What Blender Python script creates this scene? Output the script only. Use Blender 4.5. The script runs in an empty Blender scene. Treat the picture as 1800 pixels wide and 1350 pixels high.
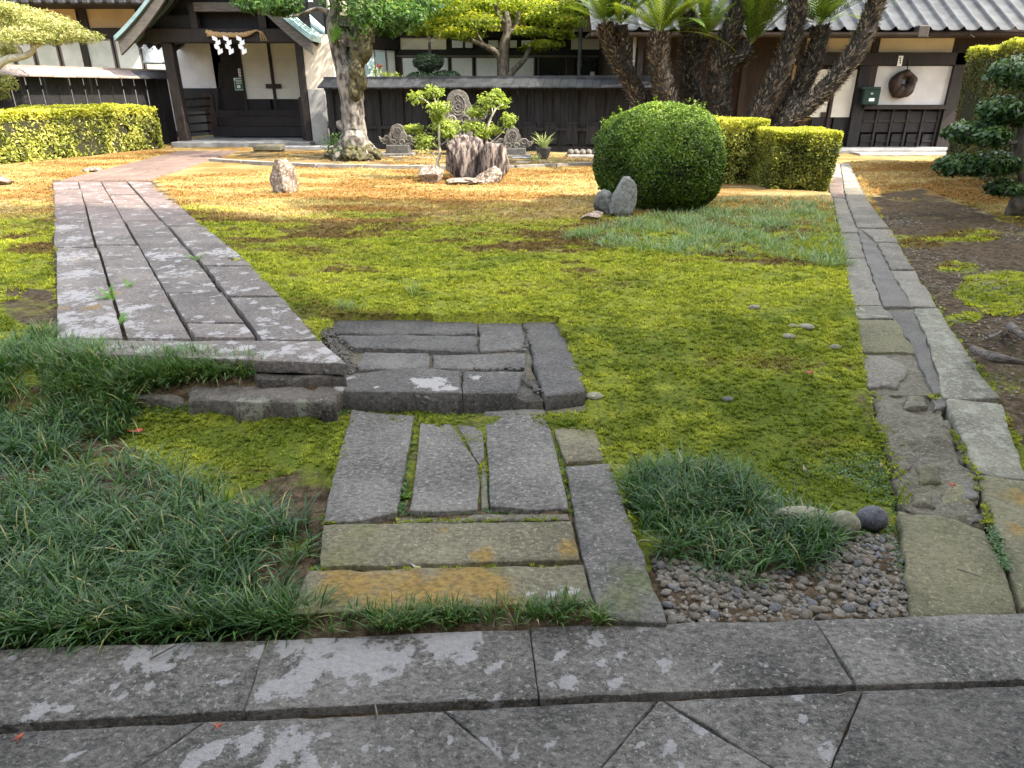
import bpy, bmesh, math, random
import numpy as np
from mathutils import Vector, Matrix, Euler, noise as mnoise

rng = np.random.default_rng(7)
random.seed(7)
scene = bpy.context.scene
COL = scene.collection

# ------------------------------------------------------------------ camera
FPX, PITCH, CAMH = 1190.0, math.radians(23.3), 1.5
cam_data = bpy.data.cameras.new('camera')
cam_data.sensor_width = 36.0
cam_data.lens = 36.0 * FPX / 1800.0
cam_data.clip_start = 0.05
cam_data.clip_end = 3000.0
cam = bpy.data.objects.new('camera', cam_data)
COL.objects.link(cam)
cam.location = (0, 0, CAMH)
cam.rotation_euler = (math.radians(90) - PITCH, 0, 0)
scene.camera = cam

# ------------------------------------------------------------------ sky, sun, exposure
SUN_DIR = Vector((0.62, -0.26, 0.74)).normalized()        # from the ground towards the sun
world = bpy.data.worlds.new('World')
scene.world = world
world.use_nodes = True
wn = world.node_tree
wn.nodes.clear()
sky = wn.nodes.new('ShaderNodeTexSky')
sky.sky_type = 'NISHITA'
sky.sun_disc = False
sky.sun_elevation = math.asin(SUN_DIR.z)
sky.sun_rotation = math.atan2(SUN_DIR.x, SUN_DIR.y)
sky.air_density = 1.0
sky.dust_density = 3.0
sky.ozone_density = 0.6
bg = wn.nodes.new('ShaderNodeBackground')
bg.inputs['Strength'].default_value = 0.15
wo = wn.nodes.new('ShaderNodeOutputWorld')
hazy = wn.nodes.new('ShaderNodeHueSaturation')          # thin bright haze: a paler blue
hazy.inputs['Saturation'].default_value = 0.5
wn.links.new(sky.outputs[0], hazy.inputs['Color'])
wn.links.new(hazy.outputs[0], bg.inputs['Color'])
wn.links.new(bg.outputs[0], wo.inputs['Surface'])
sd = bpy.data.lights.new('sun', 'SUN')
sd.energy = 2.3
sd.angle = math.radians(0.53)
sd.color = (1.0, 0.93, 0.82)
sun = bpy.data.objects.new('sun', sd)
COL.objects.link(sun)
sun.rotation_euler = SUN_DIR.to_track_quat('Z', 'Y').to_euler()
sun.location = (20, -10, 30)
scene.view_settings.view_transform = 'Standard'
scene.view_settings.look = 'None'
scene.view_settings.gamma = 1.0
scene.view_settings.use_curve_mapping = False
scene.view_settings.exposure = 2.56
scene.render.engine = 'CYCLES'
scene.cycles.use_denoising = True
scene.cycles.max_bounces = 6
scene.cycles.transparent_max_bounces = 6

# ------------------------------------------------------------------ pixel -> place
_s, _c = math.sin(PITCH), math.cos(PITCH)
def ray(u, v):
    r = (u - 900.0) / FPX
    up = (675.0 - v) / FPX
    return r, _c + up * _s, -_s + up * _c
def P(u, v, z=0.0):
    x, y, k = ray(u, v)
    t = (z - CAMH) / k
    return np.array((x * t, y * t, z))
def Pf(u, v, zf):
    z = 0.1
    for _ in range(8):
        p = P(u, v, z)
        z = float(zf(p[0], p[1]))
    return P(u, v, z)
def Q(u, v, Y):
    x, y, k = ray(u, v)
    t = Y / y
    return np.array((x * t, Y, CAMH + k * t))
def project(x, y, z):
    dx, dy, dz = np.asarray(x), np.asarray(y), np.asarray(z) - CAMH
    dep = dy * _c - dz * _s
    up = dy * _s + dz * _c
    return 900 + FPX * dx / dep, 675 - FPX * up / dep
def inpoly(px, py, poly):
    px = np.asarray(px); py = np.asarray(py)
    ins = np.zeros(px.shape, bool)
    n = len(poly)
    for i in range(n):
        x0, y0 = poly[i]; x1, y1 = poly[(i + 1) % n]
        cnd = (y0 > py) != (y1 > py)
        with np.errstate(divide='ignore', invalid='ignore'):
            xi = (x1 - x0) * (py - y0) / (y1 - y0 + 1e-12) + x0
        ins ^= cnd & (px < xi)
    return ins
G = 0.20                                                    # level of the lawn

def sstep(a, b, x):
    t = np.clip((np.asarray(x, float) - a) / (b - a), 0, 1)
    return t * t * (3 - 2 * t)

# ------------------------------------------------------------------ value noise
def _hash(i, j, k, seed):
    n = (i * 374761393 + j * 668265263 + k * 2147483647 + seed * 1274126177) & 0xFFFFFFFF
    n = ((n ^ (n >> 13)) * 1274126177) & 0xFFFFFFFF
    n = n ^ (n >> 16)
    return (n & 0xFFFF) / 65535.0
def vnoise(x, y, z=0.0, seed=0):
    x, y, z = np.broadcast_arrays(np.asarray(x, float), np.asarray(y, float), np.asarray(z, float))
    i = np.floor(x).astype(np.int64); j = np.floor(y).astype(np.int64); k = np.floor(z).astype(np.int64)
    fx, fy, fz = x - i, y - j, z - k
    fx = fx * fx * (3 - 2 * fx); fy = fy * fy * (3 - 2 * fy); fz = fz * fz * (3 - 2 * fz)
    r = 0
    for a in (0, 1):
        for b in (0, 1):
            for c in (0, 1):
                w = (fx if a else 1 - fx) * (fy if b else 1 - fy) * (fz if c else 1 - fz)
                r = r + w * _hash(i + a, j + b, k + c, seed)
    return r * 2 - 1
def fbm(x, y, z=0.0, seed=0, o=4):
    r = 0; a = 1.0; s = 0
    for q in range(o):
        r = r + a * vnoise(np.asarray(x) * 2 ** q, np.asarray(y) * 2 ** q, np.asarray(z) * 2 ** q, seed + q * 17)
        s += a; a *= 0.5
    return r / s

# ------------------------------------------------------------------ objects
WL = {}
def _link(o, parent, loc):
    COL.objects.link(o)
    loc = np.asarray(loc, float)
    WL[o] = loc
    if parent is not None:
        o.parent = parent
        o.location = loc - WL[parent]
    else:
        o.location = loc
def tag(o, label=None, cat=None, group=None, kind=None):
    if label: o['label'] = label
    if cat: o['category'] = cat
    if group: o['group'] = group
    if kind: o['kind'] = kind
    return o
def thing(name, label, cat, loc, group=None, kind=None):
    o = bpy.data.objects.new(name, None)
    o.empty_display_size = 0.2
    _link(o, None, loc)
    return tag(o, label, cat, group, kind)
def struct(name, loc=(0, 0, 0)):
    o = bpy.data.objects.new(name, None)
    _link(o, None, loc)
    o['kind'] = 'structure'
    return o
def mk(name, V, F, m, parent=None, smooth=False, attrs=None, origin=None, mats=None):
    """one mesh object from world-space vertices; F is an (n,3|4) array or a list of faces"""
    V = np.asarray(V, float)
    if origin is None:
        if parent is not None:
            origin = WL[parent]
        else:
            origin = np.array(((V[:, 0].min() + V[:, 0].max()) / 2, (V[:, 1].min() + V[:, 1].max()) / 2, V[:, 2].min()))
    me = bpy.data.meshes.new(name)
    L = V - np.asarray(origin)
    if isinstance(F, np.ndarray):
        n, k = F.shape
        me.vertices.add(len(L)); me.vertices.foreach_set('co', L.astype(np.float32).ravel())
        me.loops.add(n * k); me.loops.foreach_set('vertex_index', F.astype(np.int32).ravel())
        me.polygons.add(n)
        me.polygons.foreach_set('loop_start', np.arange(0, n * k, k, dtype=np.int32))
        me.update(calc_edges=True)
    else:
        me.from_pydata([tuple(p) for p in L], [], [tuple(int(i) for i in f) for f in F])
    if attrs:
        for an, av in attrs.items():
            a = me.attributes.new(an, 'FLOAT', 'POINT')
            a.data.foreach_set('value', np.asarray(av, np.float32))
    if smooth:
        me.polygons.foreach_set('use_smooth', np.ones(len(me.polygons), bool))
    me.materials.append(m)
    me.validate()
    o = bpy.data.objects.new(name, me)
    _link(o, parent, origin)
    return o
class MB:
    """collects shapes for one mesh"""
    def __init__(s): s.V = []; s.F = []; s.n = 0
    def add(s, V, F):
        V = np.asarray(V, float).reshape(-1, 3)
        s.V.append(V)
        s.F += [tuple(int(i) + s.n for i in f) for f in F]
        s.n += len(V)
        return s
    def box(s, x0, y0, z0, x1, y1, z1, b=0.0):
        x0, x1 = min(x0, x1), max(x0, x1); y0, y1 = min(y0, y1), max(y0, y1); z0, z1 = min(z0, z1), max(z0, z1)
        if b <= 0:
            return s.add([(x0, y0, z0), (x1, y0, z0), (x1, y1, z0), (x0, y1, z0), (x0, y0, z1), (x1, y0, z1), (x1, y1, z1), (x0, y1, z1)],
                         [(0, 3, 2, 1), (4, 5, 6, 7), (0, 1, 5, 4), (1, 2, 6, 5), (2, 3, 7, 6), (3, 0, 4, 7)])
        b = min(b, (x1 - x0) / 3, (y1 - y0) / 3, (z1 - z0) / 3)
        bm = bmesh.new()
        bmesh.ops.create_cube(bm, size=1)
        for v in bm.verts:
            v.co = Vector(((x0 + x1) / 2 + v.co.x * (x1 - x0), (y0 + y1) / 2 + v.co.y * (y1 - y0), (z0 + z1) / 2 + v.co.z * (z1 - z0)))
        bmesh.ops.bevel(bm, geom=bm.edges[:], offset=b, segments=1, affect='EDGES')
        bm.verts.index_update()
        V = [tuple(v.co) for v in bm.verts]; F = [[v.index for v in f.verts] for f in bm.faces]
        bm.free()
        return s.add(V, F)
    def bar(s, a, b, w, d=None, up=(0, 0, 1)):
        """rectangular bar from a to b, w across, d the other way"""
        a, b = Vector(a), Vector(b); d = w if d is None else d
        t = (b - a).normalized(); u = Vector(up)
        if abs(t.dot(u)) > 0.98: u = Vector((0, 1, 0))
        n1 = t.cross(u).normalized(); n2 = n1.cross(t).normalized()
        V = []
        for p in (a, b):
            for i, j in ((-1, -1), (1, -1), (1, 1), (-1, 1)):
                V.append(p + n1 * (i * w / 2) + n2 * (j * d / 2))
        return s.add([tuple(v) for v in V], [(0, 1, 2, 3), (7, 6, 5, 4), (0, 4, 5, 1), (1, 5, 6, 2), (2, 6, 7, 3), (3, 7, 4, 0)])
    def tube(s, pts, rad, sides=8, cap=True, rough=0.0, seed=0):
        pts = np.asarray(pts, float); n = len(pts)
        rad = np.broadcast_to(np.asarray(rad, float), (n,))
        T = np.gradient(pts, axis=0)
        T /= np.linalg.norm(T, axis=1)[:, None] + 1e-9
        ref = np.array((0, 1, 0.13)) if abs(T[:, 1]).mean() < 0.8 else np.array((1, 0, 0.1))
        V = []
        for i in range(n):
            a = np.cross(T[i], ref); a /= np.linalg.norm(a) + 1e-9
            b = np.cross(a, T[i])
            for k in range(sides):
                an = 2 * math.pi * k / sides
                dr = a * math.cos(an) + b * math.sin(an)
                r = rad[i]
                if rough:
                    q = pts[i] + dr * r
                    r = r * (1 + rough * float(fbm(q[0] * 9, q[1] * 9, q[2] * 5, seed, 3)))
                V.append(pts[i] + dr * r)
        F = []
        for i in range(n - 1):
            for k in range(sides):
                F.append((i * sides + k, i * sides + (k + 1) % sides, (i + 1) * sides + (k + 1) % sides, (i + 1) * sides + k))
        if cap:
            F.append(tuple(range(sides - 1, -1, -1))); F.append(tuple(range((n - 1) * sides, n * sides)))
        return s.add(V, F)
    def prism(s, poly, y0, y1):
        """polygon in the XZ plane extruded from y0 to y1"""
        n = len(poly)
        V = [(p[0], y0, p[1]) for p in poly] + [(p[0], y1, p[1]) for p in poly]
        F = [tuple(range(n)), tuple(range(2 * n - 1, n - 1, -1))]
        F += [(i, i + n, (i + 1) % n + n, (i + 1) % n) for i in range(n)]
        return s.add(V, F)
    def build(s, name, m, parent=None, smooth=False, origin=None):
        return mk(name, np.concatenate(s.V), s.F, m, parent, smooth, origin=origin)
def spline(pts, n=24):
    """Catmull-Rom through pts"""
    p = np.asarray(pts, float)
    p = np.vstack([2 * p[0] - p[1], p, 2 * p[-1] - p[-2]])
    out = []
    seg = len(p) - 3
    for q in np.linspace(0, seg - 1e-6, n):
        i = int(q); t = q - i
        a, b, c, d = p[i], p[i + 1], p[i + 2], p[i + 3]
        out.append(0.5 * (2 * b + (c - a) * t + (2 * a - 5 * b + 4 * c - d) * t * t + (3 * b - a - 3 * c + d) * t ** 3))
    return np.array(out)

# ------------------------------------------------------------------ materials
def N(nt, t, ins=None, **props):
    nd = nt.nodes.new(t)
    for k, v in props.items(): setattr(nd, k, v)
    for k, v in (ins or {}).items():
        sock = nd.inputs[k]
        if isinstance(v, bpy.types.NodeSocket): nt.links.new(v, sock)
        else: sock.default_value = v
    return nd
def c4(c): return tuple(c) + (1.0,) if len(c) == 3 else tuple(c)
def MA(nt, op, a, b=0.0, clamp=False):
    return N(nt, 'ShaderNodeMath', {0: a, 1: b}, operation=op, use_clamp=clamp).outputs[0]
def MIX(nt, f, a, b, mode='MIX'):
    nd = N(nt, 'ShaderNodeMix', None, data_type='RGBA', blend_type=mode)
    for i, v in ((0, f), (6, a), (7, b)):
        if isinstance(v, bpy.types.NodeSocket): nt.links.new(v, nd.inputs[i])
        else: nd.inputs[i].default_value = c4(v) if i else v
    return nd.outputs[2]
def SS(nt, x, a, b, lo=0.0, hi=1.0):
    return N(nt, 'ShaderNodeMapRange', {0: x, 1: a, 2: b, 3: lo, 4: hi}, interpolation_type='SMOOTHSTEP').outputs[0]
def NOISE(nt, vec, scale, detail=3.0, rough=0.55, dist=0.0):
    return N(nt, 'ShaderNodeTexNoise', {'Vector': vec, 'Scale': scale, 'Detail': detail, 'Roughness': rough, 'Distortion': dist}).outputs[0]
def ATTR(nt, name): return N(nt, 'ShaderNodeAttribute', None, attribute_name=name).outputs['Fac']
def POS(nt): return N(nt, 'ShaderNodeNewGeometry').outputs['Position']
def MAP(nt, vec, scale=(1, 1, 1), rot=(0, 0, 0)):
    return N(nt, 'ShaderNodeMapping', {'Vector': vec, 'Scale': scale, 'Rotation': rot}).outputs[0]
def newmat(name):
    m = bpy.data.materials.new(name)
    m.use_nodes = True
    nt = m.node_tree
    nt.nodes.clear()
    out = nt.nodes.new('ShaderNodeOutputMaterial')
    return m, nt, out
def finish(nt, out, color, rough=0.8, bump=None, bstr=0.3, bdist=0.01, spec=0.3, metal=0.0, trans=None, sheen=0.0):
    ins = {'Base Color': color if isinstance(color, bpy.types.NodeSocket) else c4(color), 'Roughness': rough, 'Metallic': metal, 'Specular IOR Level': spec}
    b = N(nt, 'ShaderNodeBsdfPrincipled', ins)
    if bump is not None:
        bn = N(nt, 'ShaderNodeBump', {'Height': bump, 'Strength': bstr, 'Distance': bdist})
        nt.links.new(bn.outputs[0], b.inputs['Normal'])
    sh = b.outputs[0]
    if trans is not None:
        tr = N(nt, 'ShaderNodeBsdfTranslucent', {'Color': trans[0] if isinstance(trans[0], bpy.types.NodeSocket) else c4(trans[0])})
        ms = N(nt, 'ShaderNodeMixShader', {0: trans[1], 1: sh, 2: tr.outputs[0]})
        sh = ms.outputs[0]
    nt.links.new(sh, out.inputs['Surface'])

def stone_mat(name, dark, light, lich=(0.42, 0.42, 0.43), lich_bias=0.0, moss=(0.10, 0.12, 0.03), moss_bias=0.0, orange=(0.27, 0.165, 0.03), scale=1.0, bstr=0.5, patch=None, rough=0.85, spec=0.3, redden=None):
    tint = lambda q: (q[0] * 1.05, q[1] * 1.0, q[2] * 0.90)
    dark, light, lich = tint(dark), tint(light), tint(tuple(0.72 * v for v in lich))
    m, nt, out = newmat(name)
    pos = POS(nt)
    oi = N(nt, 'ShaderNodeObjectInfo').outputs['Random']
    off = N(nt, 'ShaderNodeVectorMath', {0: pos, 1: N(nt, 'ShaderNodeCombineXYZ', {0: MA(nt, 'MULTIPLY', oi, 13.0), 1: MA(nt, 'MULTIPLY', oi, 7.0), 2: 0.0}).outputs[0]}, operation='ADD').outputs[0]
    g1 = NOISE(nt, MAP(nt, off, (1, 1.7, 1), (0, 0, 0.5)), 45 * scale, 5, 0.65)
    g2 = NOISE(nt, off, 190 * scale, 3, 0.6)
    g3 = NOISE(nt, off, 3.2 * scale, 4, 0.6)
    mixg = MA(nt, 'ADD', MA(nt, 'MULTIPLY', g1, 0.5), MA(nt, 'ADD', MA(nt, 'MULTIPLY', g2, 0.3), MA(nt, 'MULTIPLY', g3, 0.35)))
    col = MIX(nt, SS(nt, mixg, 0.42, 0.74), dark, light)
    # pale mineral flecks
    fl = SS(nt, NOISE(nt, off, 75 * scale, 2, 0.5), 0.60, 0.70)
    col = MIX(nt, MA(nt, 'MULTIPLY', fl, 0.6), col, tuple(min(1, v * 1.6) for v in light))
    # tone of each slab
    tone = MA(nt, 'ADD', MA(nt, 'MULTIPLY', oi, 0.34), 0.83)
    col = MIX(nt, 1.0, col, N(nt, 'ShaderNodeCombineColor', {0: tone, 1: tone, 2: tone}).outputs[0], 'MULTIPLY')
    if redden:      # redder stone along one stretch
        yy = N(nt, 'ShaderNodeSeparateXYZ', {0: pos}).outputs[1]
        col = MIX(nt, SS(nt, MA(nt, 'ADD', yy, MA(nt, 'MULTIPLY', MA(nt, 'SUBTRACT', g3, 0.5), 2.0)), redden[0], redden[1], 0.0, 0.8), col, MIX(nt, SS(nt, mixg, 0.42, 0.74), (0.085, 0.058, 0.050), (0.19, 0.140, 0.122)))
    # green film
    mo = SS(nt, MA(nt, 'ADD', MA(nt, 'ADD', ATTR(nt, 'mossy'), moss_bias), MA(nt, 'MULTIPLY', MA(nt, 'SUBTRACT', NOISE(nt, off, 6, 7, 0.72), 0.5), 2.0)), 0.15, 1.0)
    mcol = MIX(nt, SS(nt, g1, 0.35, 0.65), tuple(v * 0.55 for v in moss), moss)
    col = MIX(nt, MA(nt, 'MULTIPLY', mo, 0.6), col, mcol)
    orr = SS(nt, MA(nt, 'ADD', ATTR(nt, 'orng'), MA(nt, 'MULTIPLY', MA(nt, 'SUBTRACT', NOISE(nt, off, 14, 8, 0.75), 0.5), 2.6)), 0.35, 1.15)
    ocol = MIX(nt, SS(nt, g1, 0.35, 0.65), tuple(v * 0.5 for v in orange), orange)
    col = MIX(nt, MA(nt, 'MULTIPLY', orr, 0.8), col, ocol)
    # crusts of pale lichen with ragged rims
    ln = MA(nt, 'SUBTRACT', NOISE(nt, pos, 21, 8, 0.76), 0.5)
    lv = MA(nt, 'ADD', MA(nt, 'ADD', ATTR(nt, 'lich'), lich_bias), MA(nt, 'MULTIPLY', ln, 2.6))
    lm = SS(nt, lv, 0.36, 0.48)
    if patch:
        pn = MA(nt, 'ADD', MA(nt, 'MULTIPLY', NOISE(nt, off, patch[0], 2, 0.5), 0.75), MA(nt, 'MULTIPLY', NOISE(nt, off, patch[0] * 6, 5, 0.7), 0.25))
        lm = MA(nt, 'MAXIMUM', lm, MA(nt, 'MULTIPLY', SS(nt, pn, patch[1], patch[1] + 0.018), patch[2]))
    lcol = MIX(nt, SS(nt, NOISE(nt, pos, 60, 4, 0.6), 0.3, 0.7), tuple(v * 0.82 for v in lich), lich)
    col = MIX(nt, MA(nt, 'MULTIPLY', lm, 0.92), col, lcol)
    hgt = MA(nt, 'ADD', MA(nt, 'MULTIPLY', g1, 0.7), MA(nt, 'ADD', MA(nt, 'MULTIPLY', g2, 0.35), MA(nt, 'MULTIPLY', lm, 0.12)))
    finish(nt, out, col, rough, hgt, bstr, 0.012, spec)
    return m
def plain(name, a, b, scale=8, rough=0.75, bstr=0.15, stretch=(1, 1, 1), spec=0.3, metal=0.0, detail=5, lo=0.3, hi=0.7):
    m, nt, out = newmat(name)
    n = NOISE(nt, MAP(nt, POS(nt), stretch), scale, detail, 0.6)
    finish(nt, out, MIX(nt, SS(nt, n, lo, hi), a, b), rough, n, bstr, 0.01, spec, metal)
    return m
def leaf_mat(name, cols, trans=0.35, rough=0.5, spec=0.35, tcol=None):
    m, nt, out = newmat(name)
    r = ATTR(nt, 'rnd')
    ramp = N(nt, 'ShaderNodeValToRGB', {0: r})
    el = ramp.color_ramp.elements
    el[0].position = 0; el[0].color = c4(cols[0])
    el[1].position = 1; el[1].color = c4(cols[-1])
    for i, c in enumerate(cols[1:-1]):
        e = el.new((i + 1) / (len(cols) - 1)); e.color = c4(c)
    tc = MIX(nt, 1.0, ramp.outputs[0], tcol or (1.3, 1.35, 0.7), 'MULTIPLY')
    finish(nt, out, ramp.outputs[0], rough, spec=spec, trans=(tc, trans))
    return m

M = {}
M['terrace'] = stone_mat('terrace_stone', (0.026, 0.026, 0.025), (0.160, 0.156, 0.147), lich=(0.36, 0.365, 0.38), bstr=0.8)
M['step'] = stone_mat('step_stone', (0.040, 0.040, 0.038), (0.165, 0.162, 0.152), moss_bias=-0.05, bstr=0.45)
M['step_olive'] = stone_mat('olive_stone', (0.055, 0.053, 0.036), (0.185, 0.172, 0.118), moss=(0.12, 0.12, 0.035), moss_bias=0.12, bstr=0.45)
M['landing'] = stone_mat('landing_stone', (0.030, 0.030, 0.029), (0.125, 0.122, 0.117), moss_bias=-0.25, bstr=0.5)
M['slab'] = stone_mat('slab_stone', (0.055, 0.050, 0.048), (0.175, 0.160, 0.152), lich=(0.42, 0.42, 0.44), moss_bias=-0.35, bstr=0.3, patch=(9.0, 0.60, 0.8), redden=(6.2, 9.0))
M['slab_far'] = stone_mat('far_grey_slab_stone', (0.085, 0.064, 0.058), (0.20, 0.158, 0.145), moss_bias=-0.45, bstr=0.3, patch=(9.0, 0.63, 0.6))
M['far_slab'] = stone_mat('far_slab_stone', (0.095, 0.064, 0.056), (0.185, 0.135, 0.118), moss_bias=-0.45, bstr=0.3)
M['edge_stone'] = stone_mat('edge_stone', (0.075, 0.072, 0.062), (0.20, 0.19, 0.16), moss=(0.12, 0.125, 0.04), moss_bias=0.1, bstr=0.45, lich=(0.33, 0.36, 0.31), patch=(16.0, 0.63, 0.7))
M['edge_pale'] = stone_mat('edge_pale_stone', (0.075, 0.075, 0.058), (0.185, 0.185, 0.15), moss=(0.13, 0.14, 0.05), moss_bias=0.15, bstr=0.4, lich=(0.36, 0.39, 0.33), patch=(18.0, 0.55, 0.6))
M['edge_green'] = stone_mat('edge_green_stone', (0.060, 0.060, 0.036), (0.175, 0.165, 0.105), moss=(0.10, 0.115, 0.03), moss_bias=0.28, bstr=0.55)
M['mortar'] = stone_mat('grey_mortar', (0.080, 0.078, 0.072), (0.175, 0.170, 0.160), moss_bias=-0.5, bstr=0.7, scale=1.8)
M['rough_block'] = stone_mat('rough_block_stone', (0.028, 0.026, 0.024), (0.12, 0.112, 0.10), lich=(0.27, 0.29, 0.24), moss_bias=0.1, bstr=0.9)
M['rubble'] = stone_mat('rubble_stone', (0.055, 0.051, 0.038), (0.165, 0.156, 0.122), moss=(0.10, 0.12, 0.03), moss_bias=0.2, bstr=1.0, scale=0.8)
M['concrete'] = plain('concrete', (0.13, 0.13, 0.13), (0.22, 0.22, 0.215), 3, 0.9)
M['kerb'] = plain('kerb_stone', (0.15, 0.135, 0.115), (0.30, 0.27, 0.23), 4, 0.9)
M['rock_warm'] = stone_mat('warm_rock', (0.07, 0.048, 0.036), (0.34, 0.28, 0.23), lich=(0.72, 0.68, 0.62), lich_bias=0.26, moss_bias=-0.5, scale=0.25, bstr=0.9)
M['rock_dark'] = stone_mat('dark_veined_rock', (0.030, 0.022, 0.020), (0.26, 0.21, 0.18), lich=(0.6, 0.56, 0.46), lich_bias=0.12, moss=(0.18, 0.16, 0.05), moss_bias=-0.15, scale=0.22, bstr=1.0)
M['rock_streak'] = plain('streaked_rock', (0.026, 0.018, 0.017), (0.25, 0.20, 0.165), 9, 0.9, 1.0, (2.2, 2.2, 0.55), lo=0.40, hi=0.64, detail=8)
M['rock_grey'] = stone_mat('grey_rock', (0.06, 0.064, 0.062), (0.185, 0.195, 0.188), moss_bias=-0.3, scale=0.4, bstr=0.6)
M['boulder_pale'] = stone_mat('pale_boulder', (0.13, 0.13, 0.09), (0.26, 0.26, 0.20), moss_bias=-0.05, scale=0.7, bstr=0.3)
M['boulder_blue'] = stone_mat('blue_boulder', (0.040, 0.046, 0.055), (0.12, 0.13, 0.15), moss_bias=-0.6, scale=0.7, bstr=0.4)
M['carved'] = stone_mat('carved_stone', (0.055, 0.052, 0.050), (0.20, 0.19, 0.18), moss_bias=-0.2, lich_bias=0.0, scale=0.4, bstr=0.5)
M['carved_dark'] = stone_mat('carved_dark_stone', (0.035, 0.034, 0.036), (0.10, 0.098, 0.098), moss_bias=-0.5, scale=0.4, bstr=0.5)
M['wood_black'] = plain('black_wood', (0.0075, 0.0069, 0.0075), (0.0201, 0.0177, 0.0177), 6, 0.7, 0.2, (6, 6, 0.6))
M['wood_fence'] = plain('fence_wood', (0.0077, 0.0072, 0.0077), (0.0328, 0.0306, 0.0306), 5, 0.75, 0.3, (7, 7, 0.5))
M['wood_dark'] = plain('dark_wood', (0.0110, 0.0080, 0.0070), (0.0275, 0.0200, 0.0170), 6, 0.65, 0.2, (5, 5, 0.6))
M['wood_brown'] = plain('brown_wood', (0.0193, 0.0110, 0.0072), (0.0468, 0.0275, 0.0176), 5, 0.65, 0.2, (4, 4, 0.7))
M['wood_grey'] = plain('weathered_wood', (0.0660, 0.0578, 0.0495), (0.1210, 0.1073, 0.0935), 5, 0.8, 0.2, (1, 5, 5))
M['plaster'] = plain('white_plaster', (0.48, 0.465, 0.455), (0.60, 0.585, 0.575), 2, 0.9, 0.05)
M['plaster_cream'] = plain('cream_plaster', (0.50, 0.36, 0.21), (0.60, 0.44, 0.27), 2, 0.9, 0.05)
M['plaster_warm'] = plain('warm_plaster', (0.60, 0.52, 0.42), (0.70, 0.62, 0.50), 2, 0.9, 0.05)
M['grey_wall'] = plain('grey_render', (0.24, 0.235, 0.225), (0.34, 0.33, 0.315), 3, 0.9, 0.1)
M['paper'] = plain('screen_paper', (0.58, 0.56, 0.49), (0.66, 0.64, 0.56), 2, 0.85, 0.02)
M['paper_win'] = plain('window_paper', (0.56, 0.58, 0.58), (0.66, 0.68, 0.68), 2, 0.35, 0.0, spec=0.6)
M['pane_blue'] = plain('blue_pane', (0.36, 0.50, 0.56), (0.45, 0.58, 0.63), 2, 0.3, 0.0, spec=0.6)
M['opening_dark'] = plain('dark_opening', (0.010, 0.012, 0.014), (0.02, 0.022, 0.025), 2, 0.12, 0.0, spec=0.6)  # dark sheet standing in for the shade inside the openings
M['pane_green'] = plain('reflecting_pane', (0.36, 0.39, 0.33), (0.56, 0.57, 0.53), 1.6, 0.3, 0.0, spec=0.6)
M['alu'] = plain('bronze_frame', (0.11, 0.095, 0.085), (0.15, 0.13, 0.115), 6, 0.5, 0.0)
M['alu_pale'] = plain('pale_frame', (0.38, 0.38, 0.37), (0.46, 0.46, 0.45), 6, 0.4, 0.0)
M['tin_green'] = plain('green_tin', (0.13, 0.20, 0.20), (0.24, 0.33, 0.32), 3, 0.32, 0.05, (1, 1, 1), spec=0.6, metal=0.4)
M['tin_pink'] = plain('rusty_pink_tin', (0.20, 0.155, 0.13), (0.30, 0.24, 0.20), 3, 0.6, 0.05)
M['tin_dark'] = plain('dark_tin', (0.0175, 0.0180, 0.0210), (0.0425, 0.0430, 0.0475), 5, 0.5, 0.1, spec=0.5)
M['tile'] = plain('glazed_roof_sheet', (0.024, 0.028, 0.032), (0.058, 0.064, 0.070), 4, 0.62, 0.05, spec=0.2)
M['gutter'] = plain('gutter_metal', (0.035, 0.028, 0.024), (0.06, 0.048, 0.04), 4, 0.6, 0.0, spec=0.2)
M['pipe_grey'] = plain('grey_pipe', (0.13, 0.14, 0.15), (0.18, 0.19, 0.20), 4, 0.5, 0.0)
M['straw'] = plain('straw', (0.30, 0.19, 0.09), (0.48, 0.33, 0.17), 40, 0.9, 0.6, (1, 4, 4))
M['white_paper'] = plain('folded_paper', (0.80, 0.80, 0.81), (0.86, 0.86, 0.87), 5, 0.9, 0.0)
M['sign_green'] = plain('sign_green', (0.012, 0.10, 0.065), (0.016, 0.12, 0.075), 5, 0.5, 0.0)
M['sign_white'] = plain('sign_white', (0.70, 0.72, 0.70), (0.76, 0.78, 0.76), 5, 0.5, 0.0)
M['box_green'] = plain('dark_green_metal', (0.010, 0.030, 0.026), (0.014, 0.038, 0.032), 5, 0.4, 0.0)
M['bronze'] = plain('bronze', (0.16, 0.18, 0.18), (0.26, 0.28, 0.28), 8, 0.55, 0.1)
M['bark_pale'] = plain('pale_bark', (0.030, 0.026, 0.020), (0.25, 0.225, 0.19), 6, 0.9, 1.0, (1.6, 1.6, 0.8), lo=0.32, hi=0.66)
M['bark_moss'] = plain('mossy_bark', (0.020, 0.018, 0.012), (0.11, 0.10, 0.045), 14, 0.95, 1.0)
M['bark_brown'] = plain('brown_bark', (0.05, 0.04, 0.03), (0.17, 0.145, 0.11), 12, 0.9, 0.6, (1, 1, 0.5))
M['bark_twig'] = plain('pale_twig', (0.32, 0.28, 0.22), (0.50, 0.46, 0.38), 14, 0.9, 0.3)
M['cycad'] = plain('cycad_trunk', (0.012, 0.010, 0.008), (0.055, 0.045, 0.035), 20, 0.95, 1.0)
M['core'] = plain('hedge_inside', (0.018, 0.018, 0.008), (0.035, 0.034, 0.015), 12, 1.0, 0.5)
M['pebble'] = stone_mat('river_pebble', (0.085, 0.080, 0.070), (0.20, 0.19, 0.17), moss_bias=-0.6, scale=0.8, bstr=0.25, lich_bias=-1, spec=0.12)
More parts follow.
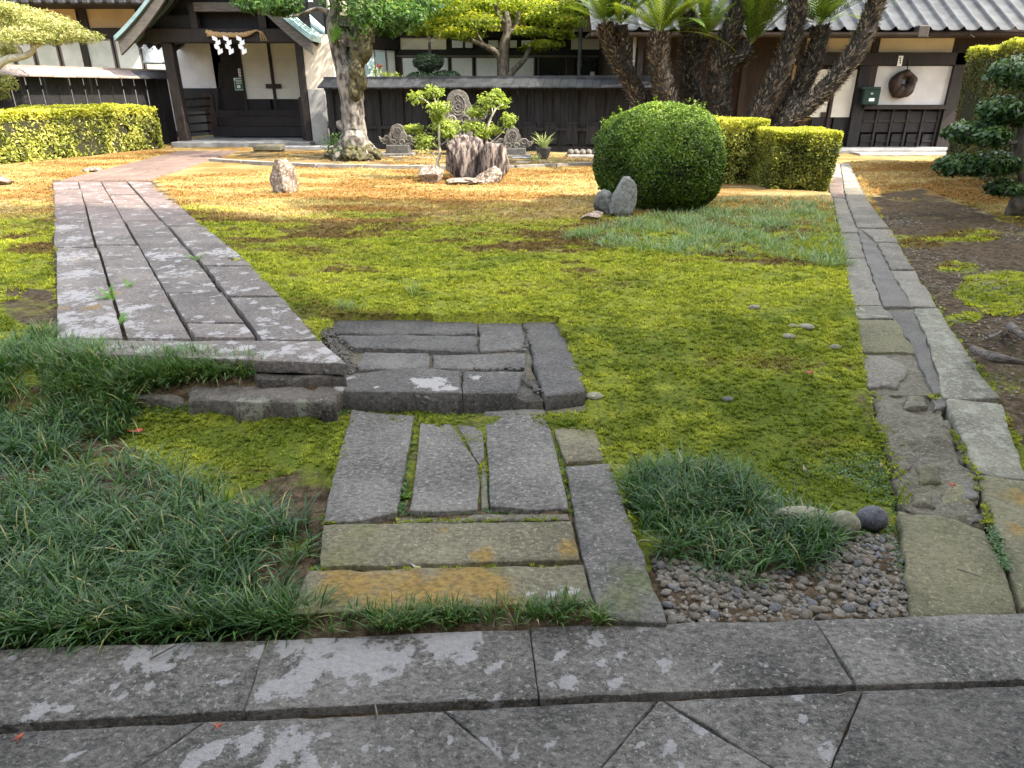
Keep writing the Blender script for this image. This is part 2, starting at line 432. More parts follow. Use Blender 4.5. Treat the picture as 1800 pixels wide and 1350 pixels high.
M['pebble_warm'] = stone_mat('warm_pebble', (0.085, 0.075, 0.062), (0.20, 0.18, 0.152), moss_bias=-0.6, scale=0.8, bstr=0.25, lich_bias=-1, spec=0.12)
M['pebble_blue'] = stone_mat('blue_pebble', (0.07, 0.074, 0.080), (0.155, 0.162, 0.172), moss_bias=-0.6, scale=0.8, bstr=0.25, lich_bias=-1, spec=0.12)
M['driftwood'] = plain('root_wood', (0.055, 0.046, 0.038), (0.17, 0.145, 0.12), 14, 0.95, 1.0, (1, 4, 4))
M['red_leaf'] = plain('fallen_red', (0.26, 0.06, 0.03), (0.38, 0.11, 0.06), 30, 0.7)
M['pale_leaf'] = plain('fallen_pale', (0.34, 0.28, 0.27), (0.46, 0.40, 0.38), 30, 0.6)
M['tan_leaf'] = plain('fallen_tan', (0.13, 0.09, 0.05), (0.26, 0.19, 0.115), 30, 0.7)
M['twig'] = plain('dry_twig', (0.09, 0.07, 0.055), (0.17, 0.14, 0.11), 30, 0.9)
# foliage
M['grass'] = leaf_mat('mondo_grass', [(0.010, 0.030, 0.006), (0.034, 0.088, 0.016), (0.105, 0.200, 0.050), (0.36, 0.30, 0.12)], 0.28, 0.34, 0.4, (1.2, 1.35, 0.6))
M['grass_fine'] = leaf_mat('fine_grass', [(0.10, 0.16, 0.055), (0.20, 0.29, 0.11), (0.33, 0.42, 0.19)], 0.3, 0.4, 0.4)
M['clover'] = leaf_mat('small_round_leaf', [(0.030, 0.075, 0.018), (0.06, 0.13, 0.03), (0.12, 0.20, 0.05)], 0.25, 0.4, 0.4)
M['shrub'] = leaf_mat('box_leaf', [(0.018, 0.036, 0.004), (0.055, 0.105, 0.010), (0.110, 0.185, 0.018), (0.22, 0.30, 0.03)], 0.28, 0.45, 0.3)
M['hedge'] = leaf_mat('azalea_leaf', [(0.04, 0.048, 0.010), (0.16, 0.18, 0.03), (0.34, 0.36, 0.06), (0.50, 0.47, 0.14)], 0.35, 0.5, 0.3)
M['hedge_lit_top'] = leaf_mat('lit_top_leaf', [(0.26, 0.28, 0.03), (0.44, 0.44, 0.05), (0.60, 0.56, 0.10)], 0.4, 0.5, 0.3)  # lighter leaf colour that paints sunlight on hedge tops
M['hedge_tall'] = leaf_mat('cedar_leaf', [(0.045, 0.052, 0.018), (0.095, 0.110, 0.036), (0.155, 0.160, 0.052), (0.17, 0.125, 0.055)], 0.2, 0.6, 0.2)
M['camellia'] = leaf_mat('glossy_leaf', [(0.014, 0.036, 0.012), (0.036, 0.080, 0.022), (0.080, 0.145, 0.036), (0.15, 0.20, 0.05)], 0.2, 0.34, 0.45)
M['maple'] = leaf_mat('maple_leaf', [(0.08, 0.13, 0.02), (0.22, 0.28, 0.035), (0.38, 0.42, 0.05), (0.58, 0.50, 0.06)], 0.5, 0.5, 0.3)
M['azalea'] = leaf_mat('bright_leaf', [(0.10, 0.15, 0.025), (0.26, 0.33, 0.05), (0.48, 0.50, 0.12)], 0.45, 0.5, 0.3)
M['green_leaf'] = leaf_mat('green_tree_leaf', [(0.025, 0.065, 0.015), (0.06, 0.13, 0.025), (0.12, 0.20, 0.04)], 0.35, 0.45, 0.35)
M['pine'] = leaf_mat('pale_needle', [(0.12, 0.14, 0.035), (0.28, 0.30, 0.09), (0.45, 0.44, 0.18), (0.55, 0.44, 0.25)], 0.35, 0.6, 0.25)
M['topiary'] = leaf_mat('dark_topiary_leaf', [(0.010, 0.030, 0.014), (0.025, 0.055, 0.024), (0.05, 0.09, 0.035)], 0.2, 0.35, 0.5)
M['frond'] = leaf_mat('cycad_frond', [(0.030, 0.060, 0.008), (0.070, 0.125, 0.014), (0.14, 0.20, 0.022), (0.26, 0.28, 0.05)], 0.3, 0.45, 0.3)
M['scale'] = leaf_mat('cycad_scale', [(0.03, 0.025, 0.02), (0.09, 0.076, 0.06), (0.22, 0.19, 0.155), (0.40, 0.33, 0.25)], 0.0, 0.8, 0.2)
M['fern'] = leaf_mat('fern_green', [(0.13, 0.26, 0.05), (0.20, 0.36, 0.08)], 0.45, 0.5, 0.3)
M['spider'] = leaf_mat('striped_leaf', [(0.16, 0.22, 0.06), (0.38, 0.42, 0.20), (0.55, 0.56, 0.36)], 0.35, 0.45, 0.3)

def moss_color(nt, pos):
    """green moss near, dry orange moss in the open far part, brown dead patches, bare soil beside the right path"""
    sep = N(nt, 'ShaderNodeSeparateXYZ', {0: pos})
    x, y = sep.outputs[0], sep.outputs[1]
    n1 = NOISE(nt, MAP(nt, pos, (0.8, 1.6, 1)), 1.6, 5, 0.62)
    n2 = NOISE(nt, pos, 9, 4, 0.6)
    n3 = NOISE(nt, MAP(nt, pos, (0.7, 1.8, 1)), 0.9, 5, 0.65)
    near_shift = SS(nt, y, 2.2, 5.6, -0.05, 0.06)          # the moss by the steps is deeper green
    g = MIX(nt, SS(nt, MA(nt, 'ADD', near_shift, MA(nt, 'ADD', MA(nt, 'MULTIPLY', n1, 0.6), MA(nt, 'MULTIPLY', n2, 0.4))), 0.38, 0.62), (0.125, 0.170, 0.017), (0.355, 0.380, 0.040))
    dead = SS(nt, MA(nt, 'ADD', MA(nt, 'MULTIPLY', n3, 0.72), MA(nt, 'MULTIPLY', n2, 0.28)), 0.54, 0.64)
    g = MIX(nt, MA(nt, 'MULTIPLY', dead, 0.75), g, (0.105, 0.070, 0.036))
    midp = SS(nt, MA(nt, 'ADD', MA(nt, 'MULTIPLY', NOISE(nt, MAP(nt, pos, (0.7, 1.5, 1)), 1.7, 5, 0.65), 0.9), MA(nt, 'MULTIPLY', SS(nt, y, 4.4, 6.6), 0.15)), 0.57, 0.63)
    g = MIX(nt, MA(nt, 'MULTIPLY', midp, 0.85), g, (0.125, 0.062, 0.036))
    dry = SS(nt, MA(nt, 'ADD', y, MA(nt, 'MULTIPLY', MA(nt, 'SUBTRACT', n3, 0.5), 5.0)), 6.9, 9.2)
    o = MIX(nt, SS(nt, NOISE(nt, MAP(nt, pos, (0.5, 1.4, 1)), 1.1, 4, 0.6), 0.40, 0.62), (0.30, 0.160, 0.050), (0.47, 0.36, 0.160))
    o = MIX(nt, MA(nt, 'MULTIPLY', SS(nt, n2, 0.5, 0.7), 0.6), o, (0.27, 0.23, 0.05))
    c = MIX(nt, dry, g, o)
    return c, x, y, n1, n2, n3
def make_ground_mat():
    m, nt, out = newmat('moss_ground')
    pos = POS(nt)
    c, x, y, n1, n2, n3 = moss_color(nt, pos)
    fine = NOISE(nt, pos, 60, 4, 0.7)
    soil = MIX(nt, SS(nt, NOISE(nt, pos, 22, 5, 0.7), 0.35, 0.7), (0.045, 0.028, 0.017), (0.200, 0.140, 0.092))
    s = ATTR(nt, 'soil')
    sm = SS(nt, MA(nt, 'ADD', s, MA(nt, 'MULTIPLY', MA(nt, 'SUBTRACT', NOISE(nt, MAP(nt, pos, (0.8, 1.5, 1)), 2.4, 5, 0.65), 0.5), 1.3)), 0.35, 0.62)
    c = MIX(nt, sm, c, soil)
    c = MIX(nt, SS(nt, fine, 0.35, 0.6), MIX(nt, 0.65, c, (0.035, 0.034, 0.012)), MIX(nt, 0.2, c, (0.035, 0.034, 0.012)))
    finish(nt, out, c, 0.95, MA(nt, 'ADD', fine, MA(nt, 'MULTIPLY', n2, 1.5)), 1.0, 0.02, 0.1)
    return m
def make_sprig_mat():
    m, nt, out = newmat('moss_sprig')
    pos = POS(nt)
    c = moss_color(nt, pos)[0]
    r = ATTR(nt, 'rnd')
    c = MIX(nt, 1.0, c, N(nt, 'ShaderNodeCombineColor', {0: SS(nt, r, 0, 1, 0.75, 1.5), 1: SS(nt, r, 0, 1, 0.78, 1.45), 2: SS(nt, r, 0, 1, 0.7, 1.5)}).outputs[0], 'MULTIPLY')
    tc = MIX(nt, 1.0, c, (1.25, 1.2, 0.7), 'MULTIPLY')
    finish(nt, out, c, 0.7, spec=0.15, trans=(tc, 0.3))
    return m
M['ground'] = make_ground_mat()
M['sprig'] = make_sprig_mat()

# ================================================================== GROUND
def zterr(x, y): return 0.05
def zterr2(x, y): return 0.038
def zstep(x, y): return 0.072
def zland(x, y): return 0.15
def zpath(x, y): return 0.272 - 0.006 * (np.clip(y, 2.5, 10) - 3.0)
def zfar(x, y): return 0.225
def zedge(x, y): return 0.05 + 0.16 * sstep(2.1, 4.8, y)
PE0 = P(608, 640, 0.272)[:2]; PE1 = P(262, 317, 0.23)[:2]          # right rim of the slab path
_e = np.array([np.r_[Pf(a, v, zedge)[:2], Pf(b, v, zedge)[:2]] for v, a, b in ((1075, 1600, 2000), (900, 1580, 1900), (842, 1560, 1806), (707, 1530, 1761), (647, 1519, 1720), (540, 1501, 1649), (454, 1484, 1595), (404, 1476, 1566), (348, 1464, 1522), (287, 1459, 1493))])
ELY = (_e[:, 1] + _e[:, 3]) / 2; ELX = _e[:, 0]; ERX = _e[:, 2]
def gz(x, y, fine=True):
    x = np.asarray(x, float); y = np.asarray(y, float)
    k = sstep(-0.95, 0.35, x)
    a = 2.78 * (1 - k) + 1.95 * k
    b = 3.25 * (1 - k) + 4.5 * k
    t = np.clip((y - a) / (b - a), 0, 1)
    w = t * t * (3 - 2 * t)
    z = 0.015 + 0.185 * w
    xe = PE0[0] + (PE1[0] - PE0[0]) * (y - PE0[1]) / (PE1[1] - PE0[1])
    d = x - xe
    bump = np.where((d > -0.05) & (y > 3.2) & (y < 11), 0.042 * np.clip(1 - np.abs(d) / 1.1, 0, 1), 0)
    z = z + bump * sstep(4.0, 4.7, y)
    # the stones are bedded in the ground
    lu, lv_ = project(x, np.maximum(y, 0.5), 0.15)
    z = np.where(inpoly(lu, lv_, [(560, 712), (1034, 700), (1031, 684), (976, 567), (596, 565), (560, 590)]), np.minimum(z, 0.03), z)
    z = np.where(inpoly(lu, lv_, [(575, 722), (1030, 715), (1060, 812), (1165, 1085), (1045, 1056), (515, 1075), (560, 925)]), np.maximum(z, 0.048), z)
    el = np.interp(y, ELY, ELX); er = np.interp(y, ELY, ERX)
    z = z - 0.07 * np.clip(np.minimum(x - el, er - x) / 0.05, 0, 1) * (y > 1.5)
    if fine:
        z = z + 0.020 * fbm(x * 1.3, y * 1.3, 0, 3, 3) * w + 0.016 * fbm(x * 7, y * 7, 0, 5, 3)
    return z
SOIL = [([(1530, 345), (1620, 330), (1800, 400), (1900, 420), (1900, 860), (1800, 790), (1720, 650), (1640, 540)], 0.66),
        ([(430, 862), (540, 815), (585, 830), (565, 905), (440, 900)], 0.55),
        ([(0, 500), (95, 510), (100, 575), (40, 575), (0, 545)], 0.6),
        ([(1035, 690), (1060, 700), (1095, 830), (1065, 830)], 0.5),
        ([(1480, 640), (1530, 660), (1600, 890), (1560, 890)], 0.42),
        ([(390, 270), (480, 262), (900, 268), (1060, 275), (1060, 292), (500, 292)], 0.5),
        ([(235, 640), (600, 636), (600, 720), (235, 712)], 0.9),
        ([(93, 317), (262, 317), (610, 640), (100, 625)], 1.1), ([(612, 712), (1034, 712), (1060, 810), (1100, 900), (575, 912)], 0.40), ([(565, 915), (1100, 905), (1175, 1095), (505, 1085)], 0.9), ([(1148, 960), (1480, 945), (1570, 940), (1606, 1084), (1178, 1100)], 1.1), ([(-400, 1125), (470, 1108), (1180, 1092), (1800, 1076), (1800, 1400), (-400, 1400)], 1.2),
        ([(500, 860), (1000, 900), (1180, 1100), (1600, 1090), (1800, 1080), (1800, 1120), (-400, 1180), (-400, 640), (240, 690), (210, 770), (430, 900)], 0.7)]
MOSSY = [((1765, 515), 90, 45), ((1740, 335), 130, 32), ((1680, 470), 50, 12), ((1620, 425), 60, 16), ((1700, 415), 70, 14), ((1690, 560), 40, 14)]
def soil_at(x, y, z):
    u, v = project(x, y, z)
    s = np.full(np.shape(u), 0.05)
    ok = np.asarray(y) > 1.0
    for poly, val in SOIL:
        s = np.where(ok & inpoly(u, v, poly), np.maximum(s, val), s)
    for (cu, cv), ru, rv in MOSSY:
        q = ((u - cu) / ru) ** 2 + ((v - cv) / rv) ** 2
        s = np.where(ok & (q < 1), s * (0.25 + 0.75 * q), s)
    s = np.where(np.asarray(y) <= 1.0, 1.2, s)
    return s
gy = np.concatenate([[-600, -200, -60, -20, -8, -3, 0, 0.8], np.arange(1.2, 6, 0.035), np.arange(6, 14, 0.11), np.arange(14, 24, 0.4), [26, 30, 40, 80, 200, 800]])
gx = np.concatenate([[-800, -200, -60, -30, -20], np.arange(-14, -3.5, 0.16), np.arange(-3.5, 4.5, 0.04), np.arange(4.5, 12, 0.16), [14, 20, 30, 60, 200, 800]])
X, Y = np.meshgrid(gx, gy)
Z = gz(X, Y)
Z = np.where((Y < 1.1), 0.0, Z)
nx, ny = len(gx), len(gy)
idx = np.arange(nx * ny).reshape(ny, nx)
Fq = np.stack([idx[:-1, :-1], idx[:-1, 1:], idx[1:, 1:], idx[1:, :-1]], -1).reshape(-1, 4)
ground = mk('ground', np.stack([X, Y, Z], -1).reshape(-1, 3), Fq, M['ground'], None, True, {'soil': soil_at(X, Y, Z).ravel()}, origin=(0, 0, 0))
ground['kind'] = 'structure'

# ================================================================== STONES
def resample(pl, n_or_t):
    pl = np.asarray(pl, float)
    d = np.r_[0, np.cumsum(np.linalg.norm(np.diff(pl, axis=0), axis=1))]
    d /= d[-1]
    return np.stack([np.interp(n_or_t, d, pl[:, k]) for k in range(pl.shape[1])], -1)
SEED = [100]
def slab(parent, px, zf, th, m, name='slab', res=0.035, bev=0.012, rough=0.004, edge=0.006, lich=(), orng=(), mossy=(), gap=0.0, dz=0.0, tilt=(0, 0), smooth=True, lichk=1.0):
    """a stone whose outline is given by four sides (near, right, far, left) or four corners NL NR FR FL"""
    SEED[0] += 1
    sd_ = SEED[0]
    if isinstance(px, dict):
        near, right, far, left = px['near'], px['right'], px['far'], px['left']
    else:
        NL, NR, FR, FL = px
        near, right, far, left = [NL, NR], [NR, FR], [FL, FR], [NL, FL]
    W = lambda pl: np.array([Pf(u, v, zf)[:2] for u, v in pl])
    near, right, far, left = map(W, (near, right, far, left))
    lw = max(np.linalg.norm(near[-1] - near[0]), np.linalg.norm(far[-1] - far[0]))
    lh = max(np.linalg.norm(left[-1] - left[0]), np.linalg.norm(right[-1] - right[0]))
    def params(L):
        n = int(np.clip(L / res, 3, 80))
        b = min(bev / L, 0.2)
        return np.r_[0, b * 0.35, b, np.linspace(0, 1, n + 1)[1:-1] * (1 - 2 * b) + b, 1 - b, 1 - b * 0.35, 1]
    s, t = params(lw), params(lh)
    B, T, Lf, R = resample(near, s), resample(far, s), resample(left, t), resample(right, t)
    S, TT = np.meshgrid(s, t)
    S = S[..., None]; TT = TT[..., None]
    XY = (1 - TT) * B[None] + TT * T[None] + (1 - S) * Lf[:, None] + S * R[:, None] \
        - ((1 - S) * (1 - TT) * near[0] + S * (1 - TT) * near[-1] + S * TT * far[-1] + (1 - S) * TT * far[0])
    S = S[..., 0]; TT = TT[..., 0]
    dl = np.minimum(np.minimum(S, 1 - S) * lw, np.minimum(TT, 1 - TT) * lh)
    ew = np.clip(1 - dl / (bev * 2.5), 0, 1)
    if gap:
        c = XY.reshape(-1, 2).mean(0)
        XY = c + (XY - c) * np.array((1 - gap / max(lw, 0.05), 1 - gap / max(lh, 0.05)))
    x, y = XY[..., 0], XY[..., 1]
    ex = edge * (fbm(x * 14, y * 14, 0.3, sd_, 4) * 1.6); ey = edge * (fbm(x * 14, y * 14, 5.7, sd_ + 50, 4) * 1.6)
    x = x + ex * ew; y = y + ey * ew
    cx, cy = x.mean(), y.mean()
    z = np.vectorize(lambda a, b: float(zf(a, b)))(x, y) + dz + tilt[0] * (x - cx) + tilt[1] * (y - cy)
    chip = 0.5 + 0.9 * np.clip(fbm(x * 9, y * 9, 2.2, sd_ + 9, 3), -0.4, 1)
    dn = np.clip(1 - dl / bev, 0, 1) ** 2
    z = z + rough * fbm(x * 10, y * 10, 0, sd_ + 3, 4) + rough * 0.8 * fbm(x * 2.5, y * 2.5, 0, sd_ + 4, 2) - bev * 0.75 * dn * chip
    ny_, nx_ = x.shape
    V = np.stack([x, y, z], -1).reshape(-1, 3)
    I = np.arange(nx_ * ny_).reshape(ny_, nx_)
    F = np.stack([I[:-1, :-1], I[:-1, 1:], I[1:, 1:], I[1:, :-1]], -1).reshape(-1, 4)
    loop = np.concatenate([I[0, :-1], I[:-1, -1], I[-1, :0:-1], I[:0:-1, 0]])
    base = V[loop].copy(); base[:, 2] -= th
    base[:, :2] += 0.4 * edge * rng.standard_normal((len(loop), 2))
    nb = len(V)
    k = len(loop)
    j = np.arange(k)
    F = np.vstack([F, np.stack([loop, nb + j, nb + (j + 1) % k, loop[(j + 1) % k]], -1)])
    V2 = np.vstack([V, base])
    def field(bl, zz):
        a = np.zeros(len(V2))
        for u, v, r in bl:
            p = Pf(u, v, zf)
            q = Pf(u + r, v, zf)
            R_ = np.linalg.norm(q[:2] - p[:2])
            d = np.linalg.norm(V2[:, :2] - p[:2], axis=1) / R_
            a = np.maximum(a, np.clip(1.25 - 0.85 * d, 0, 1) * 0.85)
        return a
    o = mk(name, V2, F, m, parent, smooth, {'lich': field(lich, 0) * lichk, 'orng': field(orng, 0) * 1.3, 'mossy': field(mossy, 0)})
    return o

# ---- terrace in the foreground
lr0 = np.random.default_rng(17)
def spots(u0, u1, v0, v1, n): return [(float(lr0.uniform(u0, u1)), float(lr0.uniform(v0, v1)), float(3 + 9 * lr0.random() ** 2.5)) for _ in range(n)]
terr = struct('terrace_pavement', (0, 1.3, 0))
def lerp2(a, b, t): return (a[0] + (b[0] - a[0]) * t, a[1] + (b[1] - a[1]) * t)
slab(terr, dict(near=[(-620, 1308), (-300, 1289), (0, 1274), (428, 1248)], right=[(428, 1248), (448, 1190), (468, 1124)], far=[(-520, 1159), (0, 1141), (468, 1124)], left=[(-620, 1308), (-520, 1159)]), zterr, 0.11, M['terrace'], 'paving_slab',
     lich=[(263, 1155, 42), (325, 1137, 26), (148, 1189, 16), (65, 1250, 26), (388, 1197, 12), (455, 1142, 22), (300, 1170, 8), (210, 1230, 8), (110, 1245, 10), (20, 1160, 8)] + spots(0, 430, 1140, 1260, 22), edge=0.003, bev=0.006)
slab(terr, [(429.5, 1249), (946, 1227), (931, 1104), (469.5, 1124)], zterr, 0.11, M['terrace'], 'paving_slab',
     lich=[(508, 1135, 28), (560, 1135, 37), (610, 1145, 35), (600, 1170, 39), (540, 1185, 37), (470, 1215, 26), (505, 1205, 28), (660, 1160, 46), (700, 1160, 29), (790, 1120, 56), (830, 1117, 23), (730, 1118, 23), (815, 1155, 20), (600, 1212, 17), (663, 1197, 17), (740, 1180, 7), (770, 1200, 7), (763, 1218, 10), (825, 1221, 12), (735, 1203, 5), (560, 1230, 4), (590, 1240, 4), (700, 1213, 3)] + spots(480, 930, 1120, 1235, 30), edge=0.003, bev=0.006)
slab(terr, [(947.5, 1226), (1502, 1202), (1430, 1089), (932.5, 1103.5)], zterr, 0.11, M['terrace'], 'paving_slab',
     lich=[(1050, 1124, 18), (1062, 1162, 15), (1092, 1126, 8), (995, 1200, 17), (967, 1210, 13), (1167, 1168, 16), (1086, 1198, 14), (1097, 1183, 8), (1150, 1098, 18), (1235, 1140, 9), (1340, 1165, 6), (1010, 1170, 5), (1200, 1110, 6)] + spots(950, 1400, 1105, 1210, 26), edge=0.004, bev=0.007)
slab(terr, dict(near=[(1509, 1203), (1800, 1192), (2330, 1172)], right=[(2330, 1172), (2200, 1064)], far=[(1433, 1088), (1800, 1075), (2200, 1064)], left=[(1509, 1203), (1433, 1088)]), zterr, 0.11, M['terrace'], 'paving_slab', edge=0.004, dz=-0.004, bev=0.007)
B_ = [((-700, 1330), (-1000, 1600)), ((362, 1267), (-60, 1552)), ((780, 1249), (1110, 1530)), ((1152, 1231), (860, 1590)), ((1168, 1231), (1600, 1500)), ((1516, 1213), (1400, 1500)), ((2400, 1180), (2700, 1480))]
blich = [[(212, 1308, 9), (350, 1320, 22)], [(510, 1312, 44), (435, 1305, 26), (375, 1315, 24), (340, 1335, 24), (545, 1350, 20), (640, 1318, 8), (675, 1316, 14), (460, 1365, 30), (585, 1345, 12)], [(815, 1335, 27), (850, 1315, 18), (905, 1323, 12), (727, 1278, 12), (790, 1255, 6), (980, 1300, 6)], [(1230, 1283, 22), (1180, 1315, 17), (1195, 1255, 8)], [(1460, 1325, 18), (1440, 1302, 9), (1400, 1225, 16), (1370, 1222, 10), (1405, 1262, 9), (1255, 1230, 8), (1505, 1285, 5)], []]
for i in range(6):
    (a0, a1), (b0, b1) = B_[i], B_[i + 1]
    if i == 3:      # the triangle between two diagonals
        b0 = (1162, 1231); a0 = (1157, 1231)
    slab(terr, [a1, b1, b0, a0], zterr2, 0.10, M['terrace'], 'paving_slab', lich=blich[i] + spots((0, 260, 800, 1060, 1190, 1520)[i], (300, 860, 1100, 1330, 1480, 1800)[i], 1262, 1350, (16, 22, 16, 10, 14, 4)[i]), edge=0.004, gap=0.006, bev=0.007, lichk=0.9)

# ---- stepping path in front of the landing
steps = struct('step_path', (-0.1, 2.2, 0))
slab(steps, dict(near=[(569, 917), (640, 914), (697, 900)], right=[(697, 900), (712, 815), (727, 730)], far=[(618, 721), (727, 729)], left=[(569, 917), (588, 830), (618, 721)]), zstep, 0.09, M['step'], 'stepping_stone', edge=0.005, bev=0.008)
slab(steps, dict(near=[(721, 897), (780, 898), (839, 894)], right=[(839, 894), (843, 850), (841, 816), (794, 744)], far=[(740, 742), (794, 744)], left=[(721, 897), (730, 830), (740, 742)]), zstep, 0.09, M['step'], 'stepping_stone', edge=0.004, bev=0.008, dz=-0.003)
slab(steps, [(843, 815), (852, 800), (848, 733), (799, 739)], zstep, 0.08, M['step'], 'stone_fragment', edge=0.004, bev=0.008, dz=-0.005)
slab(steps, [(846, 888), (859, 886), (854, 806), (846, 822)], zstep, 0.08, M['rubble'], 'mortar_strip', edge=0.006, dz=-0.010)
slab(steps, dict(near=[(863, 889), (930, 896), (999, 893)], right=[(999, 893), (982, 810), (957, 718)], far=[(852, 723), (957, 718)], left=[(863, 889), (858, 810), (852, 723)]), zstep, 0.09, M['step'], 'stepping_stone', edge=0.004, bev=0.008)
slab(steps, [(700, 915), (1003, 906), (1000, 896), (696, 904)], zstep, 0.07, M['rubble'], 'mortar_strip', edge=0.012, dz=-0.014, rough=0.012)
slab(steps, [(563, 996), (1018, 982), (1004, 914), (567, 922)], zstep, 0.09, M['step_olive'], 'stepping_stone', edge=0.007, orng=[(1000, 965, 32), (850, 978, 28), (780, 930, 14)], mossy=[(590, 980, 50), (640, 930, 40)])
slab(steps, dict(near=[(511, 1077), (780, 1068), (1041, 1057)], right=[(1041, 1057), (1024, 993)], far=[(540, 1002), (610, 1000), (640, 1003), (780, 996), (1024, 993)], left=[(511, 1077), (540, 1002)]), zstep, 0.09, M['step_olive'], 'stepping_stone', edge=0.007,
     orng=[(620, 1025, 70), (700, 1040, 90), (820, 1025, 80), (870, 1032, 50), (760, 1050, 90), (600, 1010, 40), (890, 1060, 30)], lich=[(567, 1022, 7), (930, 1045, 12), (965, 1040, 10), (1010, 1040, 12), (985, 1047, 9)], mossy=[(560, 1060, 60), (860, 1000, 30)])
slab(steps, [(994, 812), (1063, 806), (1034, 711), (963, 721)], zstep, 0.09, M['step_olive'], 'border_stone', edge=0.008, mossy=[(1040, 760, 40)])
slab(steps, dict(near=[(1050, 1076), (1110, 1094), (1173, 1092)], right=[(1173, 1092), (1120, 950), (1073, 813)], far=[(996, 819), (1073, 813)], left=[(1050, 1076), (1020, 960), (996, 819)]), zstep, 0.09, M['step'], 'border_stone', edge=0.008, mossy=[(1120, 1020, 50), (1090, 1060, 60)])

# ---- the landing
land = struct('stone_landing', (-0.4, 3.5, 0))
slab(land, dict(near=[(581, 684), (690, 688), (812, 691)], right=[(812, 691), (809, 651)], far=[(600, 659), (690, 647), (760, 646), (809, 651)], left=[(581, 684), (590, 670), (600, 659)]), zland, 0.14, M['landing'], 'landing_stone', bev=0.02, lich=[(758, 674, 32), (790, 683, 14), (735, 668, 14), (597, 680, 13), (613, 665, 9), (665, 680, 7), (700, 683, 6), (650, 652, 5)], edge=0.012)
slab(land, [(815, 691), (906, 690), (925, 652), (812, 650)], zland, 0.14, M['landing'], 'landing_stone', bev=0.02, lich=[(838, 663, 10), (880, 655, 8), (930, 660, 9)], edge=0.010)
slab(land, [(902, 692), (957, 694), (944, 660), (918, 662)], zland, 0.14, M['rough_block'], 'broken_mortar', bev=0.02, rough=0.02, edge=0.02, dz=-0.018)
slab(land, dict(near=[(958, 694), (1000, 692), (1031, 684)], right=[(1031, 684), (1020, 650), (1001, 603), (979, 563)], far=[(919, 563), (979, 563)], left=[(958, 694), (942, 650), (934, 612), (919, 563)]), zland, 0.14, M['landing'], 'landing_stone', bev=0.025, edge=0.012)
slab(land, [(622, 646), (754, 645), (754, 619), (641, 617)], zland, 0.12, M['landing'], 'landing_stone', bev=0.018, edge=0.012, dz=-0.006)
slab(land, [(758, 645), (920, 646), (924, 618), (760, 620)], zland, 0.12, M['landing'], 'landing_stone', bev=0.018, edge=0.012, dz=-0.008)
slab(land, [(622, 611), (840, 617), (840, 589), (590, 588)], zland, 0.12, M['landing'], 'landing_stone', bev=0.022, edge=0.014)
slab(land, dict(near=[(577, 584), (700, 588), (839, 586)], right=[(839, 586), (836, 559)], far=[(592, 561), (836, 559)], left=[(577, 584), (592, 561)]), zland, 0.12, M['landing'], 'landing_stone', bev=0.022, edge=0.014, dz=0.002)
slab(land, [(843, 615), (926, 611), (916, 562), (841, 561)], zland, 0.12, M['landing'], 'landing_stone', bev=0.02, edge=0.012, dz=-0.003)
slab(land, [(612, 658), (940, 655), (930, 566), (566, 572)], zland, 0.10, M['rubble'], 'mortar_bed', bev=0.02, rough=0.012, edge=0.02, dz=-0.032)
# ---- broken wall stones left of the landing, under the slab path
slab(land, dict(near=[(330, 702), (440, 708), (592, 706)], right=[(592, 706), (600, 660)], far=[(335, 655), (460, 650), (600, 660)], left=[(330, 702), (335, 655)]), lambda x, y: 0.145, 0.15, M['rough_block'], 'wall_stone', bev=0.03, rough=0.022, edge=0.02, lich=[(530, 706, 14), (455, 707, 16), (425, 706, 12), (388, 688, 7), (338, 690, 9), (560, 702, 10)], lichk=0.7)
slab(land, [(240, 704), (324, 703), (328, 672), (245, 676)], lambda x, y: 0.125, 0.14, M['rough_block'], 'wall_stone', bev=0.03, rough=0.022, edge=0.02)
slab(land, [(450, 668), (607, 664), (606, 640), (440, 645)], lambda x, y: 0.195, 0.09, M['rough_block'], 'wall_stone', bev=0.02, rough=0.015, edge=0.012)

# ---- the long slab path
path = struct('slab_path', (-2.5, 6, 0))
J = [[(93, 317), (97, 433), (103, 595)], [(137, 319), (170, 433), (223, 595)], [(177, 319), (242, 430), (295, 518), (330, 576), (341, 595)], [(222, 319), (290, 393), (360, 470), (456, 596)], [(260, 317), (353, 393), (437, 460), (563, 597)]]
GAPR = [0, 3.5, 3.0, 5.5, 0]; 
def jx(j, v, side=0):
    pl = J[j]
    x = np.interp(v, [p[1] for p in pl], [p[0] for p in pl])
    return float(x) + side * GAPR[j] * (v - 240) / 355.0
CUTS = [[319, 332, 435, 595], [319, 338, 356, 431, 595], [319, 342, 388, 515, 569, 595], [319, 398, 468, 521, 596]]
lr = np.random.default_rng(91)
cl = {(0, 2): [(120, 450, 60), (140, 480, 50), (120, 520, 70), (190, 560, 60), (150, 585, 70), (110, 560, 50)], (0, 1): [(110, 400, 40), (130, 420, 35)],
      (1, 1): [(205, 395, 40), (170, 392, 30)], (1, 3): [(230, 540, 40), (210, 570, 50), (300, 545, 16)], (2, 2): [(290, 450, 40), (330, 480, 36), (270, 445, 24)], (3, 3): [(470, 560, 20), (460, 585, 26), (530, 560, 14)], (3, 1): [(420, 440, 40), (380, 445, 30)]}
co = {(0, 2): [(130, 455, 22), (160, 540, 20), (110, 540, 16)], (1, 3): [(200, 515, 18), (290, 562, 11), (165, 548, 20), (280, 545, 8)], (3, 3): [(505, 565, 8)]}
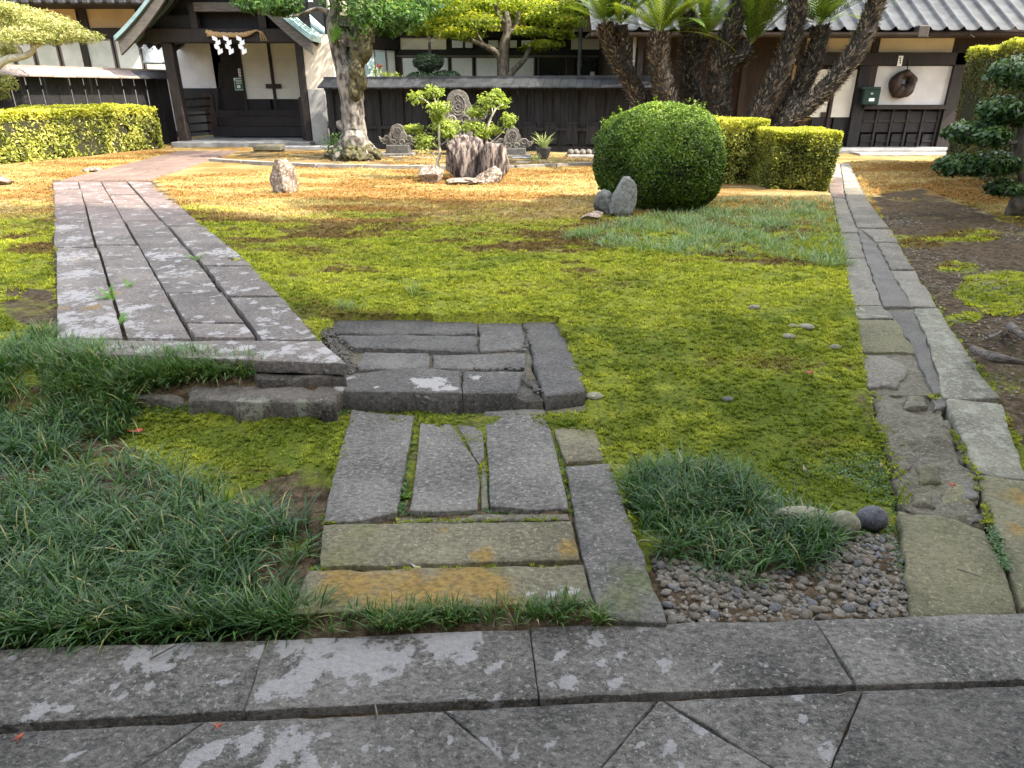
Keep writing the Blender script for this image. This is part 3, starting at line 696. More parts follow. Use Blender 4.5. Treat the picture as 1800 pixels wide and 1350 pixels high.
for c in range(4):
    cuts = CUTS[c]
    for r in range(len(cuts) - 1):
        v0, v1 = cuts[r], cuts[r + 1]                    # far, near
        g = 0.8 + 0.6 * (v1 - 319) / 276
        vv = np.linspace(v1 - g, v0 + 0.3, 4)
        slab(path, dict(near=[(jx(c, v1 - g, 1), v1 - g), (jx(c + 1, v1 - g, -1), v1 - g)], far=[(jx(c, v0 + .3, 1), v0 + .3), (jx(c + 1, v0 + .3, -1), v0 + .3)],
                        left=[(jx(c, v, 1), v) for v in vv], right=[(jx(c + 1, v, -1), v) for v in vv]), zpath, 0.10, M['slab'], 'slab', res=0.06, bev=0.007, rough=0.004, edge=0.005,
             lich=list(cl.get((c, r), ())) + [(float(lr.uniform(jx(c, v), jx(c + 1, v))), v, float(lr.uniform(8, 26) * (v / 600))) for v in lr.uniform(v0, v1, int(3 + (v1 - v0) / 12))], orng=co.get((c, r), ()), dz=0.004 * math.sin(3 * c + 5 * r), gap=0.004, lichk=0.62)
slab(path, dict(near=[(100, 621), (360, 628), (608, 640)], right=[(608, 640), (566, 599)], far=[(103, 598), (566, 599)], left=[(100, 621), (103, 598)]), zpath, 0.058, M['slab'], 'end_slab', bev=0.007, rough=0.004, lichk=0.75,
     lich=[(u, v, 22) for u, v in ((140, 612), (200, 612), (260, 614), (390, 618), (430, 612), (470, 622), (510, 612), (540, 628), (570, 615), (585, 630), (350, 610))], edge=0.005)
# farther stretch that bends right, towards the porch
def bil(a, b):
    NL, NR, FR, FL = (103, 317), (260, 314.5), (421, 264), (316, 265)
    lo = lerp2(NL, NR, a); hi = lerp2(FL, FR, a)
    lo2 = np.array(lo); hi2 = np.array(hi)
    s = b ** 1.0
    return tuple(lo2 + (hi2 - lo2) * s)
bcut = [[0, 0.15, 0.42, 0.66, 0.85, 1], [0, 0.15, 0.30, 0.55, 0.78, 1], [0, 0.15, 0.36, 0.60, 0.8, 1]]
for c in range(3):
    a0, a1 = c / 3 + 0.006, (c + 1) / 3 - 0.006
    for r in range(5):
        b0, b1 = bcut[c][r] + 0.004, bcut[c][r + 1] - 0.004
        slab(path, [bil(a0, b0), bil(a1, b0), bil(a1, b1), bil(a0, b1)], zfar, 0.08, M['far_slab'], 'slab', res=0.12, bev=0.015, edge=0.008)
# gravel wedge beside the landing is built with the pebbles below

# ---- stone edging path on the right
edg = struct('edging_path', (3, 6, 0))
LE = [(1459, 287), (1455, 330), (1464, 348), (1477, 410), (1489, 490), (1501, 537), (1512, 605), (1519, 650), (1527, 684)]
LM = [(1476, 287), (1483, 330), (1485, 348), (1508, 407), (1521, 454), (1533, 484), (1554, 540), (1584, 571), (1610, 623), (1640, 690)]
RM = [(1477, 287), (1484, 330), (1486, 348), (1508, 402), (1520, 405), (1542, 425), (1566, 475), (1604, 540), (1622, 576), (1636, 610), (1660, 697)]
RE = [(1493, 287), (1513, 330), (1522, 348), (1566, 404), (1580, 426), (1595, 454), (1649, 540), (1720, 647), (1761, 707)]
def ex_(pl, v): return float(np.interp(v, [p[1] for p in pl], [p[0] for p in pl]))
def estone(A, Bq, v0, v1, m, name='edging_stone', **k):
    g = 0.5 + (v1 - 287) / 300
    vs = np.linspace(v1 - g, v0 + 0.3, 4)
    w = 0.3 + (v1 - 287) / 600
    slab(edg, dict(near=[(ex_(A, v1 - g) + w, v1 - g), (ex_(Bq, v1 - g) - w, v1 - g)], far=[(ex_(A, v0) + w, v0 + .3), (ex_(Bq, v0) - w, v0 + .3)], left=[(ex_(A, v) + w, v) for v in vs], right=[(ex_(Bq, v) - w, v) for v in vs]), zedge, 0.10, m, name, res=0.05, edge=0.014, bev=0.010, rough=0.006, **k)
for v0, v1, m in ((287, 312, 'kerb'), (312, 348, 'slab_far'), (348, 409, 'edge_stone'), (409, 454, 'edge_stone'), (454, 537, 'edge_stone'), (538, 561, 'edge_pale'), (562, 620, 'edge_green')):
    estone(LE, LM, v0, v1, M[m])
for v0, v1, m in ((287, 330, 'kerb'), (330, 400, 'edge_stone'), (403, 425, 'edge_stone'), (426, 474, 'edge_stone'), (475, 540, 'edge_stone'), (541, 703, 'edge_pale')):
    estone(RM, RE, v0, v1, M[m])
estone([(p[0] + 2, p[1]) for p in LE], [(p[0] - 2, p[1]) for p in RE], 289, 690, M['rubble'], 'mortar_bed', dz=-0.020)
estone([(p[0] + 0, p[1]) for p in LM[2:]], [(p[0] - 0, p[1]) for p in RM[2:]], 404, 540, M['mortar'], 'mortar_strip', dz=-0.004)
estone([(p[0] + 0, p[1]) for p in LM[2:]], [(p[0] - 0, p[1]) for p in RM[2:]], 543, 690, M['mortar'], 'mortar_strip', dz=-0.008)
slab(edg, dict(near=[(1526, 681), (1555, 677), (1580, 679)], right=[(1580, 679), (1596, 652), (1588, 640)], far=[(1512, 624), (1550, 622), (1588, 640)], left=[(1526, 681), (1512, 624)]), zedge, 0.10, M['edge_stone'], 'edging_stone', edge=0.014, bev=0.02)
slab(edg, dict(near=[(1716, 827), (1760, 836), (1806, 843)], right=[(1806, 843), (1763, 709)], far=[(1661, 697), (1763, 709)], left=[(1716, 827), (1688, 760), (1661, 697)]), zedge, 0.10, M['edge_pale'], 'edging_stone', edge=0.01, bev=0.016)
slab(edg, dict(near=[(1800, 1072), (1990, 1062)], right=[(1990, 1062), (1870, 850)], far=[(1719, 833), (1780, 842), (1870, 850)], left=[(1800, 1072), (1768, 990), (1742, 910), (1719, 833)]), zedge, 0.10, M['edge_green'], 'edging_stone', edge=0.012, bev=0.016, orng=[(1800, 880, 40), (1790, 930, 26)])
slab(edg, dict(near=[(1604, 1082), (1690, 1078), (1786, 1074)], right=[(1786, 1074), (1762, 1000), (1733, 932)], far=[(1579, 897), (1610, 903), (1670, 908), (1733, 932)], left=[(1604, 1082), (1594, 990), (1579, 897)]), zedge, 0.10, M['edge_green'], 'edging_stone', edge=0.012, bev=0.02, rough=0.008)
# rubble core of the edging where its slabs are gone
slab(edg, dict(near=[(1592, 892), (1660, 902), (1735, 922)], right=[(1735, 922), (1712, 835), (1655, 700)], far=[(1530, 686), (1590, 668), (1655, 700)], left=[(1592, 892), (1560, 790), (1530, 686)]), zedge, 0.10, M['rubble'], 'rubble_core', res=0.018, edge=0.03, bev=0.03, rough=0.035, dz=-0.016)
rub = [((1619, 738), (1676, 752), 20, 'edge_stone'), ((1652, 790), (1703, 800), 26, 'landing'), ((1600, 760), (1640, 790), 24, 'rubble'), ((1615, 815), (1660, 840), 26, 'edge_green'), ((1560, 720), (1600, 745), 20, 'rubble'), ((1600, 860), (1650, 885), 24, 'rubble'), ((1660, 850), (1712, 880), 28, 'edge_green'), ((1690, 835), (1718, 880), 24, 'mortar'), ((1640, 690), (1668, 715), 18, 'mortar'), ((1590, 690), (1630, 715), 18, 'rubble'), ((1575, 800), (1605, 830), 20, 'rubble'), ((1712, 890), (1742, 918), 12, 'landing')]
for (a, b, r, m) in rub:
    c = ((a[0] + b[0]) / 2, (a[1] + b[1]) / 2); hw = abs(b[0] - a[0]) / 2; hh = r / 1.6
    j = lambda k: float(rng.uniform(-k, k))
    slab(edg, [(c[0] - hw + j(4), c[1] + hh + j(4)), (c[0] + hw + j(6), c[1] + hh * 0.6 + j(5)), (c[0] + hw * 0.7 + j(5), c[1] - hh + j(3)), (c[0] - hw * 0.8 + j(5), c[1] - hh * 0.8 + j(4))], zedge, 0.06, M[m], 'rubble_stone', res=0.03, edge=0.016, bev=0.02, rough=0.012, dz=float(rng.uniform(-0.022, -0.008)), tilt=(j(.04), j(.04)))

# ---- kerb beyond the lawn
kerb = struct('kerb', (-2, 13.6, 0))
kp = [(372, 284), (430, 288), (490, 291), (560, 294), (640, 296), (720, 297), (800, 298), (905, 297), (975, 294), (1050, 291)]
for i in range(len(kp) - 1):
    a = P(*kp[i], G); b = P(*kp[i + 1], G)
    t = (b - a) / np.linalg.norm(b - a)
    MB().bar(tuple(a + t * 0.012 + (0, 0, 0.0)), tuple(b - t * 0.012), 0.16, 0.13).build('kerb_stone', M['kerb'], kerb)

# ================================================================== MOSS, GRASS, PEBBLES
def quad_leaves(Pt, Nrm, size, aspect, fold=0.15):
    """one folded diamond leaf for each point"""
    n = len(Pt)
    r = rng.standard_normal((n, 3))
    Nrm = Nrm / (np.linalg.norm(Nrm, axis=1)[:, None] + 1e-9)
    t = np.cross(Nrm, r); t /= np.linalg.norm(t, axis=1)[:, None] + 1e-9
    b = np.cross(Nrm, t)
    s = (size * rng.uniform(0.7, 1.3, n))[:, None] if np.isscalar(size) else size[:, None]
    V = np.stack([Pt - t * s, Pt + b * s * aspect + Nrm * s * fold, Pt + t * s, Pt - b * s * aspect + Nrm * s * fold], 1).reshape(-1, 3)
    F = np.arange(4 * n).reshape(n, 4)
    return V, F
LAWN = [(275, 315), (480, 297), (1045, 300), (1050, 380), (1290, 352), (1458, 345), (1475, 400), (1500, 540), (1522, 680), (1592, 890), (1350, 905), (1090, 830), (1060, 810), (1037, 692), (985, 561), (600, 558), (566, 582), (556, 577), (437, 462), (353, 395)]
LFAR = [(0, 292), (262, 268), (310, 266), (100, 318), (93, 430), (101, 592), (0, 640), (-250, 640), (-250, 320)]
LMOSS = [(235, 708), (622, 718), (606, 800), (575, 905), (430, 895), (330, 850), (205, 770)]
JMOSS = [(600, 718), (1030, 715), (1060, 812), (1010, 905), (560, 915)]
FMOSS = [(480, 268), (1062, 272), (1062, 300), (480, 296)]
FR2 = [(1495, 284), (1690, 284), (1900, 330), (1525, 352)]
RMOSS = [(1525, 350), (1600, 300), (1900, 330), (1900, 640), (1800, 640), (1650, 540), (1570, 410)]
def sprigs(name, polys, y0, y1, x0, x1, dens, size, parent, seed):
    r = np.random.default_rng(seed)
    n = int((y1 - y0) * (x1 - x0) * dens)
    x = r.uniform(x0, x1, n); y = r.uniform(y0, y1, n)
    z = gz(x, y)
    u, v = project(x, y, z)
    keep = np.zeros(n, bool)
    for p in polys: keep |= inpoly(u, v, p)
    so = soil_at(x, y, z)
    nn = fbm(x * 0.8 * 2.4, y * 1.5 * 2.4, 0, 77, 4)
    keep &= (so + nn * 0.35) < 0.45
    keep &= (r.random(n) < np.clip(0.85 + 1.5 * fbm(x * 6, y * 8, 0, 31, 3), 0.2, 1))
    x, y, z = x[keep], y[keep], z[keep]
    return sprig_mesh(name, x, y, z, size, parent, r)
def sprig_mesh(name, x, y, z, size, parent, r):
    n = len(x)
    K = 5
    s = size * r.uniform(0.6, 1.4, n)
    a = r.uniform(0, 2 * np.pi, (n, 1)) + np.arange(K)[None] * 2 * np.pi / K + r.uniform(-0.4, 0.4, (n, K))
    el = r.uniform(0.25, 1.1, (n, K))
    tip = np.stack([np.cos(a) * np.cos(el), np.sin(a) * np.cos(el), np.sin(el) * 0.9 + 0.25], -1) * s[:, None, None]
    per = np.stack([-np.sin(a), np.cos(a), np.zeros_like(a)], -1) * (s[:, None, None] * 0.26)
    base = np.stack([x, y, z], -1)[:, None, :] - np.array((0, 0, 0.002))
    mid = base + tip * 0.15
    V = np.stack([mid - per, mid + per, base + tip], 2).reshape(-1, 3)
    F = np.arange(len(V)).reshape(-1, 3)
    rn = np.repeat(r.random(n) * 0.75 - 0.1 + 0.4 * (0.5 + 0.5 * fbm(x * 3, y * 3, 0, 8, 3)), K * 3)
    o = mk(name, V, F, M['sprig'], parent, False, {'rnd': rn})
    return o
moss = thing('moss', 'low cushion moss, green near and orange in the open, covering the lawn', 'moss', (0, 6, G), kind='stuff')
for i, (y0, y1, x0, x1, dn, sz) in enumerate(((1.8, 3.2, -2.2, 2.6, 3600, 0.0165), (3.2, 4.6, -5, 4, 2800, 0.0195), (4.6, 6.5, -7, 5.5, 1700, 0.024), (6.5, 9, -9.5, 8, 1050, 0.028), (9, 18, -13, 11.5, 520, 0.030))):
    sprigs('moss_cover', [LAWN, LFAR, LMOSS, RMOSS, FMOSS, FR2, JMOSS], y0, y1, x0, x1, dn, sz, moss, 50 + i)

rr_ = np.random.default_rng(77)
ex, ey, ez = [], [], []
for pl, zf_, dn_, sp in (([(592, 562), (979, 563)], zland, 260, 3), ([(979, 563), (1001, 603), (1031, 684)], zland, 300, 4), ([(562, 597), (437, 460), (353, 393), (262, 318)], zpath, 420, 3), ([(1459, 300), (1464, 348), (1477, 410), (1489, 490), (1501, 537), (1512, 605), (1527, 684)], zedge, 420, 4), ([(1530, 690), (1560, 790), (1592, 892)], zedge, 300, 9), ([(1034, 712), (1063, 806), (1073, 815), (1120, 950)], zstep, 240, 5), ([(570, 915), (590, 830), (618, 722)], zstep, 200, 5), ([(97, 440), (93, 330)], zpath, 120, 2), ([(1640, 690), (1716, 830), (1742, 930)], zedge, 240, 6), ([(1566, 410), (1649, 540), (1761, 707), (1800, 800)], zedge, 260, 5), ([(545, 1000), (1020, 994)], zstep, 110, 3), ([(567, 918), (1003, 910)], zstep, 160, 3)):
    tt_ = rr_.random(dn_)
    keep_ = fbm(tt_ * 9, tt_ * 0, 3, 9, 3) > -0.15
    pu = resample(np.array(pl, float), tt_[keep_])
    for u_, v_ in pu:
        p_ = Pf(u_ + rr_.normal(0, sp), v_ + rr_.normal(0, sp * 0.4), zf_)
        ex.append(p_[0]); ey.append(p_[1]); ez.append(p_[2] - 0.004 + rr_.uniform(-0.01, 0.003))
ex, ey, ez = map(np.array, (ex, ey, ez))
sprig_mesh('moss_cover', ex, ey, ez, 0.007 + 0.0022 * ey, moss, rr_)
def blades(name, pts, n_per, L, width, m, parent, seed, lean=(0.15, 0.9), curve=(0.6, 1.5), spread=0.02, tone=(0, 1), seg=4):
    """tufts of arching strap leaves"""
    r = np.random.default_rng(seed)
    pts = np.asarray(pts)
    B = np.repeat(pts, n_per, 0); n = len(B)
    az = r.uniform(0, 2 * np.pi, n)
    B = B + np.stack([np.cos(az), np.sin(az), np.zeros(n)], -1) * (spread * r.random(n))[:, None]
    ln = L * r.uniform(0.55, 1.25, n)
    th0 = r.uniform(lean[0], lean[1], n) * r.random(n) ** 0.5; cv = r.uniform(curve[0], curve[1], n)
    az2 = az + r.uniform(-0.5, 0.5, n)
    pos = B.copy(); rows = []
    side = np.stack([-np.sin(az2), np.cos(az2), np.zeros(n)], -1)
    tw = r.uniform(-0.5, 0.5, n)
    bw = r.uniform(0.55, 1.5, n)
    wprof = np.interp(np.linspace(0, 1, seg + 1), [0, 0.3, 0.8, 1], [0.7, 1, 0.7, 0.06])
    for k in range(seg + 1):
        th = th0 + cv * (k / seg) ** 1.3
        w = (width * wprof[k]) * bw * 0.5
        sd = side * np.cos(tw)[:, None] + np.array((0, 0, 1)) * (np.sin(tw) * 0.5)[:, None]
        rows.append(pos - sd * w[:, None]); rows.append(pos + sd * w[:, None])
        dirn = np.stack([np.cos(az2) * np.sin(th), np.sin(az2) * np.sin(th), np.cos(th)], -1)
        pos = pos + dirn * (ln / seg)[:, None]
    V = np.stack(rows, 1)                      # n, 2(seg+1), 3
    V[..., 2] = np.maximum(V[..., 2], B[:, None, 2] - 0.02 + 0.012)
    m_ = 2 * (seg + 1)
    base = np.arange(n)[:, None] * m_
    F = np.concatenate([base + np.array((2 * k, 2 * k + 1, 2 * k + 3, 2 * k + 2))[None] for k in range(seg)], 0)
    tt = np.repeat(r.random(len(pts)), n_per); rt = r.random(n); rt = np.where(rt > 0.955, r.uniform(0.8, 1.0, n), (tone[0] + (tone[1] - tone[0]) * (0.55 * tt + 0.45 * r.random(n))) * 0.74)
    return mk(name, V.reshape(-1, 3), F, m, parent, False, {'rnd': np.repeat(rt, m_)})
def tuft_points(polys, n, seed, y=(1.4, 3.8), x=(-3.6, 2), zfun=gz, mask=None):
    r = np.random.default_rng(seed)
    xs = r.uniform(x[0], x[1], n); ys = r.uniform(y[0], y[1], n)
    z = zfun(xs, ys)
    u, v = project(xs, ys, z)
    k = np.zeros(n, bool)
    for p in polys: k |= inpoly(u, v, p)
    if mask is not None: k &= mask(xs, ys, r)
    return np.stack([xs, ys, z], -1)[k]
GL_MAIN = [(-420, 745), (0, 745), (150, 720), (240, 715), (215, 770), (330, 855), (425, 905), (560, 915), (562, 990), (530, 1010), (505, 1078), (470, 1112), (0, 1132), (-500, 1150)]
GL_BANK2 = [(100, 620), (330, 634), (470, 650), (440, 662), (330, 668), (240, 690), (100, 700)]
GL_BANK = [(-420, 610), (0, 632), (50, 600), (98, 590), (100, 622), (330, 640), (450, 655), (430, 668), (330, 672), (250, 690), (240, 712), (150, 716), (0, 745), (-420, 745)]
G_STRIP = [(495, 1086), (700, 1080), (1040, 1064), (1125, 1098), (930, 1099), (490, 1120)]
G_RIGHT = [(1100, 850), (1190, 825), (1290, 845), (1350, 900), (1430, 925), (1462, 950), (1440, 1000), (1330, 1030), (1240, 1010), (1130, 975)]
G_FINE = [(985, 420), (1050, 400), (1290, 350), (1462, 355), (1478, 420), (1490, 480), (1350, 455), (1150, 450), (1040, 438)]
gr = thing('mondo_grass', 'dark arching mondo grass beside the stepping stones and pebbles', 'grass', (-1.5, 2.2, 0), kind='stuff')
dm = lambda a: (lambda xs, ys, r: r.random(len(xs)) < np.clip(a + 1.3 * fbm(xs * 3.0, ys * 3.0, 0, 12, 3), 0.12, 1))
blades('grass_blades', tuft_points([GL_MAIN], 9500, 1, (1.4, 3.4), (-4, -0.5), mask=dm(0.36)), 12, 0.15, 0.0052, M['grass'], gr, 21, lean=(0.3, 1.35), curve=(0.8, 2.3), spread=0.022)
blades('grass_blades', tuft_points([GL_BANK], 6500, 2, (2.4, 4.2), (-5, -0.8), mask=dm(0.75)), 12, 0.14, 0.0046, M['grass'], gr, 22, lean=(0.2, 1.25), curve=(0.5, 1.9), spread=0.02, tone=(0.25, 1.15))
blades('grass_blades', tuft_points([G_STRIP], 6500, 3, (1.4, 2.0), (-1.2, 0.7), mask=dm(0.35)), 9, 0.07, 0.0032, M['grass'], gr, 23, spread=0.012, tone=(0.2, 1.2))
blades('grass_blades', tuft_points([G_RIGHT], 5200, 4, (1.6, 2.7), (0.2, 1.5), mask=dm(0.7)), 13, 0.125, 0.0046, M['grass'], gr, 24, lean=(0.3, 1.3), curve=(0.7, 2.2), spread=0.022)
# the line of grass leaning over the rim of the terrace
rim = []
for q in np.linspace(0, 1, 170):
    p = P(-60 + q * 620 + rng.normal(0, 6), 1128 - q * 22 + rng.normal(0, 5), 0.0)
    rim.append(p)
blades('grass_blades', rim, 12, 0.15, 0.0045, M['grass'], gr, 25, lean=(0.3, 1.1), spread=0.02)
for q in range(26):     # tufts that come up in front of the end slab
    pass
blades('grass_blades', tuft_points([GL_BANK2], 9000, 14, (2.6, 3.6), (-3.2, -0.8), mask=dm(0.8)), 11, 0.115, 0.0044, M['grass'], gr, 29, lean=(0.2, 1.3), curve=(0.5, 1.9), spread=0.02, tone=(0.35, 1.2))
fg = thing('fine_grass', 'pale fine grass spreading around the clipped round shrub', 'grass', (2.5, 7, G), kind='stuff')
blades('grass_blades', tuft_points([G_FINE], 15000, 6, (5.4, 9.6), (0.3, 6), mask=dm(0.45)), 5, 0.10, 0.006, M['grass_fine'], fg, 26, lean=(0.3, 1.3), spread=0.06, seg=3)
few = tuft_points([[(590, 535), (640, 535), (640, 556), (590, 556)], [(700, 500), (735, 500), (735, 520), (700, 520)]], 9000, 9, (4.2, 6), (-2, 0))
blades('grass_blades', few[:14], 8, 0.08, 0.004, M['grass_fine'], fg, 27, spread=0.03)
# small round leaved ground cover
cov = thing('ground_cover', 'tiny round-leaved creeping plants along the stones and beside the boulders', 'plant', (1.2, 2.4, 0), kind='stuff')
CV = [[(1270, 790), (1590, 800), (1600, 900), (1580, 960), (1500, 950), (1440, 935), (1330, 900)], [(1560, 930), (1595, 930), (1604, 1060), (1580, 1050), (1570, 990)]]
pts = tuft_points(CV, 20000, 11, (1.6, 3.2), (0.5, 2.2), mask=lambda xs, ys, r: r.random(len(xs)) < np.clip(0.30 + 1.5 * fbm(xs * 4.0, ys * 4.0, 0, 13, 3) + 0.5 * (2.35 - ys), 0.0, 1))
pts2 = tuft_points([[(240, 706), (620, 716), (620, 730), (240, 724)]], 30000, 12, (2.4, 3.2), (-2.2, -0.6), mask=dm(0.55))[:700]
pts3 = np.array([P(u, v + rng.normal(0, 3), 0.045) for u, v in [(990 - q * 170 + 30 * rng.random(), 988 - 2 * q) for q in rng.random(240)]])
jl = [((725, 740), (705, 880)), ((705, 890), (690, 905)), ((965, 725), (1005, 905)), ((822, 760), (845, 800)), ((850, 830), (860, 885)), ((700, 905), (1000, 900)), ((560, 1000), (640, 998)), ((1742, 930), (1768, 1000)), ((800, 745), (850, 735))]
pj = []
for a, b in jl:
    for q in rng.random(170):
        u, v = lerp2(a, b, q)
        pj.append(P(u + rng.normal(0, 4), v + rng.normal(0, 2.5), 0.046))
allp = np.vstack([pts, pts2, pts3, np.array(pj)])
allp = np.repeat(allp, 4, 0) + rng.normal(0, 0.008, (len(allp) * 4, 3)) * np.array((1, 1, 0.35)) + np.array((0, 0, 0.006))
Vq, Fq2 = quad_leaves(allp, np.array((0, 0, 1.0)) + rng.normal(0, 0.4, (len(allp), 3)), 0.0042, 0.85)
mk('cover_leaves', Vq, Fq2, M['clover'], cov, False, {'rnd': np.repeat(rng.random(len(allp)), 4)})

def pebble_mesh(name, m, seed, sub=2):
    bm = bmesh.new()
    bmesh.ops.create_icosphere(bm, subdivisions=sub, radius=1.0)
    r = random.Random(seed)
    sx, sy, sz = r.uniform(0.85, 1.25), r.uniform(0.65, 0.9), r.uniform(0.38, 0.6)
    o = Vector((r.random() * 50, r.random() * 50, r.random() * 50))
    for v in bm.verts:
        v.co *= 1 + 0.16 * mnoise.noise(v.co * 1.1 + o)
        v.co = Vector((v.co.x * sx, v.co.y * sy, v.co.z * sz))
    me = bpy.data.meshes.new(name)
    bm.to_mesh(me); bm.free()
    me.polygons.foreach_set('use_smooth', np.ones(len(me.polygons), bool))
    me.materials.append(m)
    return me
PM = [pebble_mesh('pebble', M[k], 10 + i) for i, k in enumerate(['pebble', 'pebble_warm', 'pebble', 'pebble_warm', 'pebble_warm', 'pebble', 'pebble_blue', 'pebble_warm', 'pebble'])]
bed = struct('pebble_bed', (1.0, 1.8, 0.0))
BED = [(1148, 985), (1240, 990), (1330, 1015), (1440, 985), (1470, 950), (1565, 940), (1600, 1000), (1606, 1084), (1178, 1098)]
r_ = np.random.default_rng(5)
placed = []
tries = 0
while len(placed) < 300 and tries < 60000:
    tries += 1
    x, y = r_.uniform(0.3, 1.5), r_.uniform(1.5, 2.15)
    z = float(gz(x, y, False)) + 0.004
    u, v = project(x, y, z)
    if not inpoly(np.array([u]), np.array([v]), BED)[0]: continue
    s = 0.009 + 0.015 * r_.random() ** 1.6
    if any((x - a) ** 2 + (y - b) ** 2 < (0.62 * (s + c)) ** 2 for a, b, c in placed): continue
    placed.append((x, y, s))
    me = PM[6] if (u > 1500 and r_.random() < 0.3) else PM[r_.integers(0, len(PM))]
    o = bpy.data.objects.new('pebble', me)
    COL.objects.link(o)
    o.parent = bed
    o.location = np.array((x, y, z + r_.uniform(0, 0.006))) - WL[bed]
    o.scale = (s, s, s)
    o.rotation_euler = (r_.normal(0, 0.28), r_.normal(0, 0.28), r_.uniform(0, 6.28))
def scatter_pebbles(name, pts, sizes, m, parent, seed, flat=0.5):
    r = np.random.default_rng(seed)
    bm = bmesh.new(); bmesh.ops.create_icosphere(bm, subdivisions=1, radius=1.0)
    bv = np.array([v.co for v in bm.verts]); bf = np.array([[v.index for v in f.verts] for f in bm.faces]); bm.free()
    V = []; F = []
    for i, (p, s) in enumerate(zip(pts, sizes)):
        a = r.uniform(0, 6.28); ca, sa = math.cos(a), math.sin(a)
        q = bv * (1 + 0.15 * r.standard_normal((len(bv), 1))) * np.array((r.uniform(0.9, 1.3), r.uniform(0.6, 0.9), r.uniform(flat * 0.7, flat * 1.2))) * s
        q = np.stack([q[:, 0] * ca - q[:, 1] * sa, q[:, 0] * sa + q[:, 1] * ca, q[:, 2]], -1)
        V.append(q + p); F.append(bf + i * len(bv))
    return mk(name, np.vstack(V), np.vstack(F), m, parent, True)
xs = r_.uniform(0.3, 1.5, 14000); ys = r_.uniform(1.5, 2.2, 14000); zs = gz(xs, ys, False) - 0.004
uu, vv = project(xs, ys, zs)
k = inpoly(uu, vv, BED)
pp = np.stack([xs, ys, zs + 0.004], -1)[k][:2200]
tag(scatter_pebbles('small_pebbles', pp, r_.uniform(0.007, 0.014, len(pp)), M['pebble'], bed, 3), kind='stuff')
# chippings between the slab path and the landing, and in the joints of the landing
cz = []
for q in range(420):
    a = r_.random(); u, v = lerp2((572, 578), (618, 655), a)
    cz.append(P(u + r_.normal(0, 8) , v + r_.normal(0, 3), 0.150))
for (a, b, n) in (((812, 650), (920, 646), 40), ((915, 612), (938, 600), 40), ((920, 665), (950, 690), 50), ((926, 605), (930, 575), 20)):
    for q in r_.random(n):
        u, v = lerp2(a, b, q)
        cz.append(P(u + r_.normal(0, 3), v + r_.normal(0, 2), 0.146))
tag(scatter_pebbles('chippings', np.array(cz), r_.uniform(0.004, 0.011, len(cz)), M['mortar'], land, 4, 0.8), kind='stuff')
# litter of gravel on the bare soil right of the edging path
xs = r_.uniform(2, 8, 26000); ys = r_.uniform(2.5, 11, 26000); zs = gz(xs, ys)
uu, vv = project(xs, ys, zs)
k = inpoly(uu, vv, [(1540, 360), (1700, 360), (1800, 400), (1900, 640), (1900, 900), (1770, 700), (1650, 545)]) & (r_.random(26000) < np.clip(0.25 + 1.3 * fbm(xs * 1.2, ys * 1.2, 0, 41, 3) + 0.55 * (vv > 560), 0.03, 0.9))
pp = np.stack([xs, ys, zs], -1)[k]
lf_ = pp[r_.random(len(pp)) < 0.35] + np.array((0.03, 0.02, 0.010))
grv = scatter_pebbles('gravel', pp, r_.uniform(0.006, 0.02, len(pp)) * (0.6 + 0.06 * pp[:, 1]), M['pebble'], None, 6)
tag(grv, 'loose gravel scattered on the bare soil right of the edging path', 'gravel', kind='stuff')
Vq, Fq2 = quad_leaves(lf_, np.array((0, 0, 1.0)) + rng.normal(0, 0.35, (len(lf_), 3)), 0.011 + 0.0012 * lf_[:, 1], 0.4)
tag(mk('leaf_litter', Vq, Fq2, M['tan_leaf']), 'dry leaf litter strewn over the soil right of the edging path', 'leaf litter', kind='stuff')

# ================================================================== BUILDINGS
def pb(parent, name, m, u0, v0, u1, v1, Y, d=0.1, b=0.0):
    """an upright box whose front face fills the given rectangle of the plane y = Y"""
    vm = (v0 + v1) / 2
    x0, x1 = Q(u0, vm, Y)[0], Q(u1, vm, Y)[0]
    z1, z0 = Q((u0 + u1) / 2, v0, Y)[2], Q((u0 + u1) / 2, v1, Y)[2]
    return MB().box(x0, Y, z0, x1, Y + d, z1, b).build(name, M[m] if isinstance(m, str) else m, parent)
def bx(parent, name, m, x0, y0, z0, x1, y1, z1, b=0.0):
    return MB().box(x0, y0, z0, x1, y1, z1, b).build(name, M[m], parent)
GZ = G
# ---------------- entrance porch
YP = 19.0
pc = Q(415, 250, YP)
porch = thing('entrance_porch', 'timber entrance porch with curved gable roof and paper doors', 'porch', (pc[0], YP + 2, GZ))
XL, XR = Q(305, 155, YP)[0], Q(533, 155, YP)[0]
zl = Q(410, 75, YP)[2]                      # underside of the lintel
zt = Q(410, 50, YP)[2]
for (a, b, nm) in ((297, 314, 'post'), (526, 539, 'post')):
    x0, x1 = Q(a, 155, YP)[0], Q(b, 155, YP)[0]
    bx(porch, nm, 'wood_dark', x0, YP, GZ + 0.05, x1, YP + 0.28, zl, 0.02)
bx(porch, 'lintel', 'wood_dark', XL - 0.45, YP - 0.04, zl, XR + 0.30, YP + 0.30, zt, 0.02)
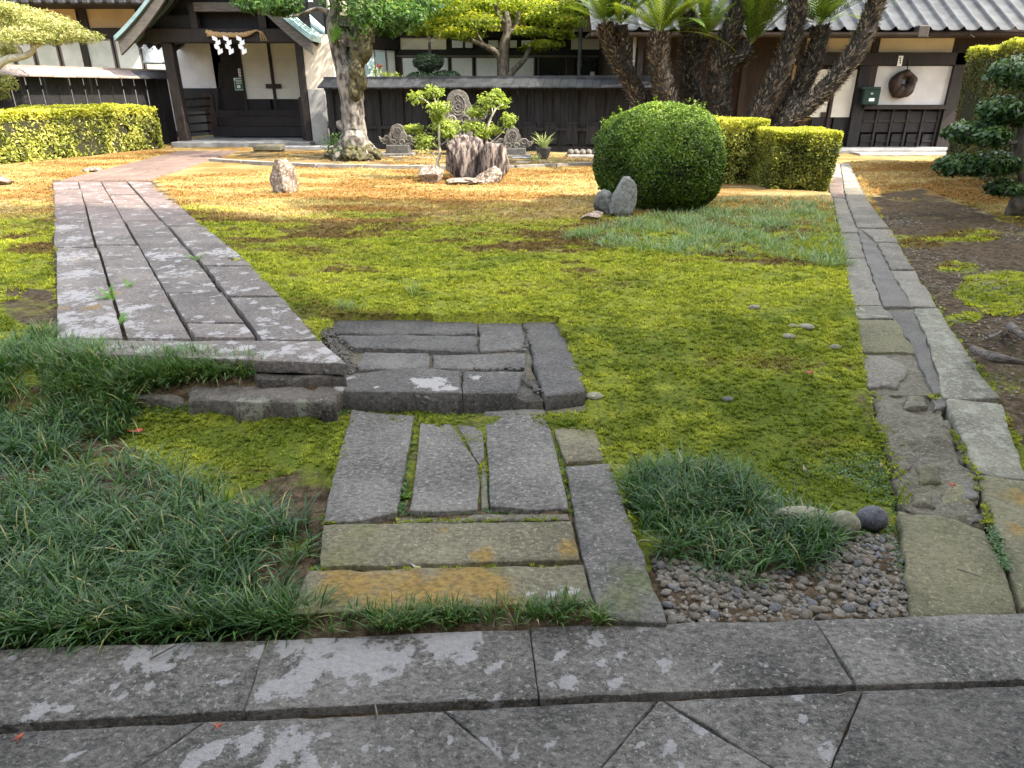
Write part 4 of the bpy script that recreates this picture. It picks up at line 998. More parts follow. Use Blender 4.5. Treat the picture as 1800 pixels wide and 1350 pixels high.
# gable roof, ridge running back
YG = 18.2
tl, tr = Q(202, 58, YG), Q(549, 70, YG)
xc = (tl[0] + tr[0]) / 2; hw = (tr[0] - tl[0]) / 2; ze = (tl[2] + tr[2]) / 2
def zroof(q):                               # q = 0 at the ridge, 1 at the eave
    return ze + 2.35 * (1 - q) * (0.70 + 0.30 * (1 - q)) 
qs = np.linspace(0, 1, 15)
for sgn, nm in ((-1, 'roof_slope'), (1, 'roof_slope')):
    V = []; F = []
    for i, q in enumerate(qs):
        x = xc + sgn * hw * q; z = zroof(q)
        for (yy, dz_) in ((YG - 0.1, 0.0), (YG + 6.5, 0.0), (YG + 6.5, -0.10), (YG - 0.1, -0.10)):
            V.append((x, yy, z + dz_))
    for i in range(len(qs) - 1):
        for k in range(4):
            F.append((i * 4 + k, i * 4 + (k + 1) % 4, i * 4 + 4 + (k + 1) % 4, i * 4 + 4 + k))
    F.append((0, 1, 2, 3)); n = (len(qs) - 1) * 4; F.append((n + 3, n + 2, n + 1, n))
    ro = mk(nm, V, F, M['tin_green'], porch)
    for yy in np.arange(YG + 0.02, YG + 6.4, 0.42):
        pts = [(xc + sgn * hw * q, yy, zroof(q) + 0.012) for q in qs[2:]]
        MB().tube(pts, 0.035, 5).build('roof_seam', M['tin_green'], ro)
    # bargeboard under the front rim
    mb = MB(); V = []
    for q in qs:
        x = xc + sgn * hw * 0.985 * q; z = zroof(q) - 0.11
        dp = 0.24 + 0.05 * q
        for (yy, zz) in ((YG, z), (YG + 0.1, z), (YG + 0.1, z - dp), (YG, z - dp)): V.append((x, yy, zz))
    mb.add(V, F); mb.build('bargeboard', M['wood_grey'], porch)
    # boards under the roof and the rafters
    mb = MB()
    for yy in np.arange(YG + 0.5, YG + 4.5, 0.5):
        for i in range(len(qs) - 1):
            mb.bar((xc + sgn * hw * qs[i], yy, zroof(qs[i]) - 0.15), (xc + sgn * hw * qs[i + 1], yy, zroof(qs[i + 1]) - 0.15), 0.07, 0.09)
    mb.build('rafters', M['wood_dark'], porch)
bx(porch, 'gable_board', 'wood_black', XL - 0.35, YP + 0.35, zt, XR + 0.25, YP + 0.42, zt + 1.0)
pb(porch, 'tie_beam', 'wood_grey', 340, 4, 436, 20, YP - 0.05, 0.2)
for a, b in ((333, 345), (453, 466)): pb(porch, 'gable_strut', 'wood_dark', a, 6, b, 50, YP, 0.2)
bx(porch, 'gable_brace', 'wood_black', XL - 0.5, YP + 0.1, zt + 0.02, XL + 0.9, YP + 0.25, zt + 0.30)
# back wall of the porch
YB = 21.6
pb(porch, 'plaster_panel', 'plaster', 303, 60, 388, 155, YB, 0.12)
pb(porch, 'wainscot', 'wood_black', 303, 155, 392, 196, YB - 0.03, 0.14)
bx(porch, 'louvre_back', 'wood_black', Q(380, 150, YB)[0], YB, Q(380, 198, YB)[2], Q(432, 150, YB)[0], YB + 0.1, Q(380, 60, YB)[2])
lv = MB()
for v in np.arange(112, 194, 2.6):
    z = Q(405, v, YB)[2]
    lv.box(Q(384, v, YB)[0], YB - 0.03, z, Q(428, v, YB)[0], YB - 0.002, z + 0.022)
lv.build('louvre_slats', M['wood_dark'], porch)
for a, b in ((427, 476), (480, 527)):
    d_ = pb(porch, 'sliding_door', 'paper', a, 70, b, 174, YB - 0.06, 0.05)
    pb(d_, 'lower_panel', 'wood_black', a, 174.3, b, 194, YB - 0.07, 0.06)
    for v in (105, 133, 152):
        pb(d_, 'muntin', 'plaster', a + 1, v, b - 1, v + 0.9, YB - 0.068, 0.006)
pb(porch, 'door_stile', 'wood_dark', 475.6, 70, 480.6, 195, YB - 0.10, 0.08)
pb(porch, 'door_stile', 'wood_dark', 424, 70, 427.5, 195, YB - 0.10, 0.08)
pb(porch, 'door_pull', 'wood_brown', 467, 147.5, 494, 155.5, YB - 0.115, 0.014)
pb(porch, 'back_beam', 'wood_black', 296, 50, 540, 71, YB - 0.05, 0.3)
pb(porch, 'jamb', 'wood_black', 524, 60, 545, 200, YB - 0.08, 0.2)
# timber steps and floor
pb(porch, 'step', 'wood_dark', 384, 194, 545, 206, YB - 0.35, 0.5)
pb(porch, 'step', 'wood_dark', 380, 206, 545, 222, YB - 0.8, 0.8)
pb(porch, 'step', 'wood_black', 374, 223, 545, 240, YB - 1.2, 1.0)
fl = Q(410, 243, YP)
bx(porch, 'side_panel', 'plaster', XR + 0.05, YP + 0.3, GZ, XR + 0.15, YB + 0.1, zl + 0.4)
bx(porch, 'rear_wall', 'wood_black', XL - 0.1, YB + 0.16, GZ, XR + 0.2, YB + 0.3, zl + 1.2)
bx(porch, 'stone_floor', 'concrete', XL - 0.1, YP - 0.5, GZ - 0.02, XR + 0.15, YB, GZ + 0.12, 0.02)
bx(porch, 'side_wall', 'plaster_warm', XR + 0.02, YP + 0.05, Q(560, 157, YP)[2], Q(585, 115, YP)[0], YP + 0.25, Q(560, 60, YP)[2])
sw = MB()
xa, xb = Q(541, 160, YP)[0], Q(570, 160, YP)[0]
xb2 = Q(577, 245, YP)[0]
zb_, zt_ = GZ, Q(560, 157, YP)[2]
sw.add([(xa, YP, zb_), (xb2, YP, zb_), (xb, YP, zt_), (xa, YP, zt_), (xa, YP + .3, zb_), (xb2, YP + .3, zb_), (xb, YP + .3, zt_), (xa, YP + .3, zt_)], [(0, 1, 2, 3), (7, 6, 5, 4), (1, 5, 6, 2), (0, 3, 7, 4), (3, 2, 6, 7), (0, 4, 5, 1)])
sw.build('wall_base', M['grey_wall'], porch)
# low plank gate inside the porch
YQ = 19.5
gate = thing('barrier_gate', 'low dark plank barrier with five rails left inside the porch', 'barrier', (Q(345, 240, YQ)[0], YQ, GZ + 0.12))
def plank(u0, u1, vt, vb, Yq, nm, par, m='wood_brown'):
    vm = (vt + vb) / 2
    x0, x1 = Q(u0, vm, Yq)[0], Q(u1, vm, Yq)[0]; z1, z0 = Q(u0, vt, Yq)[2], Q(u0, vb, Yq)[2]
    w = x1 - x0
    poly = [(x0, z0), (x1, z0), (x1, z1 - w * .35), (x1 - w * .25, z1), (x0 + w * .25, z1), (x0, z1 - w * .35)]
    return MB().prism(poly, Yq, Yq + 0.08).build(nm, M[m], par)
plank(314, 327, 164, 241, YQ, 'end_plank', gate); plank(361, 379, 162, 237, YQ + 1.2, 'end_plank', gate)
for v, w in ((175, 172), (190, 186), (204, 200), (219, 215), (233, 230)):
    a = Q(322, v, YQ + .05); b = Q(370, w, YQ + 1.25)
    MB().bar(tuple(a), tuple(b), 0.05, 0.05).build('rail', M['wood_dark'], gate)
plank(528, 536, 170, 246, YQ - 0.1, 'end_plank', gate, 'wood_dark')
# the rope with folded papers
YR = YP - 0.12
rope = thing('straw_rope', 'twisted straw rope with three white zigzag papers on the porch lintel', 'rope', tuple(Q(405, 62, YR)))
rp = spline([Q(364, 58, YR), Q(385, 61, YR), (Q(410, 61.5, YR)), Q(428, 61, YR), Q(440, 57.5, YR), Q(450, 53.5, YR), Q(453, 54, YR)], 40)
rr = np.interp(np.linspace(0, 1, 40), [0, 0.1, 0.6, 0.8, 1], [0.075, 0.06, 0.05, 0.02, 0.016])
mb = MB()
for ph in (0, 2.1, 4.2):
    a = np.linspace(0, 26, 40) + ph
    mb.tube(rp + np.stack([0 * a, np.cos(a), np.sin(a)], -1) * rr[:, None] * 0.5, rr * 0.62, 6)
mb.build('twisted_rope', M['straw'], rope)
mb = MB()
for q in range(9):
    a = Q(453, 54, YR); b = Q(457 + q * 1.6, 66 + 7 * abs(math.sin(q * 2.1)), YR)
    mb.tube(spline([a, (a + b) / 2 + np.array((0.03, 0, 0.05)), b], 5), 0.006, 4)
mb.build('straw_tail', M['straw'], rope)
for u in (379.5, 399, 422):
    mb = MB()
    p0 = Q(u - 1.5, 62, YR - 0.06); w = 0.125; h = 0.12
    for q in range(4):
        x = p0[0] - 0.02 + (0.055 if q % 2 else 0.0) + q * 0.012; z = p0[2] - q * h * 0.80
        yy = p0[1] - 0.010 * (q % 2)
        sl = -0.055 if q % 2 == 0 else 0.055
        k = [(x - w / 2, z + (0 if sl < 0 else -0.055)), (x + w / 2, z + (sl if sl < 0 else 0)), (x + w / 2, z + (sl if sl < 0 else 0) - h * .8), (x - w / 2, z + (0 if sl < 0 else -0.055) - h * .8)]
        mb.add([(i_, yy, j_) for i_, j_ in k] + [(i_, yy + .004, j_) for i_, j_ in k], [(3, 2, 1, 0), (4, 5, 6, 7), (0, 1, 5, 4), (1, 2, 6, 5), (2, 3, 7, 6), (3, 0, 4, 7)])
    mb.build('folded_paper', M['white_paper'], rope)
# notices on the louvred door
sg = thing('green_notice', 'small green notice with white border on the louvred door', 'notice', tuple(Q(419, 158, YB - .05)))
pb(sg, 'border', 'sign_white', 412, 137, 427, 158.5, YB - 0.05, 0.01)
pb(sg, 'panel', 'sign_green', 412.9, 141.5, 426.1, 157.6, YB - 0.054, 0.004)
pb(sg, 'heading', 'sign_green', 413.5, 138.3, 425.5, 140.4, YB - 0.054, 0.004)
for v in (143, 146): pb(sg, 'printed_line', 'sign_white', 414.5, v, 424.5, v + 1.2, YB - 0.057, 0.003)
pb(sg, 'printed_box', 'sign_white', 416.5, 149.5, 422.5, 155, YB - 0.057, 0.003)
sw2 = thing('white_notice', 'narrow white paper slip above the green notice', 'notice', tuple(Q(422, 135, YB - .05)))
pb(sw2, 'sheet', 'white_paper', 419, 120.5, 425.8, 135, YB - 0.05, 0.008)
for u in (420.5, 422.6):
    for v in (122, 125, 128, 131): pb(sw2, 'written_mark', 'wood_black', u, v, u + 1.3, v + 1.8, YB - 0.053, 0.003)

# ---------------- building behind, left
YL = 22.6
lb = thing('left_building', 'long timber building with cream upper walls and pale sliding windows', 'building', (Q(120, 240, YL)[0], YL, GZ))
x0, x1 = Q(-260, 100, YL)[0], Q(306, 100, YL)[0]
bx(lb, 'wall', 'wood_black', x0, YL + 0.12, GZ, x1, YL + 3, Q(0, -60, YL)[2])
pb(lb, 'slit_backing', 'grey_wall', -260, 135, 306, 230, YL + 0.05, 0.06)  # pale sheet added behind the fence slits so they look lit
edges = [-210, -160, -110, -60, -10, 25, 62, 106, 152, 203, 250, 291]
for i in range(len(edges) - 1):
    w = pb(lb, 'window', 'alu', edges[i] + 1.5, 68, edges[i + 1] - 1.5, 131, YL + 0.02, 0.1)
    pb(w, 'pane', 'pane_green', edges[i] + 5, 71.5, edges[i + 1] - 4.5, 127.5, YL + 0.0, 0.03)
for u0, u1 in ((-250, -145), (-135, -5), (5, 128), (148, 236), (247, 300)):
    pb(lb, 'plaster_panel', 'plaster_cream', u0, -40, u1, 49, YL + 0.03, 0.1)
pb(lb, 'beam', 'wood_dark', -260, 49.5, 306, 67, YL - 0.05, 0.16)
pb(lb, 'sill', 'wood_grey', -260, 129, 306, 134, YL - 0.08, 0.18)
for u in (-140, 0, 139, 241): pb(lb, 'post', 'wood_dark', u - 7, -40, u + 7, 49, YL - 0.03, 0.14)
for u in (150, -60): pb(lb, 'post', 'wood_dark', u - 6, 67.5, u + 6, 130, YL - 0.04, 0.1)
ev = Q(0, 4, YL - 1.6)
bx(lb, 'eave', 'wood_dark', x0, YL - 1.7, ev[2], x1, YL + 3, ev[2] + 0.12)
for q in np.arange(x0, x1, 0.33):
    bx(lb, 'eave_tile', 'tin_dark', q, YL - 1.78, ev[2] - 0.05, q + 0.20, YL - 1.6, ev[2] + 0.10, 0.03)
# the bronze bell hung by the porch
YBl = 21.3
bc = Q(268, 90, YBl)
bell = thing('bronze_bell', 'weathered bronze temple bell hanging beside the porch window', 'bell', (bc[0], YBl, Q(268, 112, YBl)[2]))
zb0, zb1 = Q(268, 112, YBl)[2], Q(268, 69, YBl)[2]
prof = [(0.0, 1.0), (0.16, 1.0), (0.22, 0.96), (0.25, 0.85), (0.265, 0.5), (0.28, 0.15), (0.31, 0.05), (0.31, 0.0), (0.27, 0.0)]
V = []; F = []
nseg = 20
for r, h in prof:
    for k in range(nseg):
        a = 2 * math.pi * k / nseg
        V.append((bc[0] + r * math.cos(a), YBl + r * math.sin(a), zb0 + h * (zb1 - zb0)))
for i in range(len(prof) - 1):
    for k in range(nseg): F.append((i * nseg + k, i * nseg + (k + 1) % nseg, (i + 1) * nseg + (k + 1) % nseg, (i + 1) * nseg + k))
body = mk('bell_body', V, F, M['bronze'], bell, True)
mb = MB()
for row in range(3):
    for k in range(12):
        a = 2 * math.pi * k / 12
        c = np.array((bc[0] + 0.255 * math.cos(a), YBl + 0.255 * math.sin(a), zb0 + (0.62 + 0.11 * row) * (zb1 - zb0)))
        o_ = np.array((math.cos(a), math.sin(a), 0)) * 0.035
        mb.tube([c, c + o_], [0.022, 0.014], 6)
mb.build('bosses', M['bronze'], bell)
a = np.linspace(0, math.pi, 9)
MB().tube(np.stack([bc[0] + 0.07 * np.cos(a), 0 * a + YBl, zb1 + 0.11 * np.sin(a)], -1), 0.022, 6).build('loop', M['bronze'], bell)
MB().tube([(bc[0], YBl, zb1 + 0.1), (bc[0], YBl, zb1 + 1.2)], 0.015, 5).build('hanger', M['gutter'], bell)

# ---------------- fence on the left, boards with slits
def along(a, b, t): return np.asarray(a) * (1 - t) + np.asarray(b) * t
fA = np.array((-13.1, 12.0)); fB = np.array((Q(296, 150, 20.0)[0], 20.0))
fz = Q(296, 139, 20.0)[2]
lf = thing('board_fence', 'black board fence with narrow slits and pinkish tin roof behind the hedge', 'fence', (fB[0], fB[1], GZ))
nB = 26
for i in range(nB):
    p0 = along(fA, fB, (i + 0.03) / nB); p1 = along(fA, fB, (i + (0.92 if i % 4 else 0.99)) / nB)
    MB().bar((p0[0], p0[1], (GZ + fz) / 2), (p1[0], p1[1], (GZ + fz) / 2), 0.03, fz - GZ).build('board', M['wood_black'], lf)
dv = (fB - fA) / np.linalg.norm(fB - fA); nv = np.array((dv[1], -dv[0]))
for zz in (fz - 0.22, GZ + 0.5):
    a = fA - nv * 0.05; b = fB - nv * 0.05
    MB().bar((a[0], a[1], zz), (b[0], b[1], zz), 0.05, 0.09).build('rail', M['wood_black'], lf)
def ridge_roof(parent, A, B, z, m, name, half=0.34, drop=0.17, side=None, seg=10, th=0.03):
    dv = (B - A) / np.linalg.norm(B - A); nv = np.array((dv[1], -dv[0]))
    V = []
    for p in (A, B):
        for w, h in ((-half, -drop), (0, 0), (half, -drop), (half, -drop - th), (0, -th), (-half, -drop - th)):
            q = p + nv * w
            V.append((q[0], q[1], z + h))
    F = [(i, (i + 1) % 6, 6 + (i + 1) % 6, 6 + i) for i in range(6)] + [(0, 5, 4, 1), (1, 4, 3, 2), (7, 10, 11, 6), (8, 9, 10, 7)]
    return mk(name, V, F, M[m], parent)
L_ = np.linalg.norm(fB - fA)
nr = 16
for i in range(nr):
    ridge_roof(lf, along(fA, fB, i / nr + 0.0008), along(fA, fB, (i + 1) / nr - 0.0008), fz + 0.20 + 0.004 * (i % 2), 'tin_dark' if i >= nr - 2 else 'tin_pink', 'roof_sheet', 0.36, 0.18)
MB().bar((fA[0], fA[1], fz + 0.205), (fB[0], fB[1], fz + 0.205), 0.07, 0.05).build('ridge_cap', M['tin_pink'], lf)

# ---------------- fence in the middle
mA = np.array((Q(572, 160, 18.4)[0], 18.4)); mB_ = np.array((Q(1160, 160, 16.6)[0], 16.6))
mz = 1.62
mf = thing('roofed_fence', 'long black wooden fence with dark tin roof behind the carved ornaments', 'fence', (0, 17.5, GZ))
nB = 40
for i in range(nB):
    p0 = along(mA, mB_, (i + 0.02) / nB); p1 = along(mA, mB_, (i + 0.98) / nB)
    off = 0.012 * (i % 2)
    MB().bar((p0[0], p0[1] + off, (GZ + 0.12 + mz) / 2), (p1[0], p1[1] + off, (GZ + 0.12 + mz) / 2), 0.03, mz - GZ - 0.12).build('board', M['wood_fence'], mf)
dv = (mB_ - mA) / np.linalg.norm(mB_ - mA); nvm = np.array((dv[1], -dv[0]))      # towards the camera
for q in np.arange(0.02, 1, 0.075):
    p = along(mA, mB_, q) + nvm * 0.04
    MB().bar((p[0], p[1], GZ), (p[0], p[1], mz), 0.09, 0.07).build('post', M['wood_black'], mf)
for zz in (GZ + 0.06, GZ + 0.5, mz - 0.05):
    a = mA + nvm * 0.05; b = mB_ + nvm * 0.05
    MB().bar((a[0], a[1], zz), (b[0], b[1], zz), 0.10 if zz < 0.3 else 0.05, 0.11 if zz < 0.3 else 0.06).build('rail', M['wood_fence'], mf)
for q in np.linspace(0.62, 0.985, 7):       # small framed shutters low in the fence
    p = along(mA, mB_, q) + nvm * 0.06; p2 = p + dv * 0.3
    sh = MB().bar((p[0], p[1], GZ + 0.42), (p2[0], p2[1], GZ + 0.42), 0.02, 0.42).build('shutter', M['wood_fence'], mf)
    for zz in (GZ + 0.20, GZ + 0.64):
        MB().bar((p[0] + nvm[0] * .015, p[1] + nvm[1] * .015, zz), (p2[0] + nvm[0] * .015, p2[1] + nvm[1] * .015, zz), 0.03, 0.04).build('batten', M['wood_fence'], sh)
nr = 44
for i in range(nr):
    ridge_roof(mf, along(mA, mB_, i / nr + 0.0004), along(mA, mB_, (i + 1) / nr - 0.0004), mz + 0.20 + 0.006 * (i % 2), 'tin_dark', 'roof_sheet', 0.42, 0.20)
MB().bar((mA[0], mA[1], mz + 0.21), (mB_[0], mB_[1], mz + 0.21), 0.09, 0.05).build('ridge_cap', M['tin_dark'], mf)

# ---------------- building behind the middle fence
YM = 21.5
cb = thing('middle_building', 'low timber wing with a row of white windows behind the fence', 'building', (Q(850, 240, YM)[0], YM, GZ))
x0, x1 = Q(690, 100, YM)[0], Q(1140, 100, YM)[0]
bx(cb, 'wall', 'wood_black', x0, YM + 0.1, GZ, x1, YM + 4, Q(0, -120, YM)[2])
for u0, u1, m in ((707, 750, 'paper_win'), (753, 790, 'paper_win'), (793, 832, 'paper_win'), (836, 876, 'paper_win'), (893, 940, 'paper_win'), (945, 996, 'opening_dark'), (1005, 1062, 'opening_dark')):
    w = pb(cb, 'window', 'alu', u0, 98, u1, 168, YM + 0.02, 0.1)
    pb(w, 'pane', m, u0 + 2.2, 102, u1 - 2.2, 166, YM + 0.0, 0.03)
for u0, u1 in ((793, 815), (816, 832), (857, 877), (895, 910), (915, 953)):
    w = pb(cb, 'transom', 'wood_black', u0, 69, u1, 86, YM + 0.02, 0.08)
    pb(w, 'pane', 'paper_win', u0 + 1.5, 71, u1 - 1.5, 84, YM, 0.03)
for u0, u1, v0, v1 in ((704, 784, 66, 87), (1005, 1075, 20, 87)): pb(cb, 'plaster_panel', 'plaster_warm', u0, v0, u1, v1, YM + 0.03, 0.08)
pb(cb, 'plaster_panel', 'plaster_cream', 860, 28, 925, 55, YM + 0.03, 0.08)
pb(cb, 'lintel_beam', 'wood_black', 690, 87, 1100, 97, YM - 0.06, 0.16)
pb(cb, 'track', 'alu', 690, 97.3, 1060, 100, YM - 0.05, 0.12)
pb(cb, 'upper_beam', 'wood_black', 690, 56, 1100, 66, YM - 0.05, 0.14)
for u in (702, 1000): pb(cb, 'post', 'wood_brown', u - 4, 97.5, u + 4, 168, YM - 0.04, 0.12)
ob = pb(cb, 'far_opening', 'paper_win', 1037, 126, 1045, 146, YM - 0.01, 0.02)
zz = Q(850, 12, YM - 1.2)[2]
bx(cb, 'eave', 'wood_black', x0, YM - 1.3, zz, x1, YM + 4, zz + 0.14)
for q in np.arange(x0, x1, 0.5): bx(cb, 'rafter_end', 'wood_dark', q, YM - 1.2, zz - 0.10, q + 0.09, YM + 0.1, zz - 0.005)
dp = thing('downpipe', 'grey rain downpipe in front of the dark opening of the middle wing', 'pipe', tuple(Q(1017, 150, YM - .8) * np.array((1, 1, 0)) + np.array((0, 0, GZ))))
px_ = Q(1020, 80, YM - 0.8)[0]
MB().tube([(px_, YM - 0.8, GZ), (px_, YM - 0.8, Q(1020, 12, YM - 0.8)[2])], 0.055, 8).build('pipe', M['pipe_grey'], dp, True)
for v in (60, 115):
    z = Q(1020, v, YM - .8)[2]
    MB().tube([(px_, YM - 0.8, z - .03), (px_, YM - 0.8, z + .03)], 0.07, 8).build('bracket', M['pipe_grey'], dp)
# post with a slanting brace behind the fence
bp = thing('braced_post', 'thin weathered post with white slanting brace above the fence', 'post', tuple(Q(756, 140, 20.2) * np.array((1, 1, 0)) + np.array((0, 0, GZ))))
pb(bp, 'post', 'wood_grey', 753.5, 40, 758, 170, 20.2, 0.08)
a = Q(757, 72, 20.15); b = Q(772, 60, 20.15)
MB().bar(tuple(a), tuple(b), 0.05, 0.05).build('brace', M['alu_pale'], bp)
# side wing with blue panes
sw_ = thing('side_wing', 'side wing with two blue windows behind the tall tree', 'building', (Q(665, 240, 20.2)[0], 20.2, GZ))
wa = np.array((Q(584, 120, 19.4)[0], 19.4)); wb = np.array((Q(700, 120, 21.4)[0], 21.4))
ztop = Q(660, -60, 20)[2]
dvw = (wb - wa) / np.linalg.norm(wb - wa); nw = np.array((dvw[1], -dvw[0]))
def wallbar(par, name, m, t0, t1, z0, z1, off, th):
    p = wa + (wb - wa) * t0 + nw * off; q = wa + (wb - wa) * t1 + nw * off
    return MB().bar((p[0], p[1], (z0 + z1) / 2), (q[0], q[1], (z0 + z1) / 2), th, z1 - z0).build(name, M[m], par)
bx(sw_, 'end_wall', 'wood_black', Q(470, 60, 25.2)[0], 25.2, GZ, Q(700, 60, 25.2)[0], 25.4, ztop + 2)
wallbar(sw_, 'wall', 'wood_black', 0.0, 1, GZ, ztop, -0.1, 0.1)
zw0, zw1 = Q(650, 146, 20.3)[2], Q(650, 86, 20.3)[2]
for t0, t1, m in ((0.30, 0.44, 'paper_win'), (0.46, 0.62, 'pane_blue'), (0.64, 0.80, 'pane_blue'), (0.83, 0.95, 'paper_win')):
    w = wallbar(sw_, 'window', 'alu_pale', t0, t1, zw0 - .4, zw1, -0.02, 0.06)
    wallbar(w, 'pane', m, t0 + 0.014, t1 - 0.014, zw0 - .36, zw1 - 0.05, 0.008, 0.02)
wallbar(sw_, 'lintel', 'wood_dark', 0, 1, zw1 + 0.03, zw1 + 0.30, 0.0, 0.10)
wallbar(sw_, 'gable_plaster', 'plaster_warm', 0.02, 0.52, zw1 + 0.75, zw1 + 1.7, -0.02, 0.08)
wallbar(sw_, 'upper_beam', 'wood_black', 0, 1, zw1 + 0.5, zw1 + 0.72, 0.0, 0.10)

# ---------------- building on the right
YRB = 17.2
rb = thing('right_building', 'timber hall with wavy sheet roof, gutter and white plaster panel', 'building', (Q(1500, 250, YRB)[0], YRB, GZ))
xl, xr = Q(1085, 150, YRB)[0], Q(1850, 150, YRB)[0]
zev = Q(1500, 62, 16.3)[2]
bx(rb, 'wall', 'wood_brown', xl, YRB + 0.15, GZ, xr, YRB + 4, zev + 0.6)
hz = MB()
for v in np.arange(60, 240, 4.2):
    z = Q(1300, v, YRB)[2]
    hz.box(xl, YRB + 0.12, z, Q(1398, 150, YRB)[0], YRB + 0.149, z + 0.045)
hz.build('weatherboards', M['wood_brown'], rb)
for u in (1130, 1218, 1305, 1400): pb(rb, 'post', 'wood_brown', u - 5, 60, u + 5, 262, YRB, 0.16)
pb(rb, 'fascia_beam', 'wood_brown', 1088, 64, 1400, 82, YRB - 0.04, 0.2)
pb(rb, 'plaster_strip', 'plaster_warm', 1402, 64, 1536, 92, YRB + 0.04, 0.1)
pb(rb, 'plaster_strip', 'plaster_warm', 1546, 66, 1676, 92, YRB + 0.04, 0.1)
pb(rb, 'plaster_panel', 'plaster_cream', 1398, 60, 1424, 150, YRB + 0.05, 0.1)
pb(rb, 'post', 'wood_dark', 1535, 60, 1547, 93, YRB - 0.02, 0.14)
pb(rb, 'lintel', 'wood_dark', 1402, 92.5, 1760, 114, YRB - 0.06, 0.2)
dd = pb(rb, 'sliding_door', 'paper', 1424, 122, 1458, 206, YRB + 0.06, 0.05)
pb(dd, 'lower_panel', 'wood_black', 1424, 206.3, 1458, 258, YRB + 0.055, 0.05)
dd = pb(rb, 'sliding_door', 'paper', 1462, 122, 1500, 206, YRB + 0.04, 0.05)
pb(dd, 'lower_panel', 'wood_black', 1462, 206.3, 1500, 258, YRB + 0.035, 0.05)
pb(dd, 'door_pull', 'wood_brown', 1443, 197, 1452, 206, YRB + 0.03, 0.02)
pb(rb, 'door_stile', 'wood_brown', 1457.5, 122, 1462.5, 258, YRB + 0.02, 0.06)
pb(rb, 'post', 'wood_black', 1500, 115, 1519, 262, YRB - 0.05, 0.2)
fr = pb(rb, 'white_panel', 'plaster', 1533, 116, 1668, 184, YRB + 0.02, 0.1)
pb(fr, 'frame', 'wood_brown', 1524, 114.5, 1537, 186, YRB - 0.03, 0.1)
pb(rb, 'end_post', 'wood_dark', 1664, 93, 1690, 262, YRB - 0.06, 0.2)
pb(fr, 'sill', 'wood_dark', 1519.5, 184.5, 1668, 192, YRB - 0.10, 0.2)
for r, (v0, v1) in enumerate(((196, 232), (236, 262))):
    for c in range(6):
        u0 = 1514 + c * 27 - r * 4
        p = pb(rb, 'wall_panel', 'wood_black', u0 + 1.5, v0, u0 + 25.5, v1, YRB + 0.02, 0.1)
        pb(p, 'slat', 'wood_dark', u0 + 3, v0 + (v1 - v0) * .42, u0 + 24, v0 + (v1 - v0) * .52, YRB + 0.0, 0.018)
for c in range(7): pb(rb, 'stud', 'wood_dark', 1511 + c * 27 - 2, 192.5, 1511 + c * 27 + 1.5, 262, YRB - 0.01, 0.1)
bx(rb, 'stone_plinth', 'concrete', Q(1470, 265, YRB)[0] - 1, YRB - 0.75, GZ - 0.05, xr, YRB + 0.3, GZ + 0.10, 0.03)
bx(rb, 'stone_kerb', 'kerb', Q(1505, 280, 16)[0], YRB - 1.3, GZ - 0.05, xr, YRB - 0.78, GZ + 0.05, 0.03)
# wavy roof, one sheet rib at a time
per = 0.36
yA, yB, zA, zB = 16.1, 20.2, Q(1500, 51, 16.1)[2], Q(1500, 51, 16.1)[2] + 2.5
xs0 = Q(1040, 50, 16.1)[0]; xs1 = Q(1870, 50, 16.1)[0]
wx = np.linspace(0, 1, 14)
prof = 0.065 * np.sin(np.pi * np.clip((wx - 0.62) / 0.38, 0, 1)) ** 1.3 - 0.012 * np.sin(np.pi * np.clip(wx / 0.62, 0, 1))
V = []; F = []
rows = np.linspace(0, 1, 3)
for t in rows:
    for a, h in zip(wx, prof): V.append((a * per, yA + (yB - yA) * t, zA + (zB - zA) * t + h))
for t in rows:
    for a, h in zip(wx, prof): V.append((a * per, yA + (yB - yA) * t, zA + (zB - zA) * t + h - 0.025))
nw_ = len(wx); half = nw_ * 3
for i in range(2):
    for k in range(nw_ - 1):
        F.append((i * nw_ + k, i * nw_ + k + 1, (i + 1) * nw_ + k + 1, (i + 1) * nw_ + k))
        F.append((half + i * nw_ + k + 1, half + i * nw_ + k, half + (i + 1) * nw_ + k, half + (i + 1) * nw_ + k + 1))
for k in range(nw_ - 1): F.append((k + 1, k, half + k, half + k + 1))
rib = mk('roof_sheet', np.array(V) + np.array((xs0, 0, 0)), F, M['tile'], rb, True)
base_loc = rib.location.copy()
i = 1
while xs0 + i * per < xs1:
    o = rib.copy(); COL.objects.link(o); o.parent = rb
    o.location = base_loc + Vector((i * per, 0, 0.0))
    i += 1
bx(rb, 'roof_boards', 'wood_brown', xs0, yA + 0.1, zA - 0.10, xs1, YRB + 0.2, zA - 0.04)
gt = MB()
zg = Q(1500, 60, 16.0)[2]
a = np.linspace(math.pi, 2 * math.pi, 7)
V = []; F = []
for x in (xs0, Q(1612, 58, 16.0)[0]):
    for k in a: V.append((x, 16.0 + 0.07 * math.cos(k), zg + 0.03 + 0.08 * math.sin(k)))
    for k in a[::-1]: V.append((x, 16.0 + 0.06 * math.cos(k), zg + 0.03 + 0.07 * math.sin(k)))
for k in range(14): F.append((k, (k + 1) % 14, 14 + (k + 1) % 14, 14 + k))
mk('gutter', V, F, M['gutter'], rb)
pb(rb, 'gutter_hopper', 'gutter', 1614, 44, 1634, 66, 15.95, 0.2, 0.02)
for u in (1215, 1300, 1460, 1545, 1630, 1710):
    p = Q(u, 56, 16.08)
    MB().bar((p[0], 15.99, zg - 0.06), (p[0], 16.3, zg + 0.04), 0.02, 0.02).build('gutter_hook', M['gutter'], rb)
